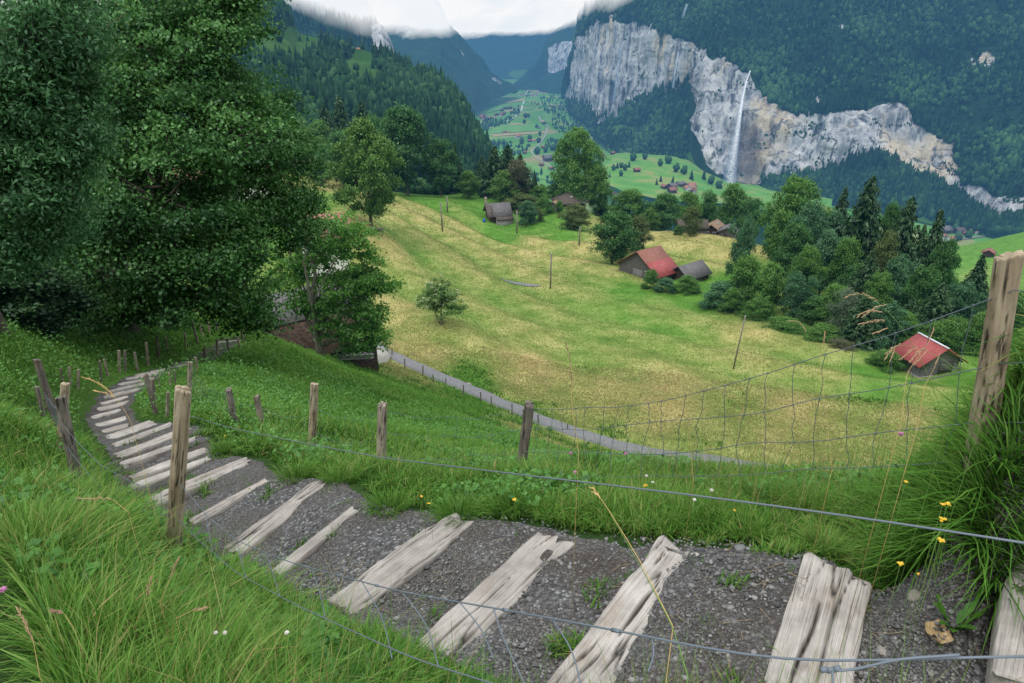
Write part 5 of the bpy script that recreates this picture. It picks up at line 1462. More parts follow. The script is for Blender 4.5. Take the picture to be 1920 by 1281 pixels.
big_tree('great dark maple whose broad leafy boughs overhang the far end of the stairs', b, .42, 19, lobes_px(b, (
    (330, 120, 26, 150, 120, 170), (400, 60, 27, 100, 90, 120), (470, 190, 28, 85, 80, 120), (400, 250, 25, 140, 90, 170), (520, 290, 28, 72, 60, 85), (480, 370, 27, 110, 62, 130),
    (300, 350, 23, 130, 80, 170), (380, 460, 24, 120, 60, 150), (250, 470, 22.5, 110, 60, 130), (440, 545, 25, 75, 45, 70), (320, 545, 23, 105, 42, 100), (190, 400, 23, 110, 80, 130), (535, 235, 30, 40, 50, 40),
    (270, -60, 27, 170, 120, 170), (390, -40, 28, 90, 80, 100), (230, 230, 25, 130, 110, 150), (550, 420, 27, 50, 50, 50), (230, 560, 22.5, 90, 35, 70), (470, 600, 25, 40, 22, 22))), .125, L_MAPLE, 21, per=110, crad=.62, forks=2, flat=.34)
b = gbase(-40, 560, 15.0)
big_tree('pale-leaved tree at the far left, nearest to the camera', b, .28, 5.5, lobes_px(b, ((20, -20, 15, 190, 90, 150), (60, 60, 13.6, 90, 70, 120), (0, 150, 13.4, 110, 80, 120), 
    (30, 100, 14, 130, 110, 200), (90, 240, 14, 95, 70, 150), (20, 300, 13.5, 130, 90, 200), (60, 400, 14, 105, 70, 160), (90, 60, 14.5, 90, 100, 120), (-80, 200, 14, 150, 160, 120), (20, -60, 14.5, 150, 100, 140),
    (10, 470, 13.8, 80, 40, 70), (130, 160, 14.5, 40, 50, 45), (110, 330, 14.2, 40, 40, 40))), .105, L_ASHFRONT, 22, per=62, crad=.36, name='ash_tree', flat=.45, aspect=.42)
b = gbase(150, 560, 34.0)
big_tree('dark tree with upright stems standing behind the other two at left', b, .4, 14, lobes_px(b, (
    (200, 150, 35, 140, 140, 160), (230, 0, 36, 160, 120, 150), (60, 30, 33, 160, 130, 150), (120, 160, 34, 110, 90, 90), (20, 200, 32, 120, 110, 90), (120, 300, 33, 130, 110, 140), (230, 380, 33, 120, 90, 120), (100, 450, 31, 130, 70, 130), (20, 500, 29, 120, 50, 90), (70, 540, 26, 110, 34, 90), (180, 560, 27, 90, 34, 70), (350, 320, 36, 110, 120, 110))), .14, L_MAPLE, 23, per=90, crad=.75, forks=3, flat=.34)
b = gbase(603, 676, 48.0)
big_tree('bright green sycamore maple with several slender trunks in front of the old barn', b, .26, 13, lobes_px(b, (
    (610, 420, 49, 62, 40, 70), (660, 450, 49, 42, 34, 55), (560, 470, 49, 55, 32, 60), (680, 505, 49, 45, 30, 60), (610, 490, 50, 60, 30, 60), (530, 520, 48, 36, 24, 30), (640, 545, 48.5, 60, 30, 70), (700, 535, 49, 34, 24, 40), (720, 530, 49.5, 24, 17, 20),
    (690, 585, 48.5, 36, 28, 45), (612, 600, 47.5, 20, 30, 18), (668, 622, 48, 42, 38, 58), (700, 636, 48.5, 24, 32, 26), (560, 560, 48, 30, 22, 18), (600, 560, 48.5, 40, 20, 30))), .22, L_SYC, 24, per=50, crad=.62, forks=3, bark=M_BARKP, droop=.3, tb=.24)
# ------------------------------------------------------------------ buildings
def mat_roofmetal(name, a, b):
    m = NT(name); p = m.objco()
    n = m.noise(m.scale(p, (1, 1, 1)), 1.1, 5, .65)
    n2 = m.noise(m.scale(p, (9, .5, .5)), 1.0, 4, .6)
    c = m.ramp(m.math('ADD', m.math('MULTIPLY', n, .6), m.math('MULTIPLY', n2, .4)), [(.35, a), (.65, b)])
    wv = m.n('ShaderNodeTexWave'); m.l(p, wv.inputs[0]); wv.inputs['Scale'].default_value = 2.2; wv.bands_direction = 'X'
    return m.done(m.bsdf(c, .65, m.bump(wv.outputs['Fac'], .35, .03), .3))
def mat_shingle(name, a, b, sc=3.2):
    m = NT(name); p = m.objco()
    br = m.n('ShaderNodeTexBrick'); m.l(p, br.inputs['Vector']); br.inputs['Scale'].default_value = sc
    br.inputs['Color1'].default_value = (.55, .55, .55, 1); br.inputs['Color2'].default_value = (1.1, 1.1, 1.1, 1); br.inputs['Mortar'].default_value = (.3, .3, .3, 1); br.inputs['Mortar Size'].default_value = .03
    n = m.noise(p, 2.2, 6, .7)
    c = m.mix(.7, m.ramp(n, [(.35, a), (.65, b)]), br.outputs[0], 'MULTIPLY')
    return m.done(m.bsdf(c, .9, m.bump(br.outputs[1], .4, .03), .15))
def mat_planks(name, a, b):
    m = NT(name); p = m.objco()
    n = m.noise(m.scale(p, (1.2, 1.2, 7)), 1.6, 5, .65)
    wv = m.n('ShaderNodeTexWave'); m.l(p, wv.inputs[0]); wv.inputs['Scale'].default_value = 1.3; wv.bands_direction = 'Z'; wv.inputs['Distortion'].default_value = .6
    c = m.mix(m.gray(wv.outputs['Fac'], .0, .22, .75, 0.0), m.ramp(n, [(.32, a), (.66, b)]), (0.015, .013, .012))
    return m.done(m.bsdf(c, .92, m.bump(wv.outputs['Fac'], .5, .05), .15))
def mat_plain(name, a, b, sc=1.5, rough=.85):
    m = NT(name)
    return m.done(m.bsdf(m.ramp(m.noise(m.objco(), sc, 5, .6), [(.3, a), (.7, b)]), rough))
R_RED = mat_roofmetal('roof_red', (0.27, 0.055, 0.055), (0.40, 0.10, 0.095))
R_BRICK = mat_roofmetal('roof_faded_red', (0.20, 0.075, 0.055), (0.31, 0.135, 0.10))
R_GREY = mat_roofmetal('roof_grey', (0.10, 0.095, 0.10), (0.17, 0.16, 0.165))
R_BROWN = mat_shingle('roof_brown', (0.09, 0.072, 0.062), (0.20, 0.165, 0.14))
R_SLATE = mat_shingle('roof_slate', (0.13, 0.122, 0.128), (0.25, 0.235, 0.235))
R_TAN = mat_shingle('roof_tan', (0.24, 0.155, 0.10), (0.40, 0.28, 0.19))
R_PINK = mat_shingle('roof_pink', (0.38, 0.17, 0.13), (0.52, 0.27, 0.2))
R_MOSS = mat_shingle('roof_old_shingle', (0.045, 0.03, 0.024), (0.15, 0.10, 0.075))
W_GREY = mat_planks('wall_grey_planks', (0.055, 0.05, 0.047), (0.19, 0.18, 0.17))
W_SILV = mat_planks('wall_silver_planks', (0.11, 0.105, 0.105), (0.28, 0.275, 0.275))
W_DARK = mat_planks('wall_dark_planks', (0.025, 0.018, 0.014), (0.085, 0.062, 0.048))
W_RED = mat_planks('wall_red_brown_planks', (0.06, 0.03, 0.022), (0.16, 0.085, 0.06))
W_WHITE = mat_plain('plaster_white', (0.55, 0.55, 0.53), (0.72, 0.71, 0.69))
M_STONEW = mat_plain('rubble_stone', (0.16, 0.15, 0.14), (0.38, 0.36, 0.34), 5)
M_GLASSD = mat_plain('dark_pane', (0.02, 0.025, 0.03), (0.05, 0.06, 0.07), 1, .3)
M_TRIM = mat_plain('pale_trim', (0.36, 0.35, 0.34), (0.55, 0.55, 0.56), 2)

def gable_walls(L, W, h, rise, below=1.6, hb=None):
    """ridge along x; walls as a pentagonal prism. hb: eave height of the far (+y) side"""
    hb = h if hb is None else hb
    x, y = L / 2, W / 2
    prof = [(-y, -below), (-y, h), (0, h + rise), (y, hb), (y, -below)]
    V = [(-x, a, b) for a, b in prof] + [(x, a, b) for a, b in prof]
    mb = MB(); mb.add(V, [(0, 5, 6, 1), (1, 6, 7, 2), (2, 7, 8, 3), (3, 8, 9, 4)])
    mb.add(V, [(0, 1, 3, 4), (9, 8, 6, 5)], [(1, 2, 3), (8, 7, 6)])
    return mb
def slab(mb, x0, x1, ya, za, yb, zb, t=.14):
    """roof slab from ridge (ya,za) to eave (yb,zb)"""
    d = np.array([yb - ya, zb - za]); n = np.array([-d[1], d[0]]) / np.linalg.norm(d)
    if n[1] < 0: n = -n
    n = n * t
    mb.hexa([(x0, ya, za), (x1, ya, za), (x1, yb, zb), (x0, yb, zb), (x0, ya + n[0], za + n[1]), (x1, ya + n[0], za + n[1]), (x1, yb + n[0], zb + n[1]), (x0, yb + n[0], zb + n[1])])
def window(o, x, y, z, w, h, axis='y', sgn=-1, frame=None, pane=None):
    mb = MB(); d = .06
    pm = MB()
    if axis == 'y':
        for a in ((x - w / 2 - .08, x - w / 2, z - .08, z + h + .08), (x + w / 2, x + w / 2 + .08, z - .08, z + h + .08), (x - w / 2, x + w / 2, z + h, z + h + .08), (x - w / 2, x + w / 2, z - .08, z), (x - .03, x + .03, z, z + h)):
            mb.box(a[0], a[1], y, y + sgn * d, a[2], a[3])
        pm.box(x - w / 2, x + w / 2, y, y + sgn * .025, z, z + h)
    else:
        for a in ((y - w / 2 - .08, y - w / 2, z - .08, z + h + .08), (y + w / 2, y + w / 2 + .08, z - .08, z + h + .08), (y - w / 2, y + w / 2, z + h, z + h + .08), (y - w / 2, y + w / 2, z - .08, z), (y - .03, y + .03, z, z + h)):
            mb.box(x, x + sgn * d, a[0], a[1], a[2], a[3])
        pm.box(x, x + sgn * .025, y - w / 2, y + w / 2, z, z + h)
    f = link('window', mb.mesh('window'), frame or M_TRIM, o)
    link('pane', pm.mesh('pane'), pane or M_GLASSD, f)
def door(o, x, y, z, w, h, axis='y', sgn=-1, mat=None):
    mb = MB(); fm = MB()
    if axis == 'y':
        mb.box(x - w / 2, x + w / 2, y, y + sgn * .06, z, z + h)
        for a in ((x - w / 2 - .1, x - w / 2, z, z + h + .1), (x + w / 2, x + w / 2 + .1, z, z + h + .1), (x - w / 2, x + w / 2, z + h, z + h + .1)): fm.box(a[0], a[1], y, y + sgn * .1, a[2], a[3])
        for zz in (.3, .75): fm.box(x - w / 2 + .05, x + w / 2 - .05, y + sgn * .06, y + sgn * .09, z + h * zz, z + h * zz + .1)
    else:
        mb.box(x, x + sgn * .06, y - w / 2, y + w / 2, z, z + h)
        for a in ((y - w / 2 - .1, y - w / 2, z, z + h + .1), (y + w / 2, y + w / 2 + .1, z, z + h + .1), (y - w / 2, y + w / 2, z + h, z + h + .1)): fm.box(x, x + sgn * .1, a[0], a[1], a[2], a[3])
        for zz in (.3, .75): fm.box(x + sgn * .06, x + sgn * .09, y - w / 2 + .05, y + w / 2 - .05, z + h * zz, z + h * zz + .1)
    d = link('door', mb.mesh('door'), mat or W_DARK, o)
    link('door_frame', fm.mesh('door_frame'), W_GREY, d)

def house(name, label, cat, loc, rz, L, W, h, rise, wall, roof, ov=.6, ovx=.6, hb=None, ridge_y=0.0, below=1.6, group=None, t=.14):
    o = thing(name, label, cat, loc, rz, group)
    link('wall', gable_walls(L, W, h, rise, below, hb).mesh('wall'), wall, o)
    mb = MB()
    hb2 = h if hb is None else hb
    for sg, hh in ((-1, h), (1, hb2)):
        run = W / 2; sl = (rise + h - hh) / run
        slab(mb, -L / 2 - ovx, L / 2 + ovx, 0, h + rise + .03, sg * (run + ov), hh - sl * ov + .03, t)
    r = link('roof', mb.mesh('roof'), roof, o)
    return o, r
def beams(o, L, W, h, rise, ovx, n=2, mat=None):
    for sx in (-1, 1):
        for y in (-W / 2 + .1, 0, W / 2 - .1):
            z = h + rise * (1 - abs(y) / (W / 2)) - .28
            mb = MB(); mb.box(sx * L / 2, sx * (L / 2 + ovx * .9), y - .09, y + .09, z - .1, z + .1)
            link('roof_beam', mb.mesh('roof_beam'), mat or W_DARK, o)
def corner(px, py, Y): return at(px, py, Y)

# --- the red-roofed hut at right
p = hit(1728, 703, 30); Yh = p[1]
rz = math.atan2(-0.98, 0.2)
h0 = (at(1735, 700, Yh + 1.5)[0], Yh + 1.7, float(tz(*at(1735, 700, Yh + 1.5)[:2])) + .15)
o, r = house('hut', 'small wooden hut with a clean red metal roof standing in the grass at right', 'hut', h0, rz, 4.3, 6.2, 2.2, 1.95, W_SILV, R_RED, .8, .7, below=1.5)
link('ridge_cap', MB().box(-2.86, 2.86, -.16, .16, 4.3, 4.4).mesh('ridge_cap'), mat_plain('ridge_steel', (0.5, .53, .57), (.66, .69, .73)), r)
door(o, 2.21, 1.0, .15, 1.9, 1.75, 'x', 1, W_GREY); beams(o, 4.3, 6.2, 2.2, 1.95, .65)
mb = MB()
for z in np.arange(.1, 2.1, .24):
    mb.box(2.151, 2.21, -3.05, -.1, z, z + .2)
link('log_courses', mb.mesh('log_courses'), W_SILV, o)
mb = MB(); mb.box(-2.1, 2.2, -3.2, -3.102, -.8, .05); mb.box(2.152, 2.3, -3.15, 3.15, -.8, .04)
link('stone_base', mb.mesh('stone_base'), M_STONEW, o)
# --- the red-roofed barn in the middle, with its lean-to shed
ang = math.atan2(0.6, 0.8)
c = at(1213, 504, 152); zb = float(tz(c[0], c[1]))
o, r = house('barn', 'old plank barn with a long faded-red and bright-red roof slope in the meadow', 'barn', (c[0], c[1], zb), ang, 6.4, 11.5, 2.4, 3.9, W_GREY, R_BRICK, .8, .8, below=3)
mb = MB(); slab(mb, -4.0, 4.0, -3.2, 4.36, -6.9, 1.83, .16)
x_ = link('roof_patch', mb.mesh('roof_patch'), R_RED, r); x_['label'] = 'bright red lower part of the barn roof'
mb = MB(); mb.box(-3.26, -3.2, -1.6, 1.4, -.8, 2.1)
link('door', mb.mesh('door'), W_SILV, o); beams(o, 6.4, 11.5, 2.4, 3.9, .75)
window(o, -3.2, -2.6, 1.6, .7, .6, 'x', -1)
mb = MB(); mb.box(-.3, -.1, -4.6, -3.4, 3.6, 3.75); mb.box(-.25, -.15, -4.6, -4.5, 3.2, 3.65)
link('roof_vent', mb.mesh('roof_vent'), M_TRIM, r)
c2 = at(1296, 512, 149); zs = float(tz(c2[0], c2[1]))
o, r = house('shed', 'grey-roofed plank shed joined to the right end of the red-roofed barn', 'shed', (c2[0] - .3, c2[1] + .5, zs), ang, 7.2, 5.4, 1.8, 2.0, W_DARK, R_GREY, .6, .6, below=3)
door(o, .8, -2.7, -.6, 1.6, 1.9, 'y', -1, W_GREY)
m_or = mat_plain('orange_tarp', (0.75, .16, .03), (.85, .24, .06))
p = hit(1315, 523, 60); mb = MB()
U, Vv = np.meshgrid(np.linspace(-1, 1, 14), np.linspace(-1, 1, 8), indexing='ij')
Z = .55 * np.clip(1 - U ** 2, 0, 1) * np.clip(1 - Vv ** 2, 0, 1) ** .5 + .15 * vnoise(U * 3, Vv * 3, seed=2)
tag(link('tarpaulin', mesh_np('tarpaulin', np.stack([U * 1.3, Vv * .8, Z + .25], -1), grid_faces(14, 8), smooth=True), m_or, loc=p), 'crumpled orange tarpaulin lying at the end of the grey-roofed shed', 'tarpaulin')
m_ct = mat_plain('grey_sheet', (0.45, .47, .5), (.62, .64, .66))
p = hit(1190, 508, 60); U, Vv = np.meshgrid(np.linspace(0, 1, 8), np.linspace(0, 6.28, 16), indexing='ij')
rr_ = .95 * (1 - .82 * U) * (1 + .2 * np.sin(Vv * 3)); me = mesh_np('sheet', np.stack([rr_ * np.cos(Vv), rr_ * np.sin(Vv), U * 2.0 - .1], -1), grid_faces(8, 16), smooth=True)
tag(link('cover_sheet', me, m_ct, loc=p), 'pale grey sheet draped in a peak against the barn gable', 'sheet')
# --- small house with chimney on the crest
c = at(933, 408, 236); zb = float(tz(c[0], c[1]))
o, r = house('house', 'small house with grey slate roof and tall chimney just below the mown crest', 'house', (c[0], c[1], zb + .9), math.atan2(.25, .97), 7.0, 7.2, 2.0, 2.9, W_RED, R_SLATE, 1.0, .9, below=4)
mb = MB(); mb.box(-4.2, -3.6, 1.0, 1.6, 3.0, 7.0); mb.box(-4.3, -3.5, .9, 1.7, 6.2, 6.4)
link('chimney', mb.mesh('chimney'), mat_plain('chimney_brick', (.22, .15, .12), (.38, .28, .24)), r)
mb = MB(); slab(mb, -4.6, -2.6, -1.2, 4.45, -5.2, 1.2, .12)
x_ = link('porch_roof', mb.mesh('porch_roof'), R_BROWN, r)
mb = MB(); slab(mb, -1.8, 4.4, -3.8, 1.5, -6.2, .35, .12); link('lean_to_roof', mb.mesh('lean_to_roof'), R_BROWN, r)
mb = MB(); mb.box(-1.5, 4.1, -5.8, -3.7, -3, .5); link('stone_base', mb.mesh('stone_base'), M_STONEW, o)
window(o, -3.5, -1.2, .6, .9, .9, 'x', -1); door(o, -3.5, 1.0, -.3, .9, 1.9, 'x', -1)
p = hit(908, 417, 60)
tag(link('barrel', MB().tube([(0, 0, 0), (0, 0, .3), (0, 0, .9), (0, 0, 1.15)], [.42, .48, .48, .42], 14).mesh('barrel', True), mat_plain('blue_plastic', (.02, .09, .35), (.04, .15, .45)), loc=p), 'bright blue barrel beside the small chimney house', 'barrel')
# --- brown hip-roofed house and its shed
c = at(1068, 388, 262); zb = float(tz(c[0], c[1]))
o = thing('house', 'house with a broad brown hipped roof under the huge domed tree', 'house', (c[0], c[1], zb), math.radians(14))
mb = MB(); mb.box(-4.9, 4.9, -4.4, 4.4, -3, 2.6); link('wall', mb.mesh('wall'), W_RED, o)
mb = MB(); z0, z1 = 2.3, 5.4
mb.add([(-6.2, -5.6, z0), (6.2, -5.6, z0), (6.2, 5.6, z0), (-6.2, 5.6, z0), (-1.4, 0, z1), (1.4, 0, z1), (-6.2, -5.6, z0 - .15), (6.2, -5.6, z0 - .15), (6.2, 5.6, z0 - .15), (-6.2, 5.6, z0 - .15)],
       [(0, 1, 5, 4), (2, 3, 4, 5), (6, 9, 8, 7), (0, 6, 7, 1), (1, 7, 8, 2), (2, 8, 9, 3), (3, 9, 6, 0)], [(1, 2, 5), (3, 0, 4)])
r = link('roof', mb.mesh('roof'), R_BROWN, o)
mb = MB(); mb.box(-.5, .4, -2.6, -1.7, 3.9, 4.5); link('skylight', mb.mesh('skylight'), M_TRIM, r)
for x in (-3, 0, 3): window(o, x, -4.4, .8, 1.0, 1.0)
c = at(1039, 392, 250); zb = float(tz(c[0], c[1]))
o, r = house('shed', 'little grey shed with a tan shingle roof left of the brown hipped roof', 'shed', (c[0], c[1], zb), math.radians(70), 3.6, 3.6, 2.4, 1.1, W_SILV, R_TAN, .5, .5, below=2)
door(o, -1.8, 0, 0, .9, 1.8, 'x', -1, W_GREY)
c = at(1000, 378, 262)
o, r = house('shed', 'low red-roofed shed in the trees between the two crest houses', 'shed', (c[0], c[1], float(tz(c[0], c[1]))), math.radians(-55), 5, 2.6, .8, .6, W_RED, R_BRICK, .3, .3, below=2)
door(o, 0, -1.3, -.4, .9, 1.1, 'y', -1)
# --- farm group right of the middle
c = at(1296, 437, 204); zb = float(tz(c[0], c[1])) + .5
o, r = house('shed', 'long low grey shed, leftmost of the farm group behind the olive fruit tree', 'shed', (c[0], c[1], zb), math.radians(-3), 8.0, 5.0, 1.9, 1.6, W_GREY, R_BROWN, .6, .6, below=2)
door(o, -1.5, -2.5, -.1, 1.2, 1.7, 'y', -1, W_DARK)
c = at(1340, 434, 212); zb = float(tz(c[0], c[1])) + .9
o, r = house('farmhouse', 'farmhouse with tan tiled roof and white base, middle of the farm group', 'house', (c[0] - .4, c[1], zb), math.radians(62), 7.2, 6.0, 2.6, 1.9, W_DARK, R_TAN, .9, .8, below=2)
mb = MB(); mb.box(-3.72, -3.6, -3.1, 3.1, -1, 1.2); link('plaster_base', mb.mesh('plaster_base'), W_WHITE, o)
mb = MB(); mb.box(-.2, .4, -1.4, -.8, 3.4, 4.7); link('chimney', mb.mesh('chimney'), M_STONEW, r)
window(o, -3.6, -1, 1.5, .8, .8, 'x', -1); window(o, -3.6, 1, 1.5, .8, .8, 'x', -1)
c = at(1364, 440, 202); zb = float(tz(c[0], c[1])) + .8
o, r = house('shed', 'grey gabled hut, rightmost of the farm group', 'shed', (c[0], c[1], zb - .2), math.radians(66), 4.6, 4.6, 2.4, 1.25, W_GREY, R_SLATE, .6, .7, below=2)
door(o, -2.3, .4, 0, 1.1, 1.8, 'x', -1, W_DARK)
# --- old barn among the trees at left
ang = math.atan2(.62, .78)
c = at(575, 612, 58); zb = float(tz(c[0], c[1]))
o, r = house('barn', 'dark old barn behind the sycamore, its roof half grey sheet and half brown shingles', 'barn', (c[0], c[1], at(560, 640, 56)[2] - 1.5), ang, 8.5, 10.5, 2.2, 3.4, W_DARK, R_MOSS, .9, .6, below=6)
mb = MB(); slab(mb, -5.2, 5.2, .0, 5.82, -2.9, 3.94, .16)
x_ = link('roof_sheet', mb.mesh('roof_sheet'), R_GREY, r); x_['label'] = 'grey corrugated sheet covering the upper half of the roof'
door(o, -4.25, 0, -1.5, 2.2, 2.4, 'x', -1, W_GREY); window(o, -4.25, -3, 0.2, .8, .7, 'x', -1)
mb = MB()
for k in range(9): mb.box(-2.4 + .1 * (k % 3), 2.4 - .15 * (k % 2), (k % 3) * .35, (k % 3) * .35 + .28, .1 + (k // 3) * .16, .2 + (k // 3) * .16)
p = hit(645, 683, 15); x_ = link('board_stack', mb.mesh('board_stack'), W_SILV, loc=(p[0], p[1] + .6, p[2])); x_.rotation_euler = (0, 0, .1)
tag(x_, 'stack of weathered boards on the ground at the foot of the sycamore', 'boards')
# --- roofs glimpsed through the leaves at left
c = at(372, 300, 122)
o, r = house('house', 'house glimpsed through the maple leaves, with pinkish tiles and grey lower roof', 'house', (c[0], c[1], c[2] - 5), math.radians(12), 10, 9, 3.2, 3.2, W_WHITE, R_PINK, .9, .9, below=4)
window(o, -2, -4.5, .8, 1, 1.1); window(o, 2, -4.5, .8, 1, 1.1)
c = at(478, 285, 140)
o, r = house('house', 'second pink-roofed house showing right of the first behind the maple', 'house', (c[0], c[1], c[2] - 5), math.radians(8), 8, 8, 3.2, 3.2, W_WHITE, R_PINK, .9, .9, below=4)
window(o, 0, -4, .8, 1, 1.1); door(o, 2.4, -4, -.6, 1, 2)
c = at(606, 424, 108)
o, r = house('house', 'reddish-roofed house hidden behind the top of the sycamore', 'house', (c[0], c[1], c[2] - 3.2), math.radians(15), 7, 7, 2.6, 2.4, W_WHITE, R_PINK, .8, .8, below=4)
window(o, -1.5, -3.5, .8, 1, 1.1); window(o, 1.5, -3.5, .8, 1, 1.1)
p = hit(707, 440, 60); mb = MB(); mb.box(-1.4, 1.4, -.1, .1, .6, 1.3); mb.box(-1.3, -1.15, -.1, .1, -.3, .6); mb.box(1.1, 1.25, -.1, .1, -.3, .6); mb.hexa([(-1.5, -.5, 1.3), (1.5, -.5, 1.3), (1.5, .5, 1.3), (-1.5, .5, 1.3), (-1.5, -.4, 1.42), (1.5, -.4, 1.42), (1.5, .4, 1.42), (-1.5, .4, 1.42)])
tag(link('hay_rack', mb.mesh('hay_rack'), W_GREY, loc=p), 'dark wooden rack in the meadow under the right side of the pale linden', 'rack')
# --- poles in the meadow
m_pole = mat_plain('pole_wood', (0.13, .11, .10), (.26, .23, .2), 6)
POLE = None
for k, (px, pt, pb, lean, lab) in enumerate(((830, 384, 434, -2, 'leaning pole at the upper left of the dry meadow, right of the pale linden'), (1032, 478, 541, 0, 'pole standing in the centre of the meadow left of the barn'), (1375, 594, 692, 7, 'nearest and tallest pole, leaning right in front of the wood edge'),
                                            (969, 399, 438, 0, 'pole just right of the small chimney house'), (1086, 428, 460, 0, 'pole in front of the broad yellowish-olive tree'), (839, 372, 398, 0, 'faint far pole on the mown field'))):
    p = hit(px, pb, 20); H = (pb - pt) / FPX * axis_depth(p) * 1.08; r = 1.6 / FPX * axis_depth(p)
    o = thing('pole', lab, 'pole', p)
    link('shaft', MB().tube([(0, 0, -.5), (0, 0, H * .5), (0, 0, H)], [r, r * .9, r * .75], 8).mesh('shaft', True), m_pole, o)
    link('cap', MB().tube([(0, 0, H), (0, 0, H + .12)], [r * .95, r * .6], 8).mesh('cap'), M_TRIM, o)
    o.rotation_euler = (0, math.atan2(lean, pb - pt), 0)
# ------------------------------------------------------------------ the valley and its mountains
def pchip(x, y, xq):
    x, y, xq = map(np.asarray, (x, y, xq))
    d = np.diff(y) / np.diff(x)
    mm = np.zeros(len(x)); mm[1:-1] = np.where(d[:-1] * d[1:] > 0, 2 * d[:-1] * d[1:] / (d[:-1] + d[1:] + 1e-12), 0); mm[0], mm[-1] = d[0], d[-1]
    i = np.clip(np.searchsorted(x, xq) - 1, 0, len(x) - 2); h = x[i + 1] - x[i]; t = (xq - x[i]) / h
    return (1 + 2 * t) * (1 - t) ** 2 * y[i] + t * (1 - t) ** 2 * h * mm[i] + t * t * (3 - 2 * t) * y[i + 1] + t * t * (t - 1) * h * mm[i + 1]

class Loft:
    """a mountain side given by key profiles: columns of (photo column, [(photo row, distance) ...])"""
    def __init__(s, cols, seg, nu, lin=True):
        cols = sorted(cols, key=lambda c: c[0])
        X = np.array([c[0] for c in cols], float); nk = len(cols[0][1])
        u = np.linspace(X[0], X[-1], nu); s.u = u
        f = (lambda y: np.interp(u, X, y)) if lin else (lambda y: pchip(X, y, u))
        rows = [f(np.array([c[1][k][0] for c in cols], float)) for k in range(nk)]
        dep = [np.exp(f(np.log(np.array([c[1][k][1] for c in cols], float)))) for k in range(nk)]
        pts = [np.stack(at_np(u, rows[k], dep[k]), -1) for k in range(nk)]
        P, S = [], []
        for k in range(nk - 1):
            n = seg[k]; t = np.linspace(0, 1, n, endpoint=(k == nk - 2))
            P.append(pts[k][:, None] * (1 - t)[None, :, None] + pts[k + 1][:, None] * t[None, :, None]); S.append(k + t)
        s.P = np.concatenate(P, 1); s.v = np.concatenate(S)
        s.nu, s.nv = s.P.shape[:2]
    def displace(s, fn):
        du = np.gradient(s.P, axis=0); dv = np.gradient(s.P, axis=1)
        N = np.cross(du, dv); N /= np.linalg.norm(N, axis=2)[..., None] + 1e-9
        flip = np.sign(-(N * s.P).sum(2)); N *= flip[..., None]
        s.P = s.P + N * fn(s.P)[..., None]
    def build(s, name, mat, attrs):
        me = mesh_np(name, s.P, grid_faces(s.nu, s.nv)[:, ::-1], attrs=attrs, smooth=True)
        return tag(link(name, me, mat), kind='structure')
    def sample(s, n, v0, v1, dens=None):
        """random surface points with even spread in the picture of the slope"""
        i = rng.random(n) * (s.nu - 1.001); vi = np.interp(v0 + (v1 - v0) * rng.random(n), s.v, np.arange(s.nv)); vi = np.clip(vi, 0, s.nv - 1.001)
        a, b = i.astype(int), vi.astype(int); fa, fb = (i - a)[:, None], (vi - b)[:, None]
        P = s.P
        return (P[a, b] * (1 - fa) * (1 - fb) + P[a + 1, b] * fa * (1 - fb) + P[a, b + 1] * (1 - fa) * fb + P[a + 1, b + 1] * fa * fb)
def at_np(px, py, Y):
    dx = (px - 960.0) / FPX; dy = (640.5 - py) / FPX
    t = Y / (cp + dy * sp)
    return dx * t, Y + 0 * dx, (-sp + dy * cp) * t

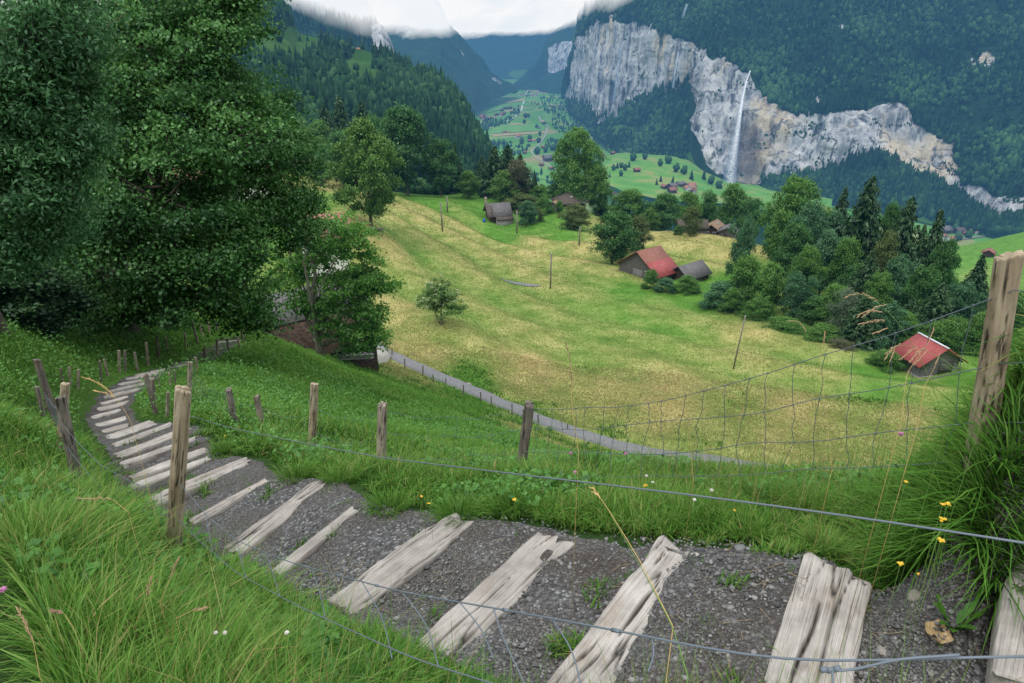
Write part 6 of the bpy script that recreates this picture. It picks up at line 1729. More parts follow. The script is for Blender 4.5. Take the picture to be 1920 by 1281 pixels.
def mat_mountain(name, forest=((0.008, 0.032, 0.014), (0.026, 0.07, 0.026)), grass=((0.04, 0.13, 0.02), (0.09, 0.20, 0.035)), cloud=True):
    m = NT(name); p = m.pos()
    rock = m.attr('rock'); gr = m.attr('meadow')
    n = m.noise(p, 0.012, 8, .65); nf = m.noise(p, 0.06, 5, .7)
    fcol = m.ramp(m.math('ADD', m.math('MULTIPLY', n, .5), m.math('MULTIPLY', nf, .5)), [(.35, forest[0]), (.65, forest[1])])
    gcol = m.ramp(n, [(.3, grass[0]), (.7, grass[1])])
    c = m.mix(m.gray(m.math('ADD', gr, m.math('MULTIPLY', m.math('SUBTRACT', n, .5), .5)), .42, .58), fcol, gcol)
    # limestone: vertical streaks, ochre patches, dark seams
    big = m.math('ADD', m.noise(m.scale(p, (1, 1, .45)), .0075, 6, .62, .5), m.math('MULTIPLY', m.math('SUBTRACT', m.attr('ochre'), .5), .34))
    str1 = m.noise(m.scale(p, (1, 1, .06)), .034, 6, .66, .3)
    str2 = m.noise(m.scale(p, (1, 1, .10)), .021, 5, .62, .6)
    fine = m.noise(m.scale(p, (1, 1, .7)), .16, 7, .8)
    base = m.ramp(m.math('ADD', m.math('MULTIPLY', str1, .72), m.math('MULTIPLY', fine, .28)), [(.36, (0.10, .107, .125)), (.45, (.36, .375, .40)), (.53, (.58, .585, .58)), (.64, (.80, .79, .75))])
    och = m.ramp(m.math('ADD', m.math('MULTIPLY', str1, .5), m.math('MULTIPLY', fine, .5)), [(.36, (0.30, .22, .14)), (.5, (.66, .56, .40)), (.64, (.84, .75, .58))])
    ct = m.mix(m.gray(big, .47, .57), base, och)
    ct = m.mix(m.gray(str2, .565, .63, 0, .9), ct, m.mix(m.gray(str1, .45, .6), (0.055, .06, .075), (.20, .22, .26)))
    str3 = m.noise(m.scale(p, (1, 1, .03)), .052, 4, .6, .25)
    ct = m.mix(m.math('MULTIPLY', m.gray(str3, .57, .63, 0, .85), m.gray(m.noise(p, .009, 3), .38, .55)), ct, (0.05, .055, .07))
    ledge = m.noise(m.scale(p, (.22, .22, 1.3)), .045, 5, .65, .6)
    ct = m.mix(m.gray(ledge, .60, .65, 0, .6), ct, (0.085, .085, .075))
    ct = m.mix(m.math('MULTIPLY', m.attr('brown'), .8), ct, m.mix(m.gray(fine, .4, .6), (0.055, .042, .038), (.17, .14, .125)))
    ct = m.mix(m.gray(m.noise(m.scale(p, (1, 1, .4)), .018, 5, .65), .60, .68, 0, .85), ct, (0.045, .075, .03))
    rk = m.gray(m.math('ADD', rock, m.math('MULTIPLY', m.math('SUBTRACT', fine, .5), .55)), .42, .58)
    c = m.mix(rk, c, ct)
    hgt = m.math('ADD', m.math('MULTIPLY', str1, 1.0), m.math('MULTIPLY', fine, .8))
    return m.done(m.bsdf(c, .95, m.bump(hgt, 1.0, 9.0), .1), cloud=cloud)
M_MTN = mat_mountain('mountain_side')

# ---- far forest trees (woods that read as one mass)
def conifer_unit(seed):
    rg = np.random.default_rng(seed); V, T = [], []
    for k, (z0, z1, r) in enumerate(((.02, .45, .26), (.25, .72, .20), (.5, 1.0, .125))):
        ns = 7; o = len(V)
        for i in range(ns):
            a = i * 6.283 / ns + rg.normal(0, .15); rr_ = r * (.75 + .5 * rg.random())
            V.append((rr_ * math.cos(a), rr_ * math.sin(a), z0 + .05 * rg.normal()))
        V.append((0, 0, z1))
        for i in range(ns): T.append((o + i, o + (i + 1) % ns, o + ns))
    return np.array(V), np.array(T)
def decid_unit(seed):
    import bmesh
    bm = bmesh.new(); bmesh.ops.create_icosphere(bm, subdivisions=2, radius=1.0)
    V = np.array([v.co[:] for v in bm.verts]); T = np.array([[v.index for v in f.verts] for f in bm.faces]); bm.free()
    rad = 1 + .38 * fbm(V[:, 0] * 2.1 + seed * 5, V[:, 1] * 2.1, V[:, 2] * 2.1, seed=seed, octv=3)
    V = V * rad[:, None] * np.array([.34, .34, .46]); V[:, 2] += .5
    return V, T
CON = [conifer_unit(s) for s in range(5)]; DEC = [decid_unit(s + 20) for s in range(4)]
def forest(name, P, H, frac_con, mat, label=None, seed=0, tint_bias=0.0):
    rg = np.random.default_rng(seed)
    n = len(P); Vs, Ts, Ti, off = [], [], [], 0
    # woods change composition in patches
    pat = fbm(P[:, 0] * .006, P[:, 1] * .006, P[:, 2] * .006, seed=seed + 50, octv=3)
    con = (rg.random(n) + .5 * pat) < frac_con
    for lst, sel in ((CON, con), (DEC, ~con)):
        for k, (V0, T0) in enumerate(lst):
            idx = np.nonzero(sel & (np.arange(n) % len(lst) == k))[0]
            if len(idx) == 0: continue
            h = H[idx] * (0.55 + .75 * rg.random(len(idx)) ** 1.3 + .22 * pat[idx]) * (1.0 if lst is CON else .62)
            a = rg.random(len(idx)) * 6.283; w = h * (.75 + .4 * rg.random(len(idx))) * (.85 if lst is CON else 1.0)
            c, s = np.cos(a)[:, None], np.sin(a)[:, None]
            X = (V0[None, :, 0] * c - V0[None, :, 1] * s) * w[:, None] + P[idx, 0:1]
            Yy = (V0[None, :, 0] * s + V0[None, :, 1] * c) * w[:, None] + P[idx, 1:2]
            Z = V0[None, :, 2] * h[:, None] + P[idx, 2:3] - .05 * h[:, None]
            Vs.append(np.stack([X, Yy, Z], -1).reshape(-1, 3))
            Ts.append((T0[None] + (np.arange(len(idx)) * len(V0))[:, None, None]).reshape(-1, 3) + off); off += len(idx) * len(V0)
            t = np.clip((.24 if lst is CON else .46) + .10 * rg.normal(0, 1, len(idx)) + .17 * pat[idx] + tint_bias, 0, 1)
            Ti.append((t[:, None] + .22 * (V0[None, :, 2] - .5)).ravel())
    me = mesh_np(name, np.vstack(Vs), None, np.vstack(Ts), {'tint': np.clip(np.concatenate(Ti), 0, 1)})
    return tag(link(name, me, mat), kind='stuff')
def mat_forest(name, stops, cloud=True):
    m = NT(name); t = m.attr('tint'); p = m.pos()
    n = m.noise(p, .35, 4, .7)
    c = m.ramp(m.math('ADD', t, m.math('MULTIPLY', m.math('SUBTRACT', n, .5), .3), clamp=True), stops)
    return m.done(m.bsdf(c, .95, m.bump(n, 1.0, 1.5), .05), cloud=cloud)
M_FOREST = mat_forest('forest_trees', [(0, (0.005, .018, .009)), (.3, (.018, .050, .022)), (.55, (.036, .092, .036)), (1, (.085, .17, .06))])

# ---- right-hand wall: talus, cliff, forest above
RW = [ # column, floor, cliff foot, cliff top, frame top, beyond
 (1061, [(205, 4200), (192, 4250), (186, 4260), (187, 4500), (188, 4700)]),
 (1066, [(212, 4000), (191, 4050), (140, 4080), (142, 4400), (145, 4700)]),
 (1074, [(220, 3800), (193, 3900), (104, 3960), (106, 4300), (110, 4700)]),
 (1086, [(228, 3600), (198, 3750), (68, 3850), (66, 4200), (70, 4600)]),
 (1104, [(242, 3300), (206, 3520), (45, 3640), (0, 3900), (-60, 4300)]),
 (1125, [(268, 2950), (236, 3220), (34, 3400), (-20, 3600), (-140, 4000)]),
 (1160, [(300, 2640), (226, 3050), (30, 3220), (-40, 3400), (-200, 3900)]),
 (1215, [(320, 2450), (190, 2960), (44, 3060), (-60, 3300), (-220, 3800)]),
 (1262, [(328, 2330), (165, 2820), (62, 2880), (-60, 3150), (-230, 3700)]),
 (1296, [(332, 2240), (155, 2660), (74, 2740), (-60, 3050), (-230, 3600)]),
 (1306, [(338, 2200), (252, 2300), (80, 2640), (-60, 3000), (-230, 3600)]),
 (1320, [(342, 2180), (300, 2200), (88, 2560), (-60, 3000), (-230, 3550)]),
 (1345, [(348, 2160), (325, 2180), (98, 2500), (-60, 2950), (-230, 3500)]),
 (1372, [(352, 2150), (340, 2170), (110, 2450), (-60, 2930), (-230, 3450)]),
 (1405, [(356, 2120), (345, 2140), (140, 2400), (-60, 2900), (-230, 3400)]),
 (1440, [(362, 2070), (350, 2090), (182, 2300), (-60, 2860), (-230, 3350)]),
 (1480, [(368, 2030), (348, 2070), (206, 2240), (-60, 2830), (-230, 3300)]),
 (1512, [(374, 1990), (342, 2050), (222, 2200), (-60, 2800), (-230, 3300)]),
 (1545, [(380, 1960), (335, 2030), (212, 2180), (-60, 2780), (-230, 3250)]),
 (1600, [(388, 1910), (305, 2010), (198, 2150), (-60, 2760), (-230, 3200)]),
 (1650, [(396, 1860), (308, 1980), (194, 2130), (-60, 2740), (-230, 3200)]),
 (1690, [(404, 1810), (326, 1930), (192, 2110), (-60, 2720), (-230, 3200)]),
 (1712, [(412, 1780), (338, 1900), (228, 2070), (-60, 2710), (-230, 3200)]),
 (1760, [(424, 1730), (352, 1860), (262, 2010), (-60, 2700), (-230, 3150)]),
 (1790, [(432, 1700), (368, 1830), (288, 1970), (-60, 2690), (-230, 3150)]),
 (1802, [(436, 1680), (374, 1800), (345, 1850), (-60, 2680), (-230, 3150)]),
 (1840, [(440, 1640), (406, 1710), (346, 1790), (-60, 2660), (-230, 3100)]),
 (1870, [(442, 1600), (428, 1640), (362, 1740), (-60, 2640), (-230, 3100)]),
 (1895, [(444, 1580), (412, 1620), (374, 1700), (-60, 2620), (-230, 3100)]),
 (1930, [(446, 1560), (414, 1600), (374, 1680), (-60, 2600), (-230, 3100)]),
 (2150, [(450, 1400), (420, 1440), (380, 1520), (-60, 2500), (-230, 3000)])]
RL = Loft(RW, (16, 70, 60, 14), 620)
vv = RL.v[None, :] + 0 * RL.P[..., 0]
_n = fbm(RL.P[..., 0] * .011, RL.P[..., 1] * .011, RL.P[..., 2] * .011, seed=31, octv=4)
rockm = np.clip((vv - .98 + .05 * _n) * 25, 0, 1) * np.clip((2.0 + .10 * _n - vv) * 25, 0, 1)
pxg = RL.u[:, None] + 0 * vv
# scattered crags up in the forest, as in the photo
prow = project(RL.P[..., 0], RL.P[..., 1], RL.P[..., 2])[1]
for cx, cy, rx, ry in ((1430, 55, 14, 5), (1582, 50, 14, 8), (1850, 110, 22, 20), (1610, 45, 12, 5), (1380, 35, 10, 4), (1822, 118, 10, 20), (1532, 190, 8, 12)):
    rockm = np.maximum(rockm, np.clip(1.35 - np.hypot((pxg - cx) / rx, (prow - cy) / ry) + .35 * _n, 0, 1))
RL.displace(lambda P: np.where((vv > .9) & (vv < 2.05), 16 * fbm(P[..., 0] * .02, P[..., 1] * .02, P[..., 2] * .004, seed=41, octv=5) + 7 * np.abs(fbm(P[..., 0] * .05, P[..., 1] * .05, P[..., 2] * .012, seed=43, octv=4)) + 9 * fbm(P[..., 0] * .012, P[..., 1] * .012, P[..., 2] * .02, seed=44, octv=4), 0) + np.where(vv >= 2.0, 26 * fbm(P[..., 0] * .006, P[..., 1] * .006, P[..., 2] * .002, seed=45, octv=4) * np.clip((vv - 2) * 5, 0, 1), 0))
gm = np.clip(1.4 - np.hypot((pxg - 1150) / 60, (prow - 245) / 16), 0, 1) * .7 * (vv < 1)
gm = np.maximum(gm, np.clip((.35 - vv) * 4, 0, 1) * (pxg > 1140) * (pxg < 1420))
gm = np.maximum(gm, np.clip((.3 - vv) * 5, 0, 1) * (pxg > 1700))
och_ = np.interp(pxg, [1060, 1130, 1200, 1270, 1300, 1380, 1420, 1500, 1580, 1640, 1720, 1795, 1810, 1930], [.15, .32, .2, .35, .4, .4, .5, .36, .25, .66, .55, .62, .2, .25])
och_ = np.where((pxg > 1296) & (pxg < 1375) & (prow > 190), .1, och_)
brn = np.clip(1.5 - np.hypot((pxg - 1400) / 26, (prow - 290) / 60) + .4 * _n, 0, 1) * (vv > .9) * (vv < 2)
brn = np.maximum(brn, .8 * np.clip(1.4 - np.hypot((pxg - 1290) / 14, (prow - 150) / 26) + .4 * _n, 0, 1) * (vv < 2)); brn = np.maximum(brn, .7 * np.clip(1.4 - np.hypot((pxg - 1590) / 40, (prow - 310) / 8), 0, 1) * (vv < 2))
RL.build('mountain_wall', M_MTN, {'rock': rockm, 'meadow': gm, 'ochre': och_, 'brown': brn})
# forest on it
S = RL.sample(16500, 2.0, 3.25); px, py = project(S[:, 0], S[:, 1], S[:, 2])
mk = np.ones(len(S), bool)
for cx, cy, rx, ry in ((1430, 55, 14, 5), (1582, 50, 14, 8), (1850, 110, 22, 20), (1822, 118, 10, 20), (1532, 190, 8, 12)): mk &= (np.hypot((px - cx) / rx, (py - cy) / ry) + .4 * rng.normal(0, 1, len(S))) > .9
S = S[mk & (px > 1050) & (px < 1990)]
T1 = RL.sample(9000, .1, 1.03); px, py = project(T1[:, 0], T1[:, 1], T1[:, 2])
vtop = vnoise(px * .03, py * .05, seed=5)
keep = (px < 1990) & (~((px > 1290) & (px < 1420))) & ((px > 1430) | (px < 1296))
keep &= ~((np.hypot((px - 1150) / 55, (py - 245) / 12) < 1) & (rng.random(len(px)) < .8))
T1 = T1[keep]
Pm = np.vstack([S, T1])
edge = np.vstack([RL.sample(2400, 1.94, 2.05), RL.sample(1100, .97, 1.10)]); epx, epy = project(edge[:, 0], edge[:, 1], edge[:, 2])
edge = edge[~((epx > 1290) & (epx < 1425) & (epy > 150)) & (vnoise(epx * .05, epy * .05, seed=6) > -.35)]; Pm = np.vstack([Pm, edge])
# thinned gullies, and bushes clinging to the ledges of the cliff
gul = fbm(Pm[:, 0] * .011 + Pm[:, 2] * .002, Pm[:, 1] * .004, Pm[:, 2] * .0015, seed=58, octv=3)
Pm = Pm[(gul > -.42) | (rng.random(len(Pm)) < .35)]
led = RL.sample(5200, 1.03, 1.97); ln = fbm(led[:, 0] * .012, led[:, 1] * .012, led[:, 2] * .03, seed=59, octv=3)
led = led[ln > .42]
forest('cliff_bushes', led, np.full(len(led), 11.0), .3, M_FOREST, seed=4)
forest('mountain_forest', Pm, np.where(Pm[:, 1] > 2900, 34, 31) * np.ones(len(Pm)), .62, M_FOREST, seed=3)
# ledge trees on the cliff
# waterfalls
m = NT('waterfall_water'); p_ = m.objco()
fl = m.noise(m.scale(m.pos(), (1, 1, .06)), .35, 5, .7); uu = m.attr('side')
al = m.math('MULTIPLY', m.gray(m.math('ABSOLUTE', uu), .1, 1.0, 1.0, 0.0), m.gray(m.math('ADD', fl, m.math('MULTIPLY', m.attr('dense'), .42)), .46, .86))
M_FALL = m.done(m.bsdf((0.86, 0.88, 0.90), .6, alpha=al), haze=True)
def waterfall(pxs, Ys, wpx, label, dense0=1.0, dense1=.25, off=30):
    P = [at(x, y, Yy - off) for (x, y), Yy in zip(pxs, Ys)]
    P = resample(np.array(P), 30); w0 = np.interp(np.linspace(0, 1, 30), np.linspace(0, 1, len(wpx)), wpx)
    V, sd, dn = [], [], []
    for i in range(30):
        hw = w0[i] / FPX * axis_depth(P[i]) / 2
        for s in np.linspace(-1, 1, 7):
            V.append((P[i][0] + s * hw, P[i][1] - 10 * (1 - s * s), P[i][2])); sd.append(s); dn.append(dense0 + (dense1 - dense0) * i / 29)
    tag(link('waterfall', mesh_np('waterfall', V, grid_faces(30, 7), attrs={'side': sd, 'dense': dn}, smooth=True), M_FALL), label, 'waterfall')
waterfall([(1406, 132), (1399, 150), (1392, 180), (1385, 225), (1378, 270), (1371, 310), (1368, 343)], [2390, 2375, 2340, 2290, 2240, 2190, 2160], [3, 5, 9, 13, 18, 23, 28], 'tall white waterfall leaping from the brown cliff edge into the valley', .9, .2, 60)
waterfall([(1272, 98), (1268, 120), (1264, 142), (1262, 165)], [2790, 2790, 2790, 2790], [4, 5, 5, 6], 'thin waterfall on the grey cliff left of the tall fall', .7, .3)
waterfall([(1166, 80), (1160, 120), (1155, 160), (1150, 190)], [3120, 3110, 3090, 3080], [3, 4, 5, 5], 'faint trickling fall far left on the grey cliff', .4, .2)
waterfall([(1288, 8), (1284, 20), (1280, 34)], [2900, 2890, 2880], [5, 6, 5], 'small cascade high in the forest near the cloud edge', .35, .1, 40)
waterfall([(1827, 90), (1822, 112), (1817, 134)], [2380, 2360, 2330], [4, 5, 9], 'little double fall on the dark crag in the upper right forest', .7, .5, 40)

# ---- valley floor
def mat_valley():
    m = NT('valley_meadow'); p = m.pos()
    v = m.n('ShaderNodeTexVoronoi'); mp2 = m.scale(p, (1.0, .55, 0.0)); m.l(mp2, v.inputs['Vector']); v.inputs['Scale'].default_value = .011; v.inputs['Randomness'].default_value = .9
    sc = m.n('ShaderNodeSeparateColor'); m.l(v.outputs['Color'], sc.inputs[0])
    n = m.noise(p, .02, 5, .6)
    c = m.ramp(sc.outputs[0], [(0, (0.085, .24, .04)), (.45, (.11, .28, .05)), (.7, (.14, .31, .065)), (.88, (.22, .29, .085)), (1, (.30, .25, .12))])
    c = m.mix(m.gray(n, .35, .7, 0, .35), c, (0.07, .19, .035))
    return m.done(m.bsdf(c, .95, None, .1))
yy = np.concatenate([np.linspace(600, 4000, 120), np.linspace(4060, 11000, 60)])
xx = np.linspace(-1, 1, 70)
X, Yg = np.meshgrid(xx, yy, indexing='ij'); X = X * (1300 + .25 * Yg)
def vfloor(x, y):
    zf = np.interp(y, [0, 1500, 2200, 3400, 5000, 7300, 11000], [-455, -452, -432, -420, -405, -392, -370])
    # foot slopes rising to the left spur and right talus
    return zf + 7 * fbm(np.asarray(x) * .004, np.asarray(y) * .004, seed=61, octv=3)
Zg = vfloor(X, Yg)
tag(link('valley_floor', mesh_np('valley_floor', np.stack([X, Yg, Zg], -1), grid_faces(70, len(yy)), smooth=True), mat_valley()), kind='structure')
def vhit(px, py):
    dx, dY, dZ = ray(px, py)
    t = 2000.0
    for _ in range(30):
        z = float(vfloor(dx * t, dY * t)); t = t * .3 + .7 * (z / dZ)
    return np.array((dx * t, dY * t, float(vfloor(dx * t, dY * t))))
# green alp below the tall waterfall (sloping foreland)
FL = Loft([(1128, [(352, 1500), (330, 1750), (296, 2560)]), (1160, [(360, 1500), (322, 1850), (285, 2560)]), (1220, [(372, 1500), (318, 1900), (290, 2440)]), (1290, [(380, 1500), (326, 1900), (300, 2280)]), (1360, [(385, 1500), (348, 1900), (338, 2180)]), (1440, [(392, 1450), (362, 1850), (352, 2110)]), (1560, [(405, 1400), (385, 1750), (372, 1990)])], (12, 14), 60)
m = NT('alp_grass'); n_ = m.noise(m.pos(), .012, 6, .6)
M_ALP = m.done(m.bsdf(m.ramp(n_, [(.36, (0.085, .24, .04)), (.5, (.12, .28, .05)), (.62, (.24, .27, .085))]), .95, None, .1))
FL.displace(lambda P: 7 * fbm(P[..., 0] * .01, P[..., 1] * .01, seed=71))
FL.build('alp_slope', M_ALP, {})
def falp(px, py):
    Q = FL.P.reshape(-1, 3); qx, qy = project(Q[:, 0], Q[:, 1], Q[:, 2])
    return Q[np.argmin((qx - px) ** 2 + (qy - py) ** 2)]

# mown strips, river, lanes and hedges of the valley floor
def strip(name, pxs, wid, mat, kind='structure', lift=1.5, fn=vhit, label=None, cat=None):
    P = resample(np.array([fn(*p) for p in pxs]), max(8, 6 * len(pxs)))
    T = np.gradient(P[:, :2], axis=0); T /= np.linalg.norm(T, axis=1)[:, None] + 1e-9
    N = np.stack([-T[:, 1], T[:, 0]], -1)
    V = np.stack([np.hstack([P[:, :2] + N * wid * s, (P[:, 2] + lift)[:, None]]) for s in (-.5, .5)], 1)
    return tag(link(name, mesh_np(name, V, grid_faces(len(P), 2)[:, ::-1]), mat), label, cat, kind=kind)
m = NT('lane_gravel'); M_LANE = m.done(m.bsdf((0.36, 0.36, 0.34), .9))
strip('lane', [(1205, 322), (1180, 316), (1150, 312), (1130, 307), (1105, 299), (1090, 290), (1078, 286)], 9, M_LANE) if False else None
strip('lane', [(1040, 318), (1022, 305), (1008, 297), (998, 289), (996, 284), (1002, 278), (1012, 270), (1020, 258), (1024, 250)], 6, M_LANE)
strip('lane', [(1042, 318), (1060, 326)], 8, M_LANE)
strip('lane', [(1024, 250), (1026, 243), (1014, 225), (1008, 216)], 6, M_LANE)
strip('lane', [(1030, 240), (1020, 231), (1010, 222)], 6, M_LANE)
strip('lane', [(982, 190), (985, 180), (992, 165)], 9, M_LANE)
m = NT('river_water'); M_RIV = m.done(m.bsdf((0.62, 0.68, 0.70), .3))
strip('river', [(978, 203), (980, 200), (976, 211), (974, 206)], 10, M_RIV) if False else None
strip('river', [(951, 228), (962, 222), (972, 214), (978, 207), (979, 199), (983, 190)], 8, M_RIV)
m = NT('field_hay'); M_FH = m.done(m.bsdf(m.ramp(m.noise(m.pos(), .03, 4), [(.3, (0.30, .25, .11)), (.7, (.38, .31, .15))]), .95))
m = NT('field_bright'); M_FB = m.done(m.bsdf(m.ramp(m.noise(m.pos(), .03, 4), [(.3, (0.10, .27, .05)), (.7, (.14, .33, .065))]), .95))
m = NT('field_pale'); M_FP = m.done(m.bsdf(m.ramp(m.noise(m.pos(), .03, 4), [(.3, (0.20, .27, .08)), (.7, (.26, .30, .10))]), .95))
def field(pxs, mat, lift=.8):
    P = np.array([vhit(*p) for p in pxs]); P[:, 2] += lift
    n = len(P); c = P.mean(0); V = np.vstack([P, c])
    tag(link('field', mesh_np('field', V, None, [(i, (i + 1) % n, n) for i in range(n)][::1]), mat), kind='structure')
field([(955, 232), (1020, 225), (1020, 229), (958, 235)], M_FH); field([(912, 252), (1022, 246), (1022, 250), (925, 256)], M_FH)
field([(950, 190), (985, 184), (984, 189), (946, 194)], M_FH); field([(948, 207), (963, 205), (962, 209), (946, 210)], M_FH)
field([(925, 240), (1005, 232), (1020, 236), (1022, 245), (915, 251)], M_FB); field([(905, 258), (1020, 252), (1015, 262), (910, 264)], M_FP); field([(880, 210), (945, 196), (950, 202), (890, 218)], M_FB)
field([(985, 305), (1040, 325), (1035, 340), (985, 330)], M_FB); field([(1010, 290), (1045, 288), (1050, 300), (1020, 300)], M_FB); field([(998, 325), (1045, 332), (1040, 336), (1000, 332)], M_FP)

# ---- left spur with forest and alps
LS = [(200, [(330, 380), (150, 700), (-60, 1300), (-140, 1700)]), (400, [(330, 420), (150, 760), (-30, 1300), (-120, 1700)]), (480, [(330, 440), (150, 780), (8, 1300), (-20, 1600)]), (505, [(330, 450), (150, 780), (4, 1320), (-5, 1600)]), (540, [(330, 460), (160, 780), (22, 1320), (30, 1600)]),
      (560, [(332, 465), (165, 790), (64, 1300), (75, 1600)]), (600, [(334, 480), (170, 800), (74, 1280), (90, 1600)]), (640, [(336, 500), (180, 810), (98, 1240), (115, 1500)]), (680, [(338, 520), (190, 820), (103, 1200), (125, 1450)]), (720, [(340, 540), (200, 820), (108, 1160), (130, 1400)]),
      (760, [(342, 560), (210, 830), (130, 1120), (150, 1350)]), (800, [(345, 580), (225, 830), (148, 1060), (170, 1250)]), (830, [(348, 600), (240, 830), (163, 1020), (190, 1200)]), (860, [(350, 620), (255, 830), (196, 970), (225, 1150)]), (885, [(352, 640), (275, 830), (240, 920), (270, 1050)]),
      (905, [(354, 660), (300, 800), (272, 880), (300, 980)]), (918, [(356, 680), (325, 770), (308, 830), (330, 900)])]
SL = Loft(LS, (24, 40, 6), 300)
prow = project(SL.P[..., 0], SL.P[..., 1], SL.P[..., 2])[1]; pxg = SL.u[:, None] + 0 * prow
def inpoly(px, py, poly):
    r = np.zeros(np.shape(px), bool); n = len(poly)
    for i in range(n):
        x1, y1 = poly[i]; x2, y2 = poly[(i + 1) % n]
        c = ((y1 > py) != (y2 > py)) & (px < (x2 - x1) * (py - y1) / (y2 - y1 + 1e-9) + x1); r ^= c
    return r
AL1 = [(470, 40), (505, 58), (520, 68), (545, 46), (556, 56), (600, 68), (608, 96), (570, 118), (530, 116), (500, 112), (470, 96)]
AL2 = [(643, 112), (668, 98), (694, 100), (706, 122), (726, 142), (712, 168), (690, 166), (672, 156), (644, 140)]
gm = (inpoly(pxg, prow, AL1) | inpoly(pxg, prow, AL2)) * 1.0
rk = np.zeros_like(gm)
for cx, cy, rx, ry in ((876, 255, 6, 20), (886, 302, 14, 14), (838, 240, 10, 8), (868, 285, 8, 10)): rk = np.maximum(rk, np.clip(1.5 - np.hypot((pxg - cx) / rx, (prow - cy) / ry), 0, 1))
SL.displace(lambda P: 10 * fbm(P[..., 0] * .012, P[..., 1] * .012, seed=77, octv=3))
SL.build('wooded_spur', M_MTN, {'rock': rk, 'meadow': gm})
S = SL.sample(9500, 0.0, 2.05); px, py = project(S[:, 0], S[:, 1], S[:, 2])
k = ~(inpoly(px, py, AL1) | inpoly(px, py, AL2)) & (px > 440)
for cx, cy, rx, ry in ((876, 255, 6, 20), (886, 302, 14, 14)): k &= (np.hypot((px - cx) / rx, (py - cy) / ry) > .9)
S = S[k]; dens = rng.random(len(S)) < np.clip(S[:, 1] / 900, .35, 1); S = S[dens]
forest('spur_forest', S, np.full(len(S), 21.0), .72, M_FOREST, seed=9)
# the chalets and lone trees up on the alps of the spur
def surf(L, px, py):
    Q = L.P.reshape(-1, 3); qx, qy = project(Q[:, 0], Q[:, 1], Q[:, 2])
    return Q[np.argmin((qx - px) ** 2 + (qy - py) ** 2)]

# ---- hazy mountains up the valley
B1 = Loft([(440, [(140, 1900), (60, 2300), (-120, 3000)]), (560, [(140, 1900), (60, 2300), (-110, 3000)]), (640, [(150, 1900), (70, 2300), (-80, 3000)]), (700, [(150, 1950), (110, 2250), (20, 2500)]), (712, [(150, 1950), (112, 2260), (50, 2400)]), (728, [(150, 1980), (115, 2300), (75, 2400)]), (745, [(155, 2000), (125, 2350), (108, 2450)]), (752, [(155, 2050), (130, 2400), (122, 2480)])], (16, 40), 160)
vv = B1.v[None] + 0 * B1.P[..., 0]; pxg = B1.u[:, None] + 0 * vv
rk = np.clip((vv - 1.0) * 12, 0, 1) * np.clip((pxg - 694) / 8, 0, 1) * (pxg < 746)
B1.displace(lambda P: 14 * fbm(P[..., 0] * .012, P[..., 1] * .012, P[..., 2] * .004, seed=81, octv=4))
B1.build('mountain_side', M_MTN, {'rock': rk, 'meadow': rk * 0})
S = B1.sample(3500, 0.3, 1.7); px, py = project(S[:, 0], S[:, 1], S[:, 2]); S = S[(px < 698) | (py > 112)]
forest('slope_forest', S, np.full(len(S), 26.0), .85, M_FOREST, seed=12)
M_FAR = mat_mountain('mountain_far', ((0.010, 0.035, 0.016), (0.032, 0.085, 0.034)))
B2 = Loft([(600, [(230, 3600), (60, 5000), (-200, 6500)]), (720, [(225, 3650), (60, 4900), (-170, 6200)]), (800, [(215, 3750), (70, 4700), (-60, 5600)]), (830, [(212, 3850), (80, 4600), (40, 5300)]), (860, [(208, 3950), (105, 4700), (80, 5200)]), (890, [(203, 4050), (135, 4800), (110, 5200)]), (920, [(190, 4500), (155, 4950), (136, 5250)]), (950, [(178, 4900), (166, 5050), (153, 5300)]), (972, [(172, 5200), (170, 5250), (166, 5350)])], (30, 40), 240)
B2.displace(lambda P: 40 * fbm(P[..., 0] * .004, P[..., 1] * .004, P[..., 2] * .003, seed=83, octv=5) * np.clip((B2.v[None] - .1) * 3, 0, 1))
rk = np.clip(fbm(B2.P[..., 0] * .006, B2.P[..., 1] * .006, B2.P[..., 2] * .003, seed=84, octv=4) * 1.6 - .85, 0, .55)
B2.build('mountain_side', M_FAR, {'rock': rk, 'meadow': rk * 0})
B3 = Loft([(780, [(160, 7600), (90, 9000), (-80, 11000)]), (880, [(152, 7600), (85, 9000), (-60, 11000)]), (960, [(148, 7500), (80, 8800), (-80, 11000)]), (1020, [(150, 7300), (80, 8600), (-90, 10500)]), (1100, [(158, 7000), (85, 8300), (-100, 10500)]), (1200, [(165, 6800), (90, 8000), (-100, 10500)])], (26, 36), 160)
pr3 = project(B3.P[..., 0], B3.P[..., 1], B3.P[..., 2])[1]; px3 = B3.u[:, None] + 0 * pr3
B3.displace(lambda P: 60 * fbm(P[..., 0] * .002, P[..., 1] * .002, P[..., 2] * .002, seed=85, octv=5) * np.clip((B3.v[None] - .1) * 3, 0, 1))
gm3 = np.clip(1.3 - np.hypot((px3 - 975) / 28, (pr3 - 138) / 12), 0, 1)
B3.build('mountain_side', M_FAR, {'rock': gm3 * 0, 'meadow': gm3})
B4 = Loft([(960, [(172, 5900), (166, 6200), (164, 6250), (163, 6900)]), (1004, [(172, 5900), (150, 6200), (128, 6250), (118, 6900)]), (1026, [(172, 5800), (134, 6200), (90, 6400), (76, 6900)]), (1040, [(174, 5700), (134, 6200), (80, 6350), (60, 6900)]), (1058, [(178, 5600), (128, 6150), (78, 6300), (40, 6800)]), (1075, [(180, 5500), (120, 6100), (76, 6250), (20, 6700)]), (1130, [(190, 5300), (120, 6000), (70, 6200), (0, 6700)])], (14, 24, 12), 100)
B4.displace(lambda P: 25 * fbm(P[..., 0] * .006, P[..., 1] * .006, P[..., 2] * .003, seed=86, octv=5))
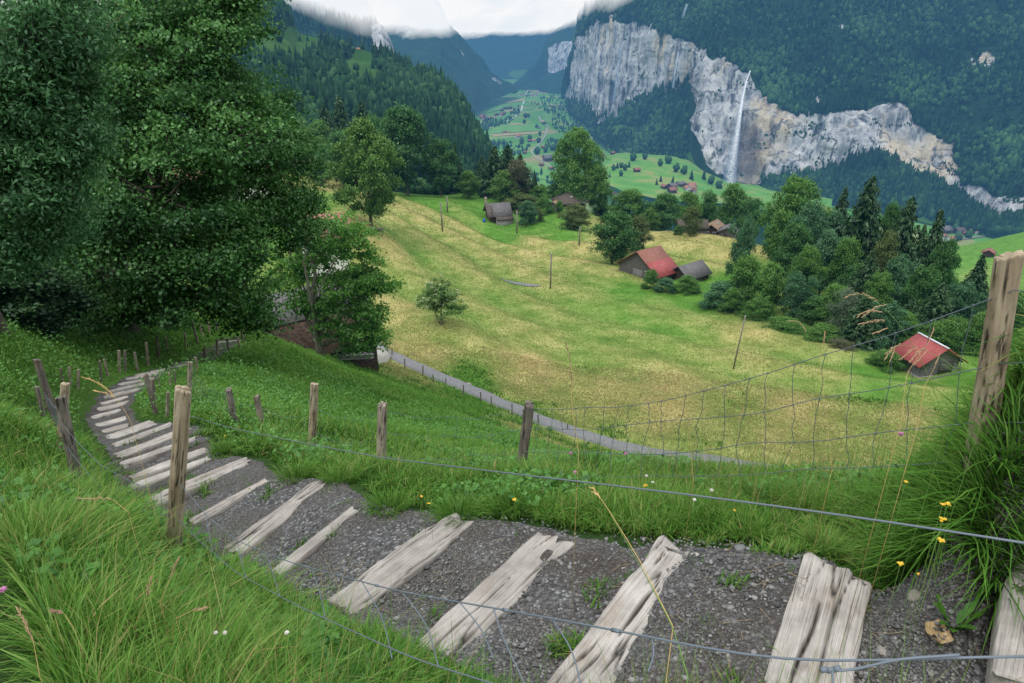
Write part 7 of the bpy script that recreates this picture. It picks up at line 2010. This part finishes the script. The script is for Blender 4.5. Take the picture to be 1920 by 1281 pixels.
vv = B4.v[None] + 0 * B4.P[..., 0]; pxg = B4.u[:, None] + 0 * vv
rk = np.clip((vv - .95) * 10, 0, 1) * np.clip((2.02 - vv) * 10, 0, 1) * np.clip((pxg - 1024) / 6, 0, 1) * .9
B4.build('mountain_side', M_FAR, {'rock': rk, 'meadow': rk * 0})

# ---- woods on the valley floor and foreland
def px_wood(polys, n, fn, ymin=0):
    out = []
    for poly, cnt in polys:
        xs = [p[0] for p in poly]; ys = [p[1] for p in poly]; k = 0
        while k < cnt:
            x, y = random.uniform(min(xs), max(xs)), random.uniform(min(ys), max(ys))
            if bool(inpoly(np.array(x), np.array(y), poly)): out.append(fn(x, y)); k += 1
    return np.array(out)
W1 = px_wood([([(905, 236), (950, 222), (962, 205), (972, 200), (976, 212), (955, 232), (925, 240), (906, 248)], 150), ([(893, 228), (925, 222), (950, 226), (905, 240)], 60), ([(960, 292), (990, 288), (994, 280), (960, 282)], 26), ([(1045, 215), (1060, 190), (1066, 196), (1105, 236), (1130, 262), (1120, 282), (1060, 262), (1030, 232)], 300), ([(992, 196), (1040, 170), (1064, 165), (1066, 200), (1040, 218), (1010, 205)], 200),
              ([(1030, 262), (1060, 266), (1080, 282), (1040, 285)], 50), ([(1085, 300), (1120, 292), (1128, 310), (1080, 318)], 40), ([(1050, 282), (1085, 278), (1090, 300), (1048, 305)], 45), ([(905, 266), (960, 268), (960, 272), (905, 271)], 22), ([(930, 276), (995, 274), (995, 277), (930, 281)], 26), ([(1020, 268), (1048, 262), (1052, 276), (1022, 280)], 24), ([(985, 320), (1045, 342), (1040, 350), (980, 338)], 34)], 0, vhit)
forest('valley_woods', W1, np.full(len(W1), 21.0), .3, M_FOREST, seed=21)
W2 = px_wood([([(1135, 296), (1180, 262), (1260, 240), (1300, 285), (1250, 292), (1200, 290), (1160, 300)], 260), ([(1440, 350), (1560, 350), (1580, 385), (1440, 372)], 150)], 0, lambda x, y: surf(RL, x, y))
W3 = []
for x0, x1, y0, y1, cnt in ((560, 1020, 278, 420, 1000), (1120, 1560, 262, 420, 420), (1560, 1800, 170, 330, 240), (1800, 1930, 120, 260, 90)):
    for _ in range(cnt):
        q = at(random.uniform(x0, x1), 400, random.uniform(y0, y1)); W3.append((q[0], q[1], float(tz(q[0], q[1]))))
W3 = np.array(W3)
forest('hillside_woods', W3, np.full(len(W3), 12.0), .25, M_FOREST, seed=25)
forest('talus_woods', W2, np.full(len(W2), 24.0), .35, M_FOREST, seed=22)
# lone trees and hedgerow trees, each its own
def make_far_tree(V0T0, mat, key):
    V, T = V0T0
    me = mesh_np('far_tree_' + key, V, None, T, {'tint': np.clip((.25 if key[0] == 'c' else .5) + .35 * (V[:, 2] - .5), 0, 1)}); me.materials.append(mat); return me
FT = {'c': [make_far_tree(c, M_FOREST, 'c%d' % i) for i, c in enumerate(CON[:3])], 'd': [make_far_tree(c, M_FOREST, 'd%d' % i) for i, c in enumerate(DEC)]}
def far_tree(kind, P, h, label, group):
    o = bpy.data.objects.new('spruce_tree' if kind == 'c' else 'broadleaf_tree', random.choice(FT[kind])); COL.objects.link(o)
    o.location = (P[0], P[1], P[2] - .04 * h); o.scale = (h, h, h); o.rotation_euler = (0, 0, random.random() * 6)
    return tag(o, label, 'tree', group)
for px, py, hpx in ((985, 221, 7), (991, 220, 5), (950, 279, 9), (926, 273, 8), (935, 273, 8), (945, 272, 7), (993, 264, 8), (1010, 268, 8), (1007, 290, 11), (1023, 286, 9), (1035, 283, 9), (1006, 241, 6), (983, 232, 6), (1012, 254, 6), (1015, 328, 11), (1080, 296, 10), (1046, 292, 9), (978, 270, 9)):
    far_tree('d' if py != 328 else 'c', vhit(px, py), hpx / FPX * axis_depth(vhit(px, py)) * 1.5, 'small single tree standing in the green valley fields between the hill and the lane', 'single trees in the valley fields')
for px, py, hpx in ((1156, 318, 9), (1162, 314, 8), (1150, 322, 8), (1171, 318, 9), (1180, 314, 9), (1190, 304, 12), (1130, 305, 8), (1210, 300, 9), (1235, 312, 10), (1250, 306, 12), (1270, 322, 12), (1282, 330, 12), (1300, 336, 14), (1316, 338, 14), (1260, 346, 12), (1232, 348, 9), (1330, 345, 12), (1240, 342, 9), (1350, 352, 12), (1166, 330, 8), (1140, 334, 7)):
    Pq = falp(px, py); far_tree('d' if (px % 4) else 'c', Pq, hpx / FPX * axis_depth(Pq) * 1.5, 'small single tree on the green alp below the tall waterfall', 'single trees on the alp under the falls')
for px, py, hpx, k in ((525, 82, 14, 'd'), (560, 78, 8, 'c'), (576, 76, 8, 'c'), (668, 134, 12, 'd'), (688, 138, 8, 'c'), (700, 128, 13, 'c')):
    Pq = surf(SL, px, py); far_tree(k, Pq, hpx * 1.5 / FPX * axis_depth(Pq), 'single tree on the small green alp of the wooded spur', 'single trees on the spur alps')
for px, py in ((1790, 436), (1878, 440), (1865, 437), (1815, 447), (1795, 452)):
    Pq = vhit(px, py); far_tree('d', Pq, 24, 'small round tree among the village houses at far right', 'trees in the right-hand village')

# ---- far chalets: walls + roof, copied
def chalet_meshes(roofmat, wallmat, key):
    a = gable_walls(9, 8, 4.2, 2.4, 3).mesh('chalet_wall_' + key); a.materials.append(wallmat)
    mb = MB(); slab(mb, -5.6, 5.6, 0, 6.65, -5.4, 3.4, .3); slab(mb, -5.6, 5.6, 0, 6.65, 5.4, 3.4, .3)
    b = mb.mesh('chalet_roof_' + key); b.materials.append(roofmat)
    return a, b
CH = [chalet_meshes(R_BRICK, W_DARK, 'a'), chalet_meshes(R_PINK, W_WHITE, 'b'), chalet_meshes(R_SLATE, W_RED, 'c'), chalet_meshes(R_BROWN, W_DARK, 'd'), chalet_meshes(R_RED, W_WHITE, 'e')]
def chalet(P, k, s, label, group, rz=None, name='chalet'):
    s = s * (1.55 if P[1] > 900 else 1.0)
    o = thing(name, label, 'house', tuple(P), random.random() * 3.14 if rz is None else rz, group); o.scale = (s, s, s)
    for nm, me in zip(('wall', 'roof'), CH[k]):
        x = bpy.data.objects.new(nm, me); COL.objects.link(x); x.parent = o
    return o
rr2 = random.Random(4)
def village(poly, n, label, group, fn=vhit, s=(.8, 1.4), kinds=(0, 1, 2, 3, 3)):
    xs = [p[0] for p in poly]; ys = [p[1] for p in poly]; k = 0
    while k < n:
        x, y = rr2.uniform(min(xs), max(xs)), rr2.uniform(min(ys), max(ys))
        if bool(inpoly(np.array(x), np.array(y), poly)):
            chalet(fn(x, y), rr2.choice(kinds), rr2.uniform(*s), label, group, rr2.uniform(0, 3.1)); k += 1
village([(895, 222), (935, 212), (952, 214), (925, 224), (905, 228)], 22, 'tiny chalet of the hamlet on the left edge of the valley floor', 'chalets of the left-hand hamlet')
village([(938, 206), (955, 201), (958, 204), (940, 209)], 7, 'tiny dark chalet just above the left-hand hamlet', 'chalets above the left-hand hamlet')
village([(970, 182), (1022, 158), (1028, 176), (1000, 182)], 24, 'tiny pale house of the farthest village up the valley', 'houses of the farthest village', kinds=(1, 2, 4, 1))
village([(1240, 352), (1300, 345), (1305, 362), (1240, 368)], 16, 'small village house partly hidden behind the giant tree and meadow crest', 'houses below the waterfall', lambda x, y: falp(x, y) if y < 360 else vhit(x, y), s=(.9, 1.3), kinds=(1, 0, 2, 1))
village([(1150, 358), (1235, 352), (1235, 368), (1150, 372)], 10, 'small pale house seen between tree tops right of the giant tree', 'houses between the tree tops', kinds=(1, 1, 2))
for px, py, k, s, rz, lab in ((1770, 437, 2, 1.7, .4, 'large grey-roofed house at the left end of the right-hand village'), (1797, 438, 3, 1.5, .2, 'long dark-roofed house in the middle of the right-hand village'), (1810, 441, 0, .9, 1.2, 'little brown house right of the long dark-roofed one'), (1823, 436, 4, 1.0, .1, 'bright red-roofed white house in the right-hand village'),
                              (1831, 439, 1, .8, 1.3, 'pale pink-roofed house at the right end of the village'), (1768, 447, 1, 1.0, .6, 'pink-roofed house hugging the spruce at the village edge'), (1782, 451, 1, 1.1, .3, 'front pink-roofed chalet with white base in the right-hand village'), (1800, 444, 1, .7, 1.0, 'small white house below the long dark-roofed one')):
    chalet(vhit(px, py), k, s, lab, 'houses of the right-hand village', rz)
strip('lane', [(1760, 456), (1790, 451), (1820, 447), (1850, 443)], 9, M_ASPH)
p = hit(1852, 481, 200); o = chalet(p, 0, .8, 'lone red-roofed barn on the bright green far pasture', None, .9, 'barn'); o['category'] = 'barn'
for px, py, k, s, lab in ((946, 250, 0, 1.1, 'pair-left hut in the middle of the valley hay fields'), (953, 250, 1, 1.0, 'pale hut touching it on the hay fields'), (971, 259, 1, 1.6, 'long pink farm building in the valley fields'), (993, 266, 0, 1.0, 'small reddish barn near the valley hedgerow'), (1000, 266, 1, 1.0, 'pale barn close to the valley hedgerow'),
                          (1018, 278, 0, 1.0, 'pink-roofed hut beside the valley lane'), (984, 288, 0, .9, 'tiny barn left of the lane bend'), (1027, 302, 2, 2.2, 'large dark farm building beside the valley lane'), (1015, 311, 0, 1.0, 'small red barn below the lane'), (1034, 318, 0, 1.0, 'red hut at the near end of the valley lane'), (1010, 242, 2, 1.0, 'grey hut at the upper lane'), (1020, 233, 3, 1.2, 'dark chalet on the upper lane'), (990, 217, 3, 1.1, 'dark chalet beside the river bend')):
    chalet(vhit(px, py), k, s, lab, None, .3)
for px, py, k, s, lab in ((1195, 323, 0, 1.0, 'little dark barn on the green alp under the waterfall'), (1115, 266, 0, 1.2, 'dark hut at the left edge of the green alp'), (1150, 284, 0, .9, 'brown hut at the wood edge on the alp')):
    chalet(falp(px, py), k, s, lab, None, .3, 'barn')
chalet(surf(SL, 678, 98), 1, .8, 'pink-roofed chalet on the hilltop alp of the wooded spur', None, .2)
chalet(surf(SL, 493, 67), 3, .6, 'dark hut on the steep upper alp at left', None, .2, 'hut')
